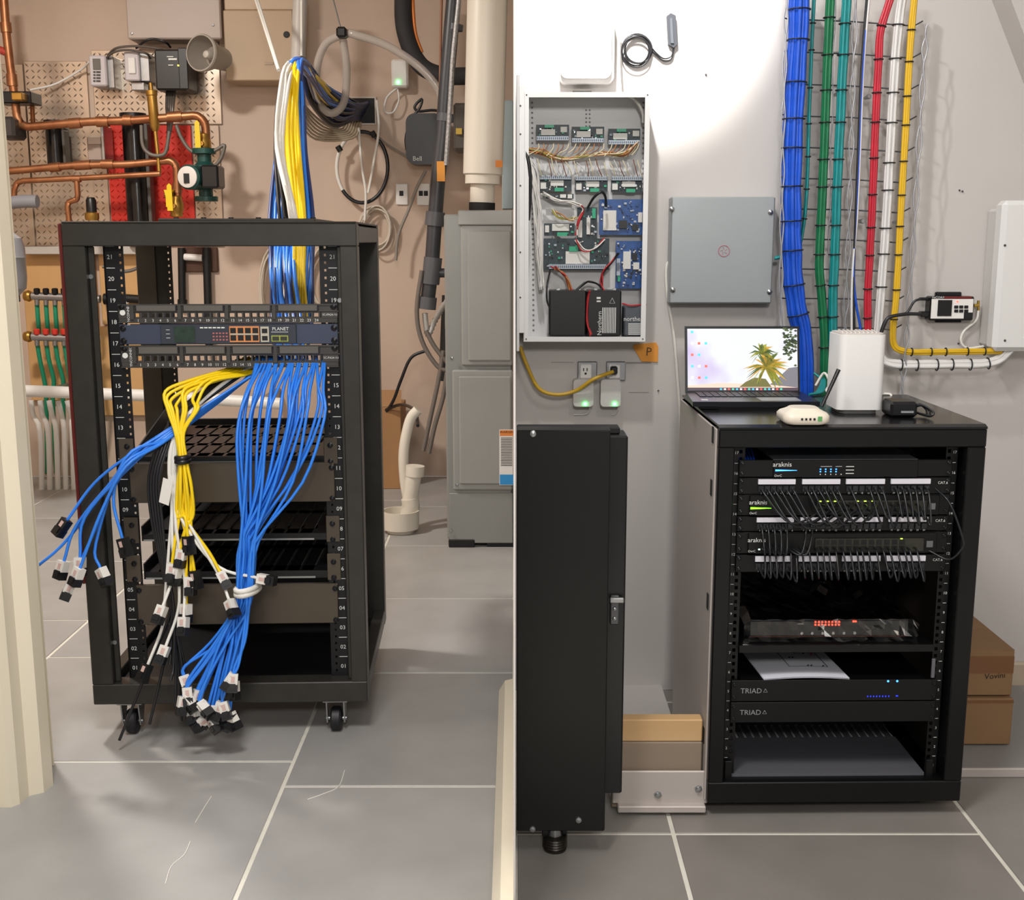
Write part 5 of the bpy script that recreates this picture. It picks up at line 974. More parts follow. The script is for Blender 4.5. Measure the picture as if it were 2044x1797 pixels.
# ---- cable bundles on the tray
ZT = mat('black zip tie', '121214', 0.45)
def bundle(name, label, path, wpx, m, n, ties, Yb=None, rx=None, flat=1.0):
    Yb = Yb or (YT - 0.016); cen = spline([P(x, y, Yb) if len(q) == 2 else P(x, y, q[2]) for q in path for (x, y) in [q[:2]]], 7)
    R = wpx / 2 * S(Yb) ; offs = [(0, 0)] if n <= 1 else []
    if n > 1:
        for k in range(n): a = 2.39996 * k; rr = math.sqrt((k + 0.5) / n); offs.append((rr * math.cos(a), rr * math.sin(a)))
    r = R / math.sqrt(n) * 1.05 if n > 1 else R
    t = thing(name, min(cen, key=lambda p: p.z), label, 'cable bundle')
    for k, (ox, oy) in enumerate(offs):
        pts = []; ph = random.uniform(0, 6)
        for j, c in enumerate(cen):
            tg = (cen[min(j + 1, len(cen) - 1)] - cen[max(j - 1, 0)]).normalized(); sd = V((0, 1, 0)); lat = tg.cross(sd).normalized()
            w_ = 1 + 0.06 * math.sin(j * 0.8 + ph)
            pts.append(c + lat * (ox * (R - r) * w_) + sd * (oy * (R - r) * w_ * flat))
        B().tube(pts, r, 6).build('cable', m, t)
    for y in ties:
        if isinstance(y, tuple): j = min(range(len(cen)), key=lambda j: abs(cen[j].x - P(y[0], 700, Yb).x) + (9 if cen[j].z > P(0, 660, Yb).z else 0))
        else: j = min(range(len(cen)), key=lambda j: abs(cen[j].z - P(1700, y, Yb).z))
        c = cen[j]; tg = (cen[min(j + 1, len(cen) - 1)] - cen[max(j - 1, 0)]).normalized(); sd = V((0, 1, 0)); lat = tg.cross(sd).normalized()
        B().tube([c + lat * (R * 1.02 * math.cos(a)) + sd * (R * 1.02 * flat * math.sin(a)) for a in [k * 2 * math.pi / 14 for k in range(14)]], 0.0016, 5, closed=True).build('zip_tie', ZT, t)
    return t
TB = mat('royal blue cable', '1450c4', 0.35, 0, 0.1, 40); TGN = mat('dark green cable', '0f6b42', 0.38, 0, 0.1, 40); TTE = mat('teal cable', '118384', 0.38, 0, 0.1, 40); TRD = mat('red cable', 'b41c30', 0.38, 0, 0.08, 40); TWT = mat('white tray cable', 'd6d4d2', 0.45); TYL = mat('yellow tray cable', 'd6ac1c', 0.4)
rows = [20, 88, 165, 233, 300, 370, 438, 505, 565, 625]
bundle('blue_cable_bundle', 'thick royal blue cable bundle, leftmost on the wall tray', [(1597, -25), (1593, 80), (1586, 200), (1581, 330), (1580, 420), (1581, 490), (1584, 560), (1592, 620), (1603, 680), (1606, 790)], 42, TB, 19, rows)
bundle('teal_cable_bundle', 'thin teal cable bundle bending left behind the blue bundle', [(1626, -25), (1620, 100), (1615, 230), (1612, 340), (1609, 400), (1604, 450), (1595, 490), (1575, 508), (1546, 516)], 10, TTE, 4, [38, 105, 175, 243, 310, 378, 440], YT - 0.004)
bundle('green_cable_bundle', 'dark green cable bundle right of the blue one on the tray', [(1658, -25), (1654, 60), (1650, 150), (1646, 260), (1642, 360), (1638, 450), (1635, 530), (1640, 600), (1645, 680), (1645, 780), (1650, 820)], 21, TGN, 9, [40, 108, 178, 245, 312, 378, 445, 505, 570, 628, 690])
bundle('teal_cable_bundle', 'broad teal cable bundle in the tray middle', [(1691, -25), (1686, 60), (1681, 150), (1676, 260), (1671, 360), (1668, 450), (1665, 530), (1662, 600), (1662, 680), (1660, 780), (1655, 820)], 22, TTE, 9, [48, 110, 180, 247, 314, 380, 447, 508, 570, 633, 690])
bundle('black_cable', 'single black cable down the tray middle', [(1732, -25), (1720, 130), (1713, 300), (1708, 430), (1704, 560), (1706, 700)], 5, CK, 1, [])
bundle('white_cable', 'single thin white cable beside the black one on the tray', [(1737, -25), (1724, 130), (1717, 300), (1711, 430), (1701, 560), (1700, 700)], 5, TWT, 1, [])
bundle('blue_cable', 'single thin blue cable in the tray middle', [(1727, 60), (1719, 200), (1714, 330), (1709, 430), (1704, 540), (1708, 600), (1718, 660), (1722, 720)], 5, TB, 1, [])
bundle('red_cable_bundle', 'red cable bundle on the wall tray', [(1784, -25), (1768, 25), (1757, 65), (1753, 130), (1748, 230), (1744, 330), (1740, 430), (1736, 510), (1732, 590), (1732, 700)], 17, TRD, 7, [52, 115, 182, 250, 317, 385, 450, 512, 573, 633])
bundle('white_cable_bundle', 'white cable bundle on the wall tray turning right behind the white router', [(1803, -25), (1793, 50), (1786, 130), (1780, 230), (1774, 340), (1769, 430), (1763, 520), (1756, 610), (1752, 680), (1758, 714), (1780, 727), (1830, 729), (1900, 728), (1960, 727), (1995, 718), (2018, 695)], 22, TWT, 9, [52, 118, 186, 253, 319, 386, 450, 512, 573, (1800,), (1833,), (1868,), (1905,), (1938,), (1975,)])
bundle('yellow_cable_bundle', 'yellow cable bundle on the tray turning right towards the white cabinet', [(1827, -25), (1819, 60), (1813, 150), (1808, 250), (1802, 350), (1797, 440), (1793, 520), (1788, 600), (1782, 660), (1786, 692), (1810, 702), (1850, 703), (1920, 702), (2000, 701)], 15, TYL, 7, [62, 123, 190, 257, 323, 390, 452, 514, 575, 633, (1818,), (1855,), (1892,), (1928,), (1968,)])
# ---- control module
t = thing('control_module', P(1900, 645, YW), 'white and black control module with a small screen on the wall', 'module'); Ym = YW - 0.035
rect(B(), 1856, 592, 1944, 640, Ym, 0.035, 0.003).build('case', BLK2, t); fpn = rect(B(), 1859, 597, 1942, 636, Ym - 0.002, 0.002).build('face', WHT, t)
for y0, y1 in ((583, 592), (640, 644)): rect(B(), 1868, y0, 1920, y1, YW - 0.01, 0.01, 0.002).build('mounting_tab', BLK2, t)
rect(B(), 1872, 599, 1900, 631, Ym - 0.004, 0.002).build('screen', mat('black glass', '08080a', 0.1), t)
for i in range(3):
    for j in range(2): rect(B(), 1905 + 10 * i, 610 + 8 * j, 1913 + 10 * i, 616 + 8 * j, Ym - 0.004, 0.002, 0.0005).build('button', BLK2, t)
rect(B(), 1885, 592, 1940, 596.5, Ym - 0.0025, 0.0025).build('red_stripe', mat('red stripe', '6a1414', 0.4), t); b = B(); b.text('VeCOAX', P(1873, 594, Ym - 0.0004), (1, 0, 0), (0, 0, 1), 0.0075); b.build('lettering', WPR, t)
B().lathe(P(1911, 602, Ym - 0.002), (0, -1, 0), [(0.002, 0), (0.0015, 0.0015), (0, 0.002)], 8).build('indicator', LEDR, t); rect(B(), 1924, 624, 1941, 636, Ym - 0.003, 0.001).build('black_logo', BLK2, t)
B().tube([P(1944, 610, Ym + 0.015), P(1954, 610, Ym + 0.015)], 0.004, 10).build('antenna_socket', GOLD, t); B().tube([P(1953, 600, Ym + 0.015), P(1953, 620, Ym + 0.015)], 0.003, 10).build('coax_elbow', GOLD, t); rect(B(), 1838, 622, 1856, 633, Ym + 0.005, 0.02, 0.002).build('hdmi_plug', BLK2, t); rect(B(), 1835, 594, 1856, 600, Ym + 0.01, 0.008, 0.002).build('power_plug', BLK2, t)
pipe('black_cable', [(1838, 597), (1825, 602), (1812, 622), (1800, 628), (1775, 632), (1768, 645), (1758, 670)], 0.0028, CK, 'thin black power lead from the control module', 'cord', Y=YW - 0.10, k=6); pipe('black_cable', [(1838, 627), (1810, 627), (1780, 632), (1767, 642), (1756, 672)], 0.004, CK, 'thick black video cable from the control module behind the router', 'cable', Y=YW - 0.105, k=6)
pipe('white_cable', [(1953, 620), (1948, 640), (1925, 660), (1918, 680), (1930, 695), (1960, 692), (1992, 685)], 0.003, CWH, 'white coax lead curling from the control module to the white cabinet', 'cable', Y=YW - 0.02, k=6)
t = thing('meter_cabinet', P(2015, 700, YW), 'white plastic cabinet at the right edge above the cardboard boxes', 'cabinet'); rect(B(), 1982, 416, 2075, 693, YW - 0.06, 0.06, 0.006).build('back_box', mat('cabinet grey white', 'c9c6c3', 0.4), t); rect(B(), 1993, 400, 2090, 702, YW - 0.10, 0.05, 0.01).build('cover', RWH, t)
for y in (490, 680): B().lathe(P(2006, y, YW - 0.10), (0, -1, 0), [(0.003, 0), (0.002, 0.002), (0, 0.002)], 8).build('screw', mat('dark anchor', '3f3b38', 0.5), t)
B().lathe(P(1913, 686, YW - 0.0005), (0, -1, 0), [(0.0024, 0), (0.001, 0.004), (0, 0.004)], 8).build('wall_screw', mat('dark anchor', '3f3b38', 0.5), tray)
# ================================================================ right room: full rack
RQ = [(1425, 857), (1968, 857), (1920, 1568), (1425, 1636)]
RR = Rack(0.373, 2.164, 0.03, 0.492, 0.731, math.radians(1.0), RQ)
W, H = RR.W, RR.H; D = 0.44
KB = mat('deep black rack', '070708', 0.4, 0.0, 0.1, 30, spec=0.35); KB2 = mat('deep black face', '060607', 0.42, spec=0.35)
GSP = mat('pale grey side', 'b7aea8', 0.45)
rk = thing('server_rack', RR.loc(W / 2, D / 2, -0.03), 'full black equipment rack under the laptop and white router', 'rack')
def rp(): return B(RR.M)
def rb(name, *a, m=KB, c=0.002, parent=None): return rp().box(*a, c).build(name, m, parent or rk)
hb = RR.uw(1700, 889)[1]; lbm = 0.042
rb('header', 0, W, 0, 0.05, hb - 0.005, H); rb('sill', 0, W, 0, 0.05, 0, lbm)
ul = RR.uw(1478, 1100)[0] - 0.012; ur = RR.uw(1893, 1100)[0] + 0.02
rb('front_post', 0, ul - 0.004, 0, 0.05, lbm, hb - 0.005); rb('front_post', ur + 0.006, W, 0, 0.05, lbm, hb - 0.005)
rp().prism([(0.0, 0.0, H), (W, 0.0, H), (W + 0.0, 0.012, H + 0.004), (W, D, H + 0.004), (0, D, H + 0.004), (0, 0.012, H + 0.004)], (0, 0, 0.004)).build('top_panel', mat('satin black top', '121214', 0.22, 0.1), rk)
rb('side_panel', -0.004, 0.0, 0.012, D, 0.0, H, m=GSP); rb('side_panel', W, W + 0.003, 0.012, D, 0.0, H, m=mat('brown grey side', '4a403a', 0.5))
rb('rear_panel_or_dark_sheet', 0, W, D - 0.004, D, 0, H, m=KB2); rb('floor_pan', 0.0, W, 0.05, D, 0.01, 0.014, m=KB2)
for w_ in (H - 0.03, H - 0.13, 0.38, 0.11): rp().box(-0.0055, -0.004, 0.03, 0.045, w_, w_ + 0.03).build('hinge_slot', BLKM, rk)
def rrail(u0, u1, name, hu, nu):
    b = rp(); v = 0.03; b.box(u0, hu - 0.003, v, v + 0.003, lbm, hb); b.box(hu + 0.003, u1, v, v + 0.003, lbm, hb); n = 48; st = (hb - lbm) / n
    for k in range(n): b.box(hu - 0.003, hu + 0.003, v, v + 0.003, lbm + st * k, lbm + st * (k + 0.5))
    r = b.build(name, KB, rk); t = rp(); pt = (hb - lbm) / 17
    for k in range(17):
        z = lbm + pt * (k + 0.5); t.text('%d' % (k + 1), (nu, v - 0.0005, z), (1, 0, 0), (0, 0, 1), 0.0075); t.box(nu - 0.003, nu + 0.003, v - 0.0005, v, z + pt / 2 - 0.0004, z + pt / 2 + 0.0004)
    t.build('unit_numbers', WPR, r)
rrail(ul, ul + 0.022, 'mounting_rail', ul + 0.014, ul + 0.006); rrail(ur - 0.022, ur, 'mounting_rail', ur - 0.016, ur - 0.006)
U0, U1 = ul + 0.010, ur - 0.012
def rrow(yl, yr): return (RR.uw(1500, yl)[1] + RR.uw(1880, yr)[1]) / 2
def rx_(px): return RR.uw(px, 1100)[0]
def faceplate(name, w0, w1, label, cat, depth, fu0=None, fu1=None, m=KB2, body=True):
    t = thing(name, RR.loc(W / 2, 0.02, w0), label, cat)
    rp().box(U0, U1, 0.022, 0.026, w0, w1, 0.001).build('face_plate', m, t)
    if body: rp().box(fu0 or U0 + 0.02, fu1 or U1 - 0.02, 0.026, depth, w0 + 0.001, w1 - 0.001, 0.001).build('chassis', m, t)
    for u in (U0 + 0.006, U1 - 0.006):
        for z in (0.2, 0.8): s_ = rp(); screws(s_, [(u, w0 + (w1 - w0) * z)], 0.022, 0.003); s_.build('screw', WDARK, t)
    return t
def rtext(par, items, name='lettering', m=WPR, v=0.0185):
    t = rp()
    for (s_, u, w_, sz) in items: t.text(s_, (u, v, w_), (1, 0, 0), (0, 0, 1), sz)
    return t.build(name, m, par)
# 1 router with grey cover
w0, w1 = rrow(964, 955), rrow(928, 920); h = w1 - w0
t = faceplate('network_router', w0, w1, 'topmost rack unit with grey cover and blue light line', 'network router', 0.3, rx_(1548), rx_(1836)); rp().box(rx_(1548), rx_(1836), 0.0185, 0.022, w0, w1, 0.001).build('front_panel', KB2, t)
rp().box(rx_(1548), rx_(1836), 0.022, 0.3, w1 - 0.001, w1 + 0.001).build('grey_cover', mat('grey cover', '55585d', 0.45, 0.2), t)
rtext(t, [('araknis', rx_(1566), w0 + h * 0.75, 0.0125), ('OvrC', rx_(1558), w0 + h * 0.1, 0.006)], v=0.0178)
rp().prism([(rx_(1552), 0.018, w0 + h * 0.36), (rx_(1597), 0.018, w0 + h * 0.40), (rx_(1597), 0.018, w0 + h * 0.42), (rx_(1552), 0.018, w0 + h * 0.46)], (0, 0.0005, 0)).build('light_line', LEDB, t)
b = rp(); [b.box(rx_(1645 + 10.5 * k) - 0.0012, rx_(1645 + 10.5 * k) + 0.0012, 0.0178, 0.0185, w0 + h * (0.3 + 0.14 * j), w0 + h * (0.36 + 0.14 * j)) for k in range(4) for j in range(2)]; b.build('indicators', LEDB, t)
b = rp(); [b.box(rx_(1645 + 10.5 * k) - 0.0008, rx_(1645 + 10.5 * k) + 0.0008, 0.0179, 0.0185, w0 + h * 0.14, w0 + h * 0.2) for k in range(5)]; b.box(rx_(1645), rx_(1668), 0.0179, 0.0185, w0 + h * 0.62, w0 + h * 0.64); b.box(rx_(1675), rx_(1688), 0.0179, 0.0185, w0 + h * 0.62, w0 + h * 0.64); [b.box(rx_(1696), rx_(1712), 0.0179, 0.0185, w0 + h * (0.2 + 0.2 * k), w0 + h * (0.24 + 0.2 * k)) for k in range(3)]; b.build('panel_print', WPR, t)
T(rp().box(rx_(1494), rx_(1518), 0.16, 0.26, w1 + 0.006, w1 + 0.021, 0.002).build('foam_block', mat('brown cap', '6a4a30', 0.6)), 'small brown block at the rack top left corner', 'block')
for k in range(6):
    u = rx_(1498 + 4 * k); T(rp().tube(spline([(u, 0.25, w1 + 0.02), (u + 0.002, 0.2, w1 + 0.016), (u + 0.003 * (k - 3), 0.12, w1 + 0.001), (u, 0.05, w1 - 0.02)], 5), 0.0022, 6).build('network_cable', TB), 'blue cable inside the rack top left corner', 'cable', 'blue cables in the rack top corner')
for k in range(5):
    u = rx_(1842 + 5 * k); T(rp().tube(spline([(u, 0.30, w1 + 0.03), (u + 0.002, 0.22, w1 + 0.015), (u + 0.004, 0.12, w1 - 0.01)], 5), 0.002, 6).build('network_cable', mat('slate cable', '3a4350', 0.5)), 'dark cable inside the rack top right corner', 'cable', 'dark cables in the rack top right corner')
# patch panels
LAB = mat('label strip white', 'd9d6df', 0.5)
def rpanel(yl0, yr0, yl1, yr1, label, cuts):
    w0, w1 = rrow(yl1, yr1), rrow(yl0, yr0); h = w1 - w0; t = faceplate('patch_bay', w0, w1, label, 'patch panel', 0.06)
    for k, (a, b_) in enumerate(((1517, 1595), (1609, 1686), (1698, 1774), (1786, 1861))):
        rp().box(rx_(a), rx_(b_), 0.0175, 0.022, w1 - h * 0.36, w1 - h * 0.06).build('label_strip', LAB, t)
        for j in range(6): u = rx_(a) + (rx_(b_) - rx_(a)) * (j + 0.5) / 6; rp().box(u - 0.0045, u + 0.0045, 0.0185, 0.022, w0 + h * 0.18, w0 + h * 0.52).build('port', mat('port grey', '26272b', 0.4), t)
    rtext(t, [('CAT.6', rx_(1884), w0 + h * 0.7, 0.007)] + [(str(k + 1), rx_([1517, 1609, 1698, 1786][k // 6]) + 0.0122 * (k % 6) + 0.006, w0 + h * 0.08, 0.0045) for k in range(24)], v=0.0178)
    return w0, w1
p1 = rpanel(966, 957, 1000, 990, 'upper black patch panel with four clear white label strips', 0); p2 = rpanel(1046, 1035, 1076, 1066, 'middle black patch panel partly crossed by bundled black cables', 0); p3 = rpanel(1126, 1112, 1160, 1148, 'lowest black patch panel with its label strips crossed by short cables', 0)
def rswitch(yl0, yr0, yl1, yr1, label, c, lit):
    w0, w1 = rrow(yl1, yr1), rrow(yl0, yr0); h = w1 - w0; t = faceplate('network_switch', w0, w1, label, 'network switch', 0.26)
    rp().box(rx_(1500), rx_(1880), 0.017, 0.022, w0 + 0.001, w1 - 0.001, 0.001).build('front_panel', KB2, t)
    rtext(t, [('araknis', rx_(1518), w0 + h * 0.66, 0.012), ('OvrC', rx_(1508), w0 + h * 0.14, 0.006)], v=0.0163)
    pb = rp().box(rx_(1640), rx_(1855), 0.014, 0.017, w0 + h * 0.12, w0 + h * 0.74, 0.001).build('port_block', mat('port block grey', '38382f', 0.4, 0.3), t)
    for k in range(12):
        for j in range(2): u = rx_(1643 + 15 * k); rp().box(u, u + 0.010, 0.0132, 0.014, w0 + h * (0.16 + 0.29 * j), w0 + h * (0.38 + 0.29 * j)).build('port', PORT, pb)
        if k in lit: rp().box(u + 0.001, u + 0.005, 0.0132, 0.014, w0 + h * 0.70, w0 + h * 0.74).build('port_light', mat('lime led', 'b8f03a', 0.4, emit=5), pb)
    rp().box(rx_(1860), rx_(1872), 0.015, 0.017, w0 + h * 0.3, w0 + h * 0.6).build('fibre_port', mat('port metal dim', '77767a', 0.4, 0.4), t)
    if c: rp().prism([(rx_(1502), 0.0165, w0 + h * 0.33), (rx_(1546), 0.0165, w0 + h * 0.37), (rx_(1546), 0.0165, w0 + h * 0.39), (rx_(1502), 0.0165, w0 + h * 0.43)], (0, 0.0005, 0)).build('light_line', mat('lime line', '62e01a', 0.4, emit=5), t)
    else: rp().box(rx_(1522), rx_(1526), 0.0163, 0.017, w0 + h * 0.2, w0 + h * 0.25).build('status_light', mat('pale led', 'c8ffe0', 0.4, emit=4), t)
    return w0, w1
s1 = rswitch(1001, 991, 1044, 1033, 'upper rack switch with a green light line', True, (0, 1, 2, 5, 6, 7)); s2 = rswitch(1078, 1068, 1122, 1110, 'lower rack switch with one bright green light at the right', False, (11,))
# black patch leads: upper pair loops, lower pair loops
PC = mat('black patch lead', '17181b', 0.3)
def lead(ua, wa, ub, wb, sag, v, lab, grp):
    pts = [(ua, 0.018, wa), (ua, -0.004, wa - 0.004), (ua * 0.6 + ub * 0.4, v, min(wa, wb) - sag if sag else (wa + wb) / 2), (ub, -0.006, wb - 0.002 if sag else wb), (ub, 0.016, wb)]
    T(rp().tube(spline(pts, 5), 0.0021, 6).build('patch_lead', PC), lab, 'cable', grp)
pu = lambda k: rx_([1517, 1609, 1698, 1786][k // 6]) + (rx_(1595) - rx_(1517)) * ((k % 6) + 0.5) / 6
for k in range(24):
    if k in (13, 14): continue
    tgt = rx_(1650 + 8.4 * k) if k < 12 else rx_(1655 + 8.2 * k)
    lead(pu(k), p1[0] + 0.012, tgt, s1[0] + (0.012 if k % 2 else 0.022), 0.014 + (0.010 if k < 8 else 0.004) + jt(0.003), -0.03 - jt(0.006), 'black patch lead sagging between upper patch panel and upper switch', 'black patch leads of the upper panel')
for k in list(range(0, 5)) + [6, 7]: lead(pu(k), p2[0] + 0.012, rx_(1530 + 9 * k), s2[0] + 0.014, 0.004, -0.02, 'black patch lead between middle patch panel and lower switch', 'black patch leads of the middle panel')
for k in range(24): lead(rx_(1530 + 13.4 * k + jt(3)), s2[0] + 0.012, pu(k), p3[0] + 0.010, 0.010 + jt(0.004), -0.026 + jt(0.006), 'short black patch lead from the lower switch over the lowest panel labels', 'black patch leads of the lowest panel')
T(rp().tube(spline([(rx_(1868), 0.01, p1[0] + 0.012), (rx_(1885), -0.02, p1[0] - 0.01), (rx_(1908), -0.03, p2[0]), (rx_(1908), -0.03, s2[1] - 0.02), (rx_(1890), -0.02, s2[0] - 0.002), (rx_(1862), 0.005, s2[0] + 0.008)], 7), 0.0021, 6).build('patch_lead', PC), 'long black patch lead bowing out at the right of the rack', 'cable')
# 7 wrapped receiver on a shelf
sh = rrow(1312, 1292); t = thing('rack_shelf', RR.loc(W / 2, 0.03, sh - 0.012), 'black rack shelf carrying the plastic-wrapped unit', 'shelf'); rp().box(U0 + 0.012, U1 - 0.012, 0.02, 0.36, sh - 0.003, sh).build('deck', KB, t); rp().box(U0 + 0.012, U1 - 0.012, 0.018, 0.021, sh - 0.012, sh + 0.002).build('front_lip', KB, t)
wt = rrow(1262, 1248); t = thing('media_receiver', RR.loc(W / 2, 0.06, sh), 'black receiver wrapped in clear plastic with glowing red digits', 'receiver'); a0, a1 = rx_(1515), rx_(1850)
rp().box(a0, a1, 0.05, 0.34, sh + 0.004, wt, 0.004).build('case', mat('receiver black', '0a0b0e', 0.3), t); rp().box(a0 + 0.003, a1 - 0.003, 0.047, 0.05, sh + 0.008, wt - 0.006, 0.001).build('front_panel', mat('glossy panel', '08090b', 0.12), t)
h = wt - sh; dg = rp()
for k in range(8):
    u = rx_(1657 + 7 * k); [dg.box(u, u + 0.003, 0.0455, 0.047, sh + h * z, sh + h * z + 0.003) for z in (0.68, 0.80)]
dg.box(rx_(1735), rx_(1743), 0.0455, 0.047, sh + h * 0.82, sh + h * 0.88); dg.build('red_digits', LEDR, t)
for k in range(6): rp().cyl((rx_(1630 + 22 * k), 0.047, sh + h * 0.36), (rx_(1630 + 22 * k), 0.044, sh + h * 0.36), 0.0028, 10).build('knob', STEEL, t)
rp().box(a0 + 0.003, a1 - 0.003, 0.0465, 0.047, sh + h * 0.2, sh + h * 0.215).build('red_trim_line', mat('copper trim', '7a3a2a', 0.3, 0.5), t)
# crumpled clear wrap
def film(name, fac):
    m = bpy.data.materials.new(name); m.use_nodes = True; nt = m.node_tree; nt.nodes.clear(); o = nt.nodes.new('ShaderNodeOutputMaterial'); mx = nt.nodes.new('ShaderNodeMixShader')
    tr = nt.nodes.new('ShaderNodeBsdfTransparent'); gl = nt.nodes.new('ShaderNodeBsdfGlossy'); gl.inputs['Roughness'].default_value = 0.12; fr = nt.nodes.new('ShaderNodeFresnel'); fr.inputs['IOR'].default_value = 1.0 + fac
    nt.links.new(fr.outputs[0], mx.inputs[0]); nt.links.new(tr.outputs[0], mx.inputs[1]); nt.links.new(gl.outputs[0], mx.inputs[2]); nt.links.new(mx.outputs[0], o.inputs[0]); return m
PLW = film('clear wrap', 0.35)
rnd = random.Random(5); b = rp(); nx, ny = 26, 14; g = []
for j in range(ny + 1):
    for i in range(nx + 1):
        u = a0 - 0.012 + (a1 - a0 + 0.024) * i / nx; s_ = j / ny
        if s_ < 0.7: v = 0.35 - 0.315 * s_ / 0.7; z = wt + 0.004 + rnd.uniform(0, 0.007)
        else: v = 0.032 + rnd.uniform(-0.005, 0.005); z = wt + 0.004 - (wt - sh) * (s_ - 0.7) / 0.3 
        if i in (0, nx): z -= 0.01
        g.append((u, v, z))
b.add(g, [(j * (nx + 1) + i, j * (nx + 1) + i + 1, (j + 1) * (nx + 1) + i + 1, (j + 1) * (nx + 1) + i) for j in range(ny) for i in range(nx)]); T(b.build('plastic_wrap', PLW), 'crumpled clear plastic film over the receiver in the rack', 'plastic film')
b = rp(); g = []; c = (rx_(1740), 0.16)
for j in range(9):
    for i in range(11): a = i / 10 * 2 * math.pi; r_ = 0.008 + 0.05 * j / 8; g.append((c[0] + r_ * math.cos(a) * 1.0, c[1] + r_ * math.sin(a) * 1.4, wt + 0.012 + 0.02 * math.exp(-((j - 4) / 2.2) ** 2) + rnd.uniform(0, 0.006)))
b.add(g, [(j * 11 + i, j * 11 + i + 1, (j + 1) * 11 + i + 1, (j + 1) * 11 + i) for j in range(8) for i in range(10)]); T(b.build('plastic_bag', film('clear bag', 0.5)), 'small crumpled clear bag lying on the wrapped receiver', 'plastic bag')
# 8,9 amplifiers
def amp(yl0, yr0, yl1, yr1, label, leds):
    w0, w1 = rrow(yl1, yr1), rrow(yl0, yr0); h = w1 - w0; t = faceplate('audio_amplifier', w0, w1, label, 'amplifier', 0.34)
    TM = mat('dim grey print', '8a8a8e', 0.5); rtext(t, [('TRIAD', rx_(1520), w0 + h * 0.5, 0.0145)], m=TM, v=0.0215)
    c = (rx_(1551), 0.0212, w0 + h * 0.5); rp().tube([(c[0] + 0.0045 * math.cos(q), c[1], c[2] + 0.0045 * math.sin(q)) for q in (0.5 * math.pi, 1.17 * math.pi, 1.83 * math.pi)], 0.0008, 4, closed=True).build('triangle_logo', TM, t)
    if leds:
        b = rp(); [b.box(rx_(1765 + 6 * k), rx_(1765 + 6 * k) + 0.0016, 0.0212, 0.022, w0 + h * 0.18, w0 + h * 0.24) for k in range(8)]; b.box(rx_(1822), rx_(1826), 0.0212, 0.022, w0 + h * 0.2, w0 + h * 0.25); b.build('channel_lights', mat('deep blue led', '1b2dff', 0.4, emit=2.5), t)
        for x in (1805, 1823): rp().lathe((rx_(x), 0.022, w0 + h * (0.93)), (0, -1, 0), [(0.0022, 0), (0.0018, 0.001), (0, 0.0015)], 8).build('power_light', LEDB, t)
    return w0, w1
am = amp(1391, 1351, 1427, 1397, 'upper amplifier, the folded paper plan lying on it', True); amp(1429, 1399, 1467, 1440, 'lower amplifier, directly beneath the one with blue lights', False)
# paper plan lying on the upper amplifier
z = am[1] + 0.002; t = thing('paper_plan', RR.loc(rx_(1620), 0.1, z), 'folded white paper floor plan lying on the upper amplifier', 'paper')
def pw(s_, q): return (rx_(1541) + (rx_(1722) - rx_(1541)) * s_ + (0.006 - 0.018 * q), 0.024 + 0.29 * q, z + 0.004 * math.sin(3 * s_))
n = 12; g = [pw(i / n, j / n) for j in range(n + 1) for i in range(n + 1)]; b = rp(); b.add(g, [(j * (n + 1) + i, j * (n + 1) + i + 1, (j + 1) * (n + 1) + i + 1, (j + 1) * (n + 1) + i) for j in range(n) for i in range(n)])
b.add([(x, y, q - 0.002) for x, y, q in g], [(j * (n + 1) + i, (j + 1) * (n + 1) + i, (j + 1) * (n + 1) + i + 1, j * (n + 1) + i + 1) for j in range(n) for i in range(n)]); b.build('sheet', mat('white paper', 'dadbe4', 0.7), t)
b = rp()
def pl(x0, y0, x1, y1, w_=0.0009):
    n_ = 6
    for k in range(n_):
        A, C = V(pw(x0 + (x1 - x0) * k / n_, y0 + (y1 - y0) * k / n_)), V(pw(x0 + (x1 - x0) * (k + 1) / n_, y0 + (y1 - y0) * (k + 1) / n_)); d_ = (C - A).normalized(); sd = V((-d_.y, d_.x, 0)) * w_; up = V((0, 0, 0.0006)); b.quad(A - sd + up, C - sd + up, C + sd + up, A + sd + up)
for s_ in ((0.40, 0.2, 0.86, 0.2), (0.40, 0.2, 0.40, 0.97), (0.86, 0.2, 0.86, 0.9), (0.40, 0.62, 0.6, 0.62), (0.6, 0.62, 0.6, 0.45), (0.6, 0.45, 0.72, 0.45), (0.44, 0.97, 0.6, 0.97), (0.6, 0.97, 0.6, 0.8), (0.05, 0.85, 0.14, 0.85), (0.14, 0.85, 0.14, 0.98)): pl(*s_)
for s_ in ((0.62, 0.2), (0.66, 0.2), (0.8, 0.2), (0.48, 0.36), (0.52, 0.36), (0.7, 0.45), (0.68, 0.66)): pl(s_[0], s_[1], s_[0] + 0.025, s_[1] + 0.03, 0.0018)
b.build('plan_lines', mat('plan ink', '55565e', 0.7), t); b = rp(); pl(0.78, 0.42, 0.84, 0.5, 0.001); pl(0.84, 0.42, 0.78, 0.5, 0.001); b.build('red_marks', mat('red ink', 'c05060', 0.7), t)
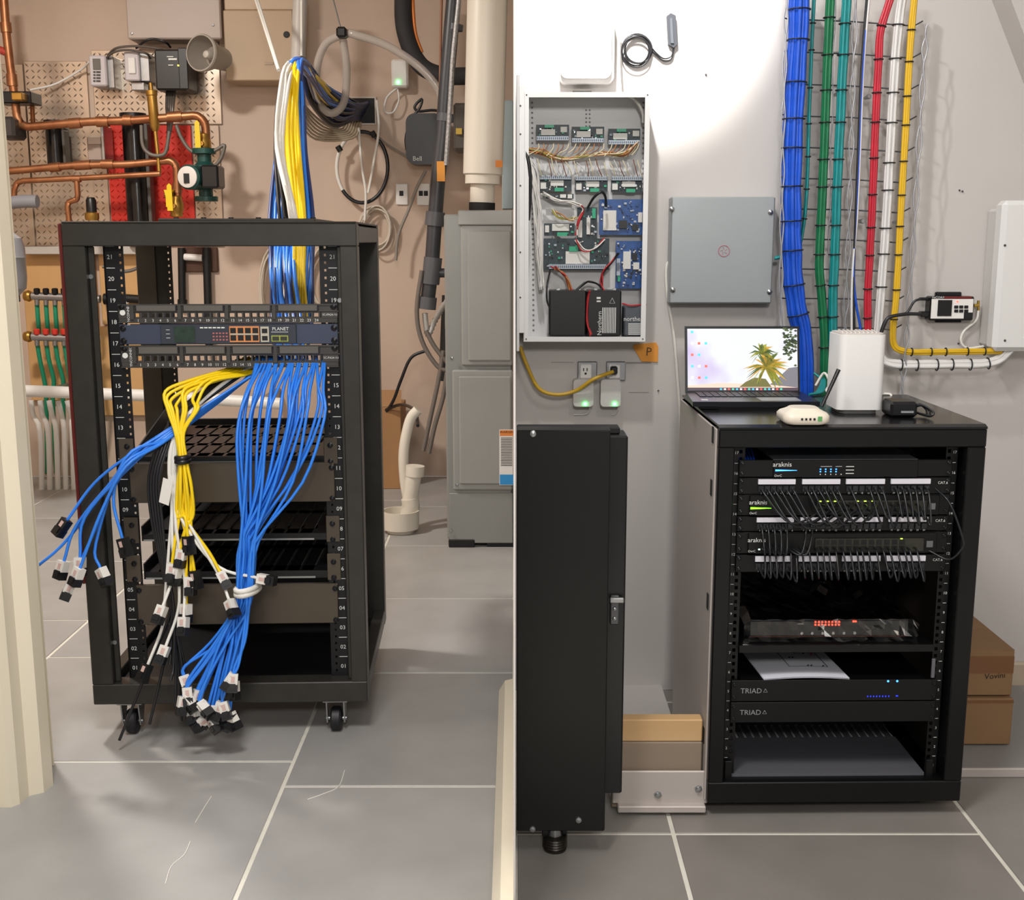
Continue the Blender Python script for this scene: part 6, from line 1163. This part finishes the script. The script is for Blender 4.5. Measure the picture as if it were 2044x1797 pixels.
# power cord strip hint and vented bottom shelf
wv = lbm + 0.006; t = thing('vent_shelf', RR.loc(W / 2, 0.1, wv - 0.01), 'grey slotted shelf at the bottom of the full rack', 'shelf'); VG = mat('dark grey shelf', '5c5c62', 0.45, 0.1); u0, u1 = U0 + 0.006, U1 - 0.012; b = rp()
b.box(u0, u1, 0.03, 0.20, wv - 0.003, wv); b.box(u0, u1, 0.265, 0.40, wv - 0.003, wv); n = 22; g = (u1 - u0) / n
for k in range(n): b.box(u0 + g * k, u0 + g * (k + 0.62), 0.20, 0.265, wv - 0.003, wv)
b.build('deck', VG, t); rp().box(u0, u1, 0.027, 0.03, wv - 0.012, wv).build('front_lip', VG, t)
rp().box(u0, u1, 0.10, 0.42, wv - 0.007, wv - 0.005).build('lit_slot_backing', mat('lit floor white', 'd8d7dc', 0.5), t)  # pan added; its white stands for the lit floor seen through the slots
for u, sg in ((u0, -1), (u1, 1)): rp().box(u, u + 0.014 * sg, 0.018, 0.022, wv - 0.012, wv + 0.03, 0.001).build('mounting_ear', KB, t)
T(rp().box(rx_(1886), rx_(1893), 0.016, 0.02, rrow(1380, 1352), rrow(1340, 1316), 0.001).build('door_strike', mat('strike grey', '6c6c72', 0.4, 0.5)), 'small grey latch strike on the right rack post', 'latch')
for (u, v) in ((0.06, 0.08), (W - 0.06, 0.08), (0.06, D - 0.08), (W - 0.06, D - 0.08)): rp().lathe((u, v, -0.03), (0, 0, 1), [(0.02, 0), (0.02, 0.012), (0.010, 0.014), (0.010, 0.03)], 14).build('levelling_foot', BLKM, rk)
# ================================================================ things on and around the full rack
ZT_ = 0.03 + RR.H + 0.0085
def topz(px, py): return FL(px, py, ZT_)
# laptop
A0, A1 = topz(1368, 818), topz(1620, 822); LBK = mat('laptop black', '15161c', 0.3, 0.2)
Yf = A0.y + 0.0; xl, xr = P(1378, 800, Yf + 0.06).x, P(1622, 800, Yf + 0.06).x; dp = 0.16
t = thing('laptop', ((xl + xr) / 2, Yf + dp / 2, ZT_), 'open black laptop showing a palm tree picture on the rack top', 'laptop')
B().prism([(xl - 0.004, Yf, ZT_ + 0.006), (xr, Yf, ZT_ + 0.006), (xr, Yf + dp, ZT_ + 0.006), (xl + 0.004, Yf + dp, ZT_ + 0.006)], (0, 0, 0.010)).build('base', LBK, t)
kz = ZT_ + 0.0162; kb = B(); nk = 14
for j in range(5):
    for i in range(nk): x = xl + 0.022 + (xr - xl - 0.044) * i / nk; y = Yf + 0.075 + 0.0145 * j; kb.box(x, x + (xr - xl - 0.044) / nk * 0.86, y, y + 0.0115, kz, kz + 0.0015)
kb.build('keyboard', mat('key dark', '24262f', 0.4), t); B().box((xl + xr) / 2 + 0.01, (xl + xr) / 2 + 0.09, Yf + 0.012, Yf + 0.062, kz - 0.0002, kz + 0.0006).build('touchpad', mat('touchpad grey', '8d8f95', 0.35), t); B().box(xl + 0.016, xl + 0.03, Yf + 0.02, Yf + 0.032, kz - 0.0002, kz + 0.0006).build('sticker', LBL, t)
for x in (xl + 0.03, xr - 0.03): B().box(x - 0.02, x + 0.02, Yf + 0.01, Yf + 0.14, ZT_, ZT_ + 0.006, 0.001).build('foot', BLKM, t)
yh = Yf + dp; z0 = ZT_ + 0.012; z1 = P(1500, 652, yh + 0.03).z; tl = 0.035
def scr(s_, q, off): return V((xl + 0.004 + (xr - xl - 0.006) * s_, yh + tl * q - off, z0 + (z1 - z0) * q))
B().prism([scr(0, 0, 0), scr(1, 0, 0), scr(1, 1, 0), scr(0, 1, 0)], (0, 0.006, 0)).build('lid', LBK, t)
SM = bpy.data.materials.new('screen picture'); SM.use_nodes = True; nt = SM.node_tree; pb = nt.nodes['Principled BSDF']; pb.inputs['Base Color'].default_value = (0.02, 0.02, 0.02, 1); pb.inputs['Roughness'].default_value = 0.25
tc = nt.nodes.new('ShaderNodeTexCoord'); gr = nt.nodes.new('ShaderNodeTexNoise'); gr.inputs['Scale'].default_value = 9; rp_ = nt.nodes.new('ShaderNodeValToRGB'); rp_.color_ramp.elements[0].position = 0.30; rp_.color_ramp.elements[0].color = (0.62, 0.45, 0.85, 1); rp_.color_ramp.elements[1].position = 0.46; rp_.color_ramp.elements[1].color = (0.93, 0.95, 1, 1)
nt.links.new(tc.outputs['Object'], gr.inputs['Vector']); nt.links.new(gr.outputs['Fac'], rp_.inputs[0]); nt.links.new(rp_.outputs[0], pb.inputs['Emission Color']); pb.inputs['Emission Strength'].default_value = 1.0
sn = B().quad(scr(0.02, 0.085, 0.0008), scr(0.98, 0.085, 0.0008), scr(0.98, 0.965, 0.0008), scr(0.02, 0.965, 0.0008)).build('screen', SM, t)
def spoly(pts, c, nm, e=0.8, off=0.0014): 
    m = mat('screen ' + c, c, 0.4, emit=e); B().add([scr(x, y, off) for x, y in pts], [tuple(range(len(pts)))]).build(nm, m, sn)
spoly([(0.02, 0.045), (0.98, 0.045), (0.98, 0.09), (0.02, 0.09)], '4a3c48', 'taskbar', 0.5, 0.001)
ic = B(); 
for k in range(16): x = 0.30 + 0.035 * k; ic.m(mat('icon %d' % (k % 4), ['3fb6d8', 'e8e4e0', 'd85a4a', '48c8a0'][k % 4], 0.4, emit=0.9)); ic.add([scr(x, 0.055, 0.0014), scr(x + 0.018, 0.055, 0.0014), scr(x + 0.018, 0.08, 0.0014), scr(x, 0.08, 0.0014)], [(0, 1, 2, 3)])
for i in range(3):
    for j in range(5): 
        if (i, j) in ((2, 0), (2, 2)): continue
        ic.m(mat('icon %d' % ((i + j) % 3), 'ffffff', 0.4)); x, y = 0.05 + 0.06 * i, 0.90 - 0.17 * j; ic.add([scr(x, y, 0.0014), scr(x + 0.022, y, 0.0014), scr(x + 0.022, y + 0.035, 0.0014), scr(x, y + 0.035, 0.0014)], [(0, 1, 2, 3)])
ic.build('icons', None, sn)
rnd = random.Random(4); pm = B(); PGm = [mat('palm %d' % k, c, 0.4, emit=0.7) for k, c in enumerate(('5d6a2c', '8a8a30', 'b08a34', '44562a'))]
spoly([(0.70, 0.09), (0.98, 0.09), (0.98, 0.40), (0.9, 0.38), (0.8, 0.22)], '6d6c74', 'headland', 0.6); spoly([(0.47, 0.10), (0.75, 0.10), (0.7, 0.22), (0.6, 0.24), (0.52, 0.17)], '63602f', 'shrubs', 0.6, 0.0018); spoly([(0.02, 0.09), (0.98, 0.09), (0.7, 0.14), (0.3, 0.16), (0.02, 0.12)], 'd8b8a8', 'beach', 0.7, 0.0016)
for (cx_, cy, R_, n_) in ((0.70, 0.40, 0.21, 60), (0.67, 0.60, 0.14, 26)):
    for k in range(n_):
        a = rnd.uniform(-0.7, 3.9) if R_ < 0.15 else rnd.uniform(-1.2, 4.3); L = R_ * rnd.uniform(0.6, 1.05); ex, ey = cx_ + L * math.cos(a), cy + L * 1.5 * math.sin(a) - 0.05; nx_, ny_ = -math.sin(a) * 0.010, math.cos(a) * 0.016
        pm.m(PGm[rnd.randrange(4)]); pm.add([scr(cx_ + nx_, cy + ny_, 0.002), scr((cx_ + ex) / 2 + nx_ * 1.6, (cy + ey) / 2 + 0.05, 0.002), scr(ex, ey, 0.002), scr((cx_ + ex) / 2 - nx_ * 1.6, (cy + ey) / 2 + 0.02, 0.002), scr(cx_ - nx_, cy - ny_, 0.002)], [(0, 1, 2, 3, 4)])
for k in range(90): x, y = 0.86 + abs(rnd.gauss(0, 0.06)), 0.72 + rnd.gauss(0, 0.12); x = min(x, 0.965); y = min(max(y, 0.4), 0.95); s_ = 0.016; pm.m(mat('leaf dark %d' % (k % 2), ['2e3a2a', '4a5a34'][k % 2], 0.4, emit=0.5)); pm.add([scr(x, y, 0.0022), scr(x + s_, y + s_, 0.0022), scr(x, y + 2.4 * s_, 0.0022), scr(x - s_, y + s_, 0.0022)], [(0, 1, 2, 3)])
pm.build('palm_picture', None, sn, kind='stuff')
# white mesh router
a = topz(1717, 830); ys = a.y + 0.02; x0, x1 = P(1672, 800, ys).x, P(1764, 800, ys).x; zt = P(1717, 662, ys + 0.04).z; dpr = 0.095; rr = 0.014
t = thing('wireless_router', ((x0 + x1) / 2, ys + dpr / 2, ZT_), 'tall white wireless router with a ribbed top standing on the rack', 'router'); RWM = mat('router white', 'e2e0de', 0.32)
def rr2(x0, x1, y0, y1, rr, z):
    o = []
    for cx_, cy, s0 in ((x1 - rr, y1 - rr, 0), (x0 + rr, y1 - rr, 90), (x0 + rr, y0 + rr, 180), (x1 - rr, y0 + rr, 270)): o += [(cx_ + rr * math.cos(math.radians(s0 + 15 * k)), cy + rr * math.sin(math.radians(s0 + 15 * k)), z) for k in range(7)]
    return o
B().prism(rr2(x0, x1, ys, ys + dpr, rr, ZT_ + 0.008), (0, 0, zt - ZT_ - 0.012), True).build('body', RWM, t); B().prism(rr2(x0 + 0.008, x1 - 0.008, ys + 0.008, ys + dpr - 0.008, rr, ZT_), (0, 0, 0.008)).build('foot', mat('router foot grey', '6f6c6a', 0.4), t)
tpn = B().prism(rr2(x0 + 0.003, x1 - 0.003, ys + 0.003, ys + dpr - 0.003, rr, zt - 0.004), (0, 0, 0.003)).build('top_cap', mat('router top', 'c4beb8', 0.5), t)
for k in range(9): u = x0 + 0.012 + (x1 - x0 - 0.024) * k / 8; B().obox((u, ys + dpr / 2, zt), (0.0016, 0, 0), (0.006, dpr * 0.38, 0), (0, 0, 0.0012)).build('rib', mat('router rib', 'd8d3cd', 0.5), tpn)
B().box(x1 - 0.002, x1 + 0.002, ys + dpr - 0.03, ys + dpr - 0.008, ZT_ + 0.03, zt - 0.02).build('rear_panel_or_dark_sheet', BLK2, t)
# cream bridge with antenna
a = topz(1612, 850); yb = a.y + 0.006; x0, x1 = P(1566, 840, yb).x, P(1660, 840, yb).x; zt = P(1612, 812, yb + 0.04).z; CRM = mat('cream plastic', 'ddd3c2', 0.4)
t = thing('network_bridge', ((x0 + x1) / 2, yb + 0.04, ZT_), 'small cream rounded network box with black antenna in front of the router', 'network box')
b = B(); prev = None; rings = []; 
for (ins, zz) in ((0.006, 0.0), (0.0, 0.006), (0.0, 0.018), (0.004, 0.024), (0.014, 0.030), (0.018, 0.034)): rings.append([V(q) for q in rr2(x0 + ins, x1 - ins, yb + ins * 0.8, yb + 0.085 - ins, 0.018, ZT_ + zz * (zt - ZT_) / 0.034)])
vs = [q for r_ in rings for q in r_]; n = len(rings[0]); b.add(vs, [(i * n + k, i * n + (k + 1) % n, (i + 1) * n + (k + 1) % n, (i + 1) * n + k) for i in range(len(rings) - 1) for k in range(n)], True); b.add(rings[-1], [tuple(range(n))]); b.add(rings[0], [tuple(range(n))[::-1]]); b.build('shell', CRM, t)
zz = ZT_ + 0.013 * (zt - ZT_) / 0.034
for k in range(4): B().box(x0 + 0.030 + 0.0075 * k, x0 + 0.0335 + 0.0075 * k, yb - 0.0012, yb + 0.001, zz - 0.002, zz + 0.002).build('port', BLKM, t)
B().box(x0 + 0.0605, x0 + 0.068, yb - 0.0014, yb + 0.001, zz - 0.004, zz + 0.005).build('green_port', mat('green frame', '5a9a5a', 0.4), t)
q0 = P(1640, 812, yb + 0.075); q1 = P(1674, 738, yb + 0.09); B().tube([q0, q0 * 0.7 + q1 * 0.3, q1], [0.0032, 0.0034, 0.0042], 10).build('antenna', BLK2, t)
# power adapter with cord
a = topz(1800, 834); x0, x1 = P(1778, 820, a.y).x, P(1832, 820, a.y).x
t = thing('power_adapter', ((x0 + x1) / 2, a.y + 0.03, ZT_), 'black power adapter with bunched cord on the rack top', 'power adapter'); B().box(x0, x1, a.y, a.y + 0.06, ZT_, ZT_ + 0.030, 0.005).build('brick', BLK2, t); b = B(); b.box((x0 + x1) / 2 - 0.006, (x0 + x1) / 2 + 0.018, a.y - 0.0006, a.y, ZT_ + 0.009, ZT_ + 0.013); b.build('lettering', mat('dim grey print', '6b6b6e', 0.5), t)
for k in range(3): B().tube(spline([V((x1, a.y + 0.02, ZT_ + 0.018)), V((x1 + 0.012, a.y + 0.01 + 0.008 * k, ZT_ + 0.022)), V((x1 + 0.026, a.y + 0.02 * k - 0.01, ZT_ + 0.012)), V((x1 + 0.020, a.y - 0.008 + 0.01 * k, ZT_ + 0.004)), V((x1 + 0.006, a.y + 0.03, ZT_ + 0.006))], 6), 0.0024, 6).build('cord_loop', CK, t)
c = topz(1650, 795); T(B().tube(spline([P(1628, 770, c.y + 0.1), P(1645, 745, c.y + 0.1), P(1656, 765, c.y + 0.08), V((c.x + 0.01, c.y + 0.04, ZT_ + 0.01)), V((c.x + 0.03, c.y + 0.02, ZT_ + 0.004))], 6), 0.003, 6).build('white_cable', CWH), 'white cord looping between laptop and router', 'cord')
for k in range(4): T(B().tube(spline([P(1625 + 4 * k, 745 + 3 * k, c.y + 0.12), P(1640 + 2 * k, 760, c.y + 0.10), V((c.x - 0.006 + 0.004 * k, c.y + 0.06, ZT_ + 0.006)), V((c.x - 0.03, c.y + 0.03, ZT_ + 0.004))], 5), 0.003, 6).build('network_cable', TTE), 'teal cable end lying behind the laptop on the rack top', 'cable', 'teal cable ends on the rack top')
T(B().tube(spline([P(1764, 786, c.y + 0.05), P(1778, 788, c.y + 0.05), P(1776, 798, c.y + 0.04), P(1766, 802, c.y + 0.03)], 6), 0.0026, 6).build('white_cable', CWH), 'small white cord loop right of the white router', 'cord')
# ---- black cabinet at the divider
yk = FL(1110, 1728).y + 0.03; CK2 = mat('cabinet black', '0f0e0d', 0.4, 0.0, 0.1, 8, spec=0.35)
x1 = P(1214, 1200, yk).x; zb = P(1120, 1660, yk).z; zt = P(1120, 859, yk).z; x2 = P(1247, 1200, yk + 0.06).x; yk3 = yk + 0.12; zt2 = P(1120, 858, yk3).z
t = thing('black_cabinet', (x1 / 2, yk + 0.1, 0), 'black metal cabinet with side latch standing on a screw foot at the divider', 'cabinet')
B().box(0.004, x1, yk, yk + 0.045, zb, zt, 0.002).build('front_door', CK2, t); B().box(0.004, x2, yk + 0.05, yk3, P(1230, 1585, yk + 0.05).z, zt2, 0.003).build('body', mat('cabinet inner black', '0c0c0d', 0.35), t)
B().box(0.004, P(1233, 850, yk3).x, yk + 0.07, yk3 - 0.01, zt2, P(1120, 847, yk3 - 0.01).z, 0.002).build('top_rim', BLKM, t)
for (x, y) in ((1064, 866), (1063, 1655), (1155, 1637)): B().lathe(P(x, y, yk), (0, -1, 0), [(0.006, 0), (0.005, 0.003), (0, 0.004)], 12).build('screw', STEEL, t)
lz = P(1230, 1200, yk + 0.05).z; lx = (x1 + x2) / 2; lt = B().box(lx - 0.010, lx + 0.006, yk + 0.042, yk + 0.05, lz - 0.042, lz + 0.012, 0.002).build('latch', mat('latch steel', '5a5a5e', 0.35, 0.7), t)
B().box(lx - 0.012, lx + 0.014, yk + 0.034, yk + 0.042, lz + 0.0, lz + 0.010, 0.002).build('latch_lever', STEEL, lt)
for dz in (-0.012, -0.03): B().lathe((lx - 0.002, yk + 0.042, lz + dz), (0, -1, 0), [(0.004, 0), (0.003, 0.002), (0, 0.003)], 10).build('latch_screw', STEEL, lt)
c = FL(1110, 1733); c.y = yk + 0.03; hh = zb; ft = B().lathe((c.x, c.y, 0), (0, 0, 1), [(0.021, 0), (0.022, 0.004), (0.022, hh * 0.1)] + [(0.023 if k % 2 else 0.0205, hh * (0.1 + 0.05 * k)) for k in range(10)] + [(0.016, hh * 0.6)], 20).build('screw_foot', mat('dark spring steel', '38342f', 0.3, 0.6), t)
B().cyl((c.x, c.y, hh * 0.55), (c.x, c.y, hh + 0.01), 0.0145, 16).build('foot_stem', STEEL, t); B().lathe((c.x - 0.024, c.y, hh * 0.78), (1, 0, 0), [(0.012, 0), (0.016, 0.002), (0.016, 0.010), (0.012, 0.012)], 16).build('lock_ring', WDARK, t); B().lathe((c.x + 0.012, c.y, hh * 0.78), (1, 0, 0), [(0.010, 0), (0.012, 0.002), (0.012, 0.008), (0.008, 0.010)], 16).build('lock_ring', WDARK, t)
# ---- plinth between cabinet and rack, boxes on the right
yb_ = FL(1320, 1622).y; xa, xb = x1 + 0.002, RR.loc(0, 0.25, 0).x - 0.01; WST = mat('white steel channel', 'bdb4ae', 0.4, 0.15)
z0, z1 = 0.006, P(1320, 1540, yb_).z
xa, xb = P(1222, 1600, yb_).x, P(1412, 1600, yb_).x
t = thing('steel_channel', ((xa + xb) / 2, yb_, 0), 'white steel base channel with two bolts left of the full rack', 'bracket'); B().box(xa, xb, yb_, yb_ + 0.006, z0 + 0.012, z1, 0.002).build('web', WST, t); B().box(xa + 0.01, xb - 0.005, yb_ - 0.016, yb_ + 0.006, z0, z0 + 0.014, 0.002).build('lower_flange', WST, t); B().box(xa + 0.02, xb - 0.02, yb_ - 0.002, yb_ + 0.02, 0, z0 + 0.002).build('rubber_pad', BLKM, t)
for (x, y) in ((1313, 1587), (1394, 1575)): B().lathe(P(x, y, yb_), (0, -1, 0), [(0.008, 0), (0.008, 0.0015), (0.0055, 0.002), (0.005, 0.006), (0, 0.007)], 6).build('bolt', STEEL, t)
WD = mat('grey stained wood', '9a8672', 0.7, 0, 0, 5, 0.05, c2='7f7468', stretch=(0.15, 1, 1)); PN = mat('pine stud', 'c39a68', 0.6, 0, 0, 6, 0.03, c2='d6b384', stretch=(0.1, 1, 1))
yw_ = yb_ + 0.012; q0, q1 = P(1320, 1482, yw_).z, P(1320, 1438, yw_).z; xe = RR.loc(-0.006, 0.1, 0).x
T(B().box(xa, xe, yw_, yw_ + 0.03, 0.004, q0, 0.002).build('wood_plank', WD), 'grey stained wooden plank standing behind the white steel channel', 'plank'); T(B().box(xa, xe, yw_ + 0.002, yw_ + 0.032, q0 + 0.0005, q1, 0.002).build('pine_batten', PN), 'bright pine batten lying along the top of the grey plank', 'batten')
struct(B().box(xa, xe, yw_ + 0.034, YR, 0.0, 0.012), 'wall_curb', M_WR)
yp = FL(1985, 1553).y; xq = RR.loc(RR.W + 0.012, 0, 0).x
t = thing('low_platform', ((xq + XR) / 2, (yp + YR) / 2, 0), 'low grey platform with white front edge carrying the cardboard boxes', 'platform'); B().box(xq, XR - 0.01, yp + 0.008, YR - 0.018, 0.0, 0.018).build('deck', mat('grey deck', '8c8a88', 0.5), t); B().box(xq, XR - 0.01, yp, yp + 0.008, 0.0, 0.020, 0.002).build('front_edge', WST, t)
CD2 = mat('brown cardboard', '8a6a49', 0.8, 0, 0.06, 6)
def carton2(x0, y0, x1, y1, z0, Y, dep, label, printed):
    a, d_ = P(x0, y1, Y), P(x1, y0, Y); z1 = d_.z; t = thing('cardboard_box', ((a.x + d_.x) / 2, Y + dep / 2, z0), label, 'box'); B().box(a.x, d_.x, Y, Y + dep, z0, z1, 0.002).build('carton_body', CD2, t)
    if printed:
        for k in range(2): w_ = (d_.x - a.x); B().box(a.x + 0.0, a.x + w_, Y + dep * 0.5 * k + 0.001, Y + dep * 0.5 * (k + 1) - 0.001, z1, z1 + 0.002).build('flap', CD2, t)
        b = B(); b.text('Vovini', P(1986, 1350, Y - 0.0006), (1, 0, 0.10), (0, 0, 1), 0.018); b.build('brand_print', BLKM, t); B().box(a.x, d_.x, Y - 0.0008, Y, z1 - 0.05, z1 - 0.012).build('tape', mat('brown tape', '7a5334', 0.4), t)
    else: B().box(a.x, d_.x, Y - 0.0008, Y, z1 - 0.01, z1 - 0.004).build('seam', mat('brown tape', '7a5334', 0.4), t)
    return z1
yk2 = 2.46
zc = carton2(1900, 1395, 2024, 1535, 0.021, yk2, 0.30, 'lower brown cardboard box beside the full rack', False); carton2(1900, 1300, 2026, 1393, zc + 0.003, yk2 + 0.01, 0.28, 'upper brown cardboard box with black lettering beside the full rack', True)
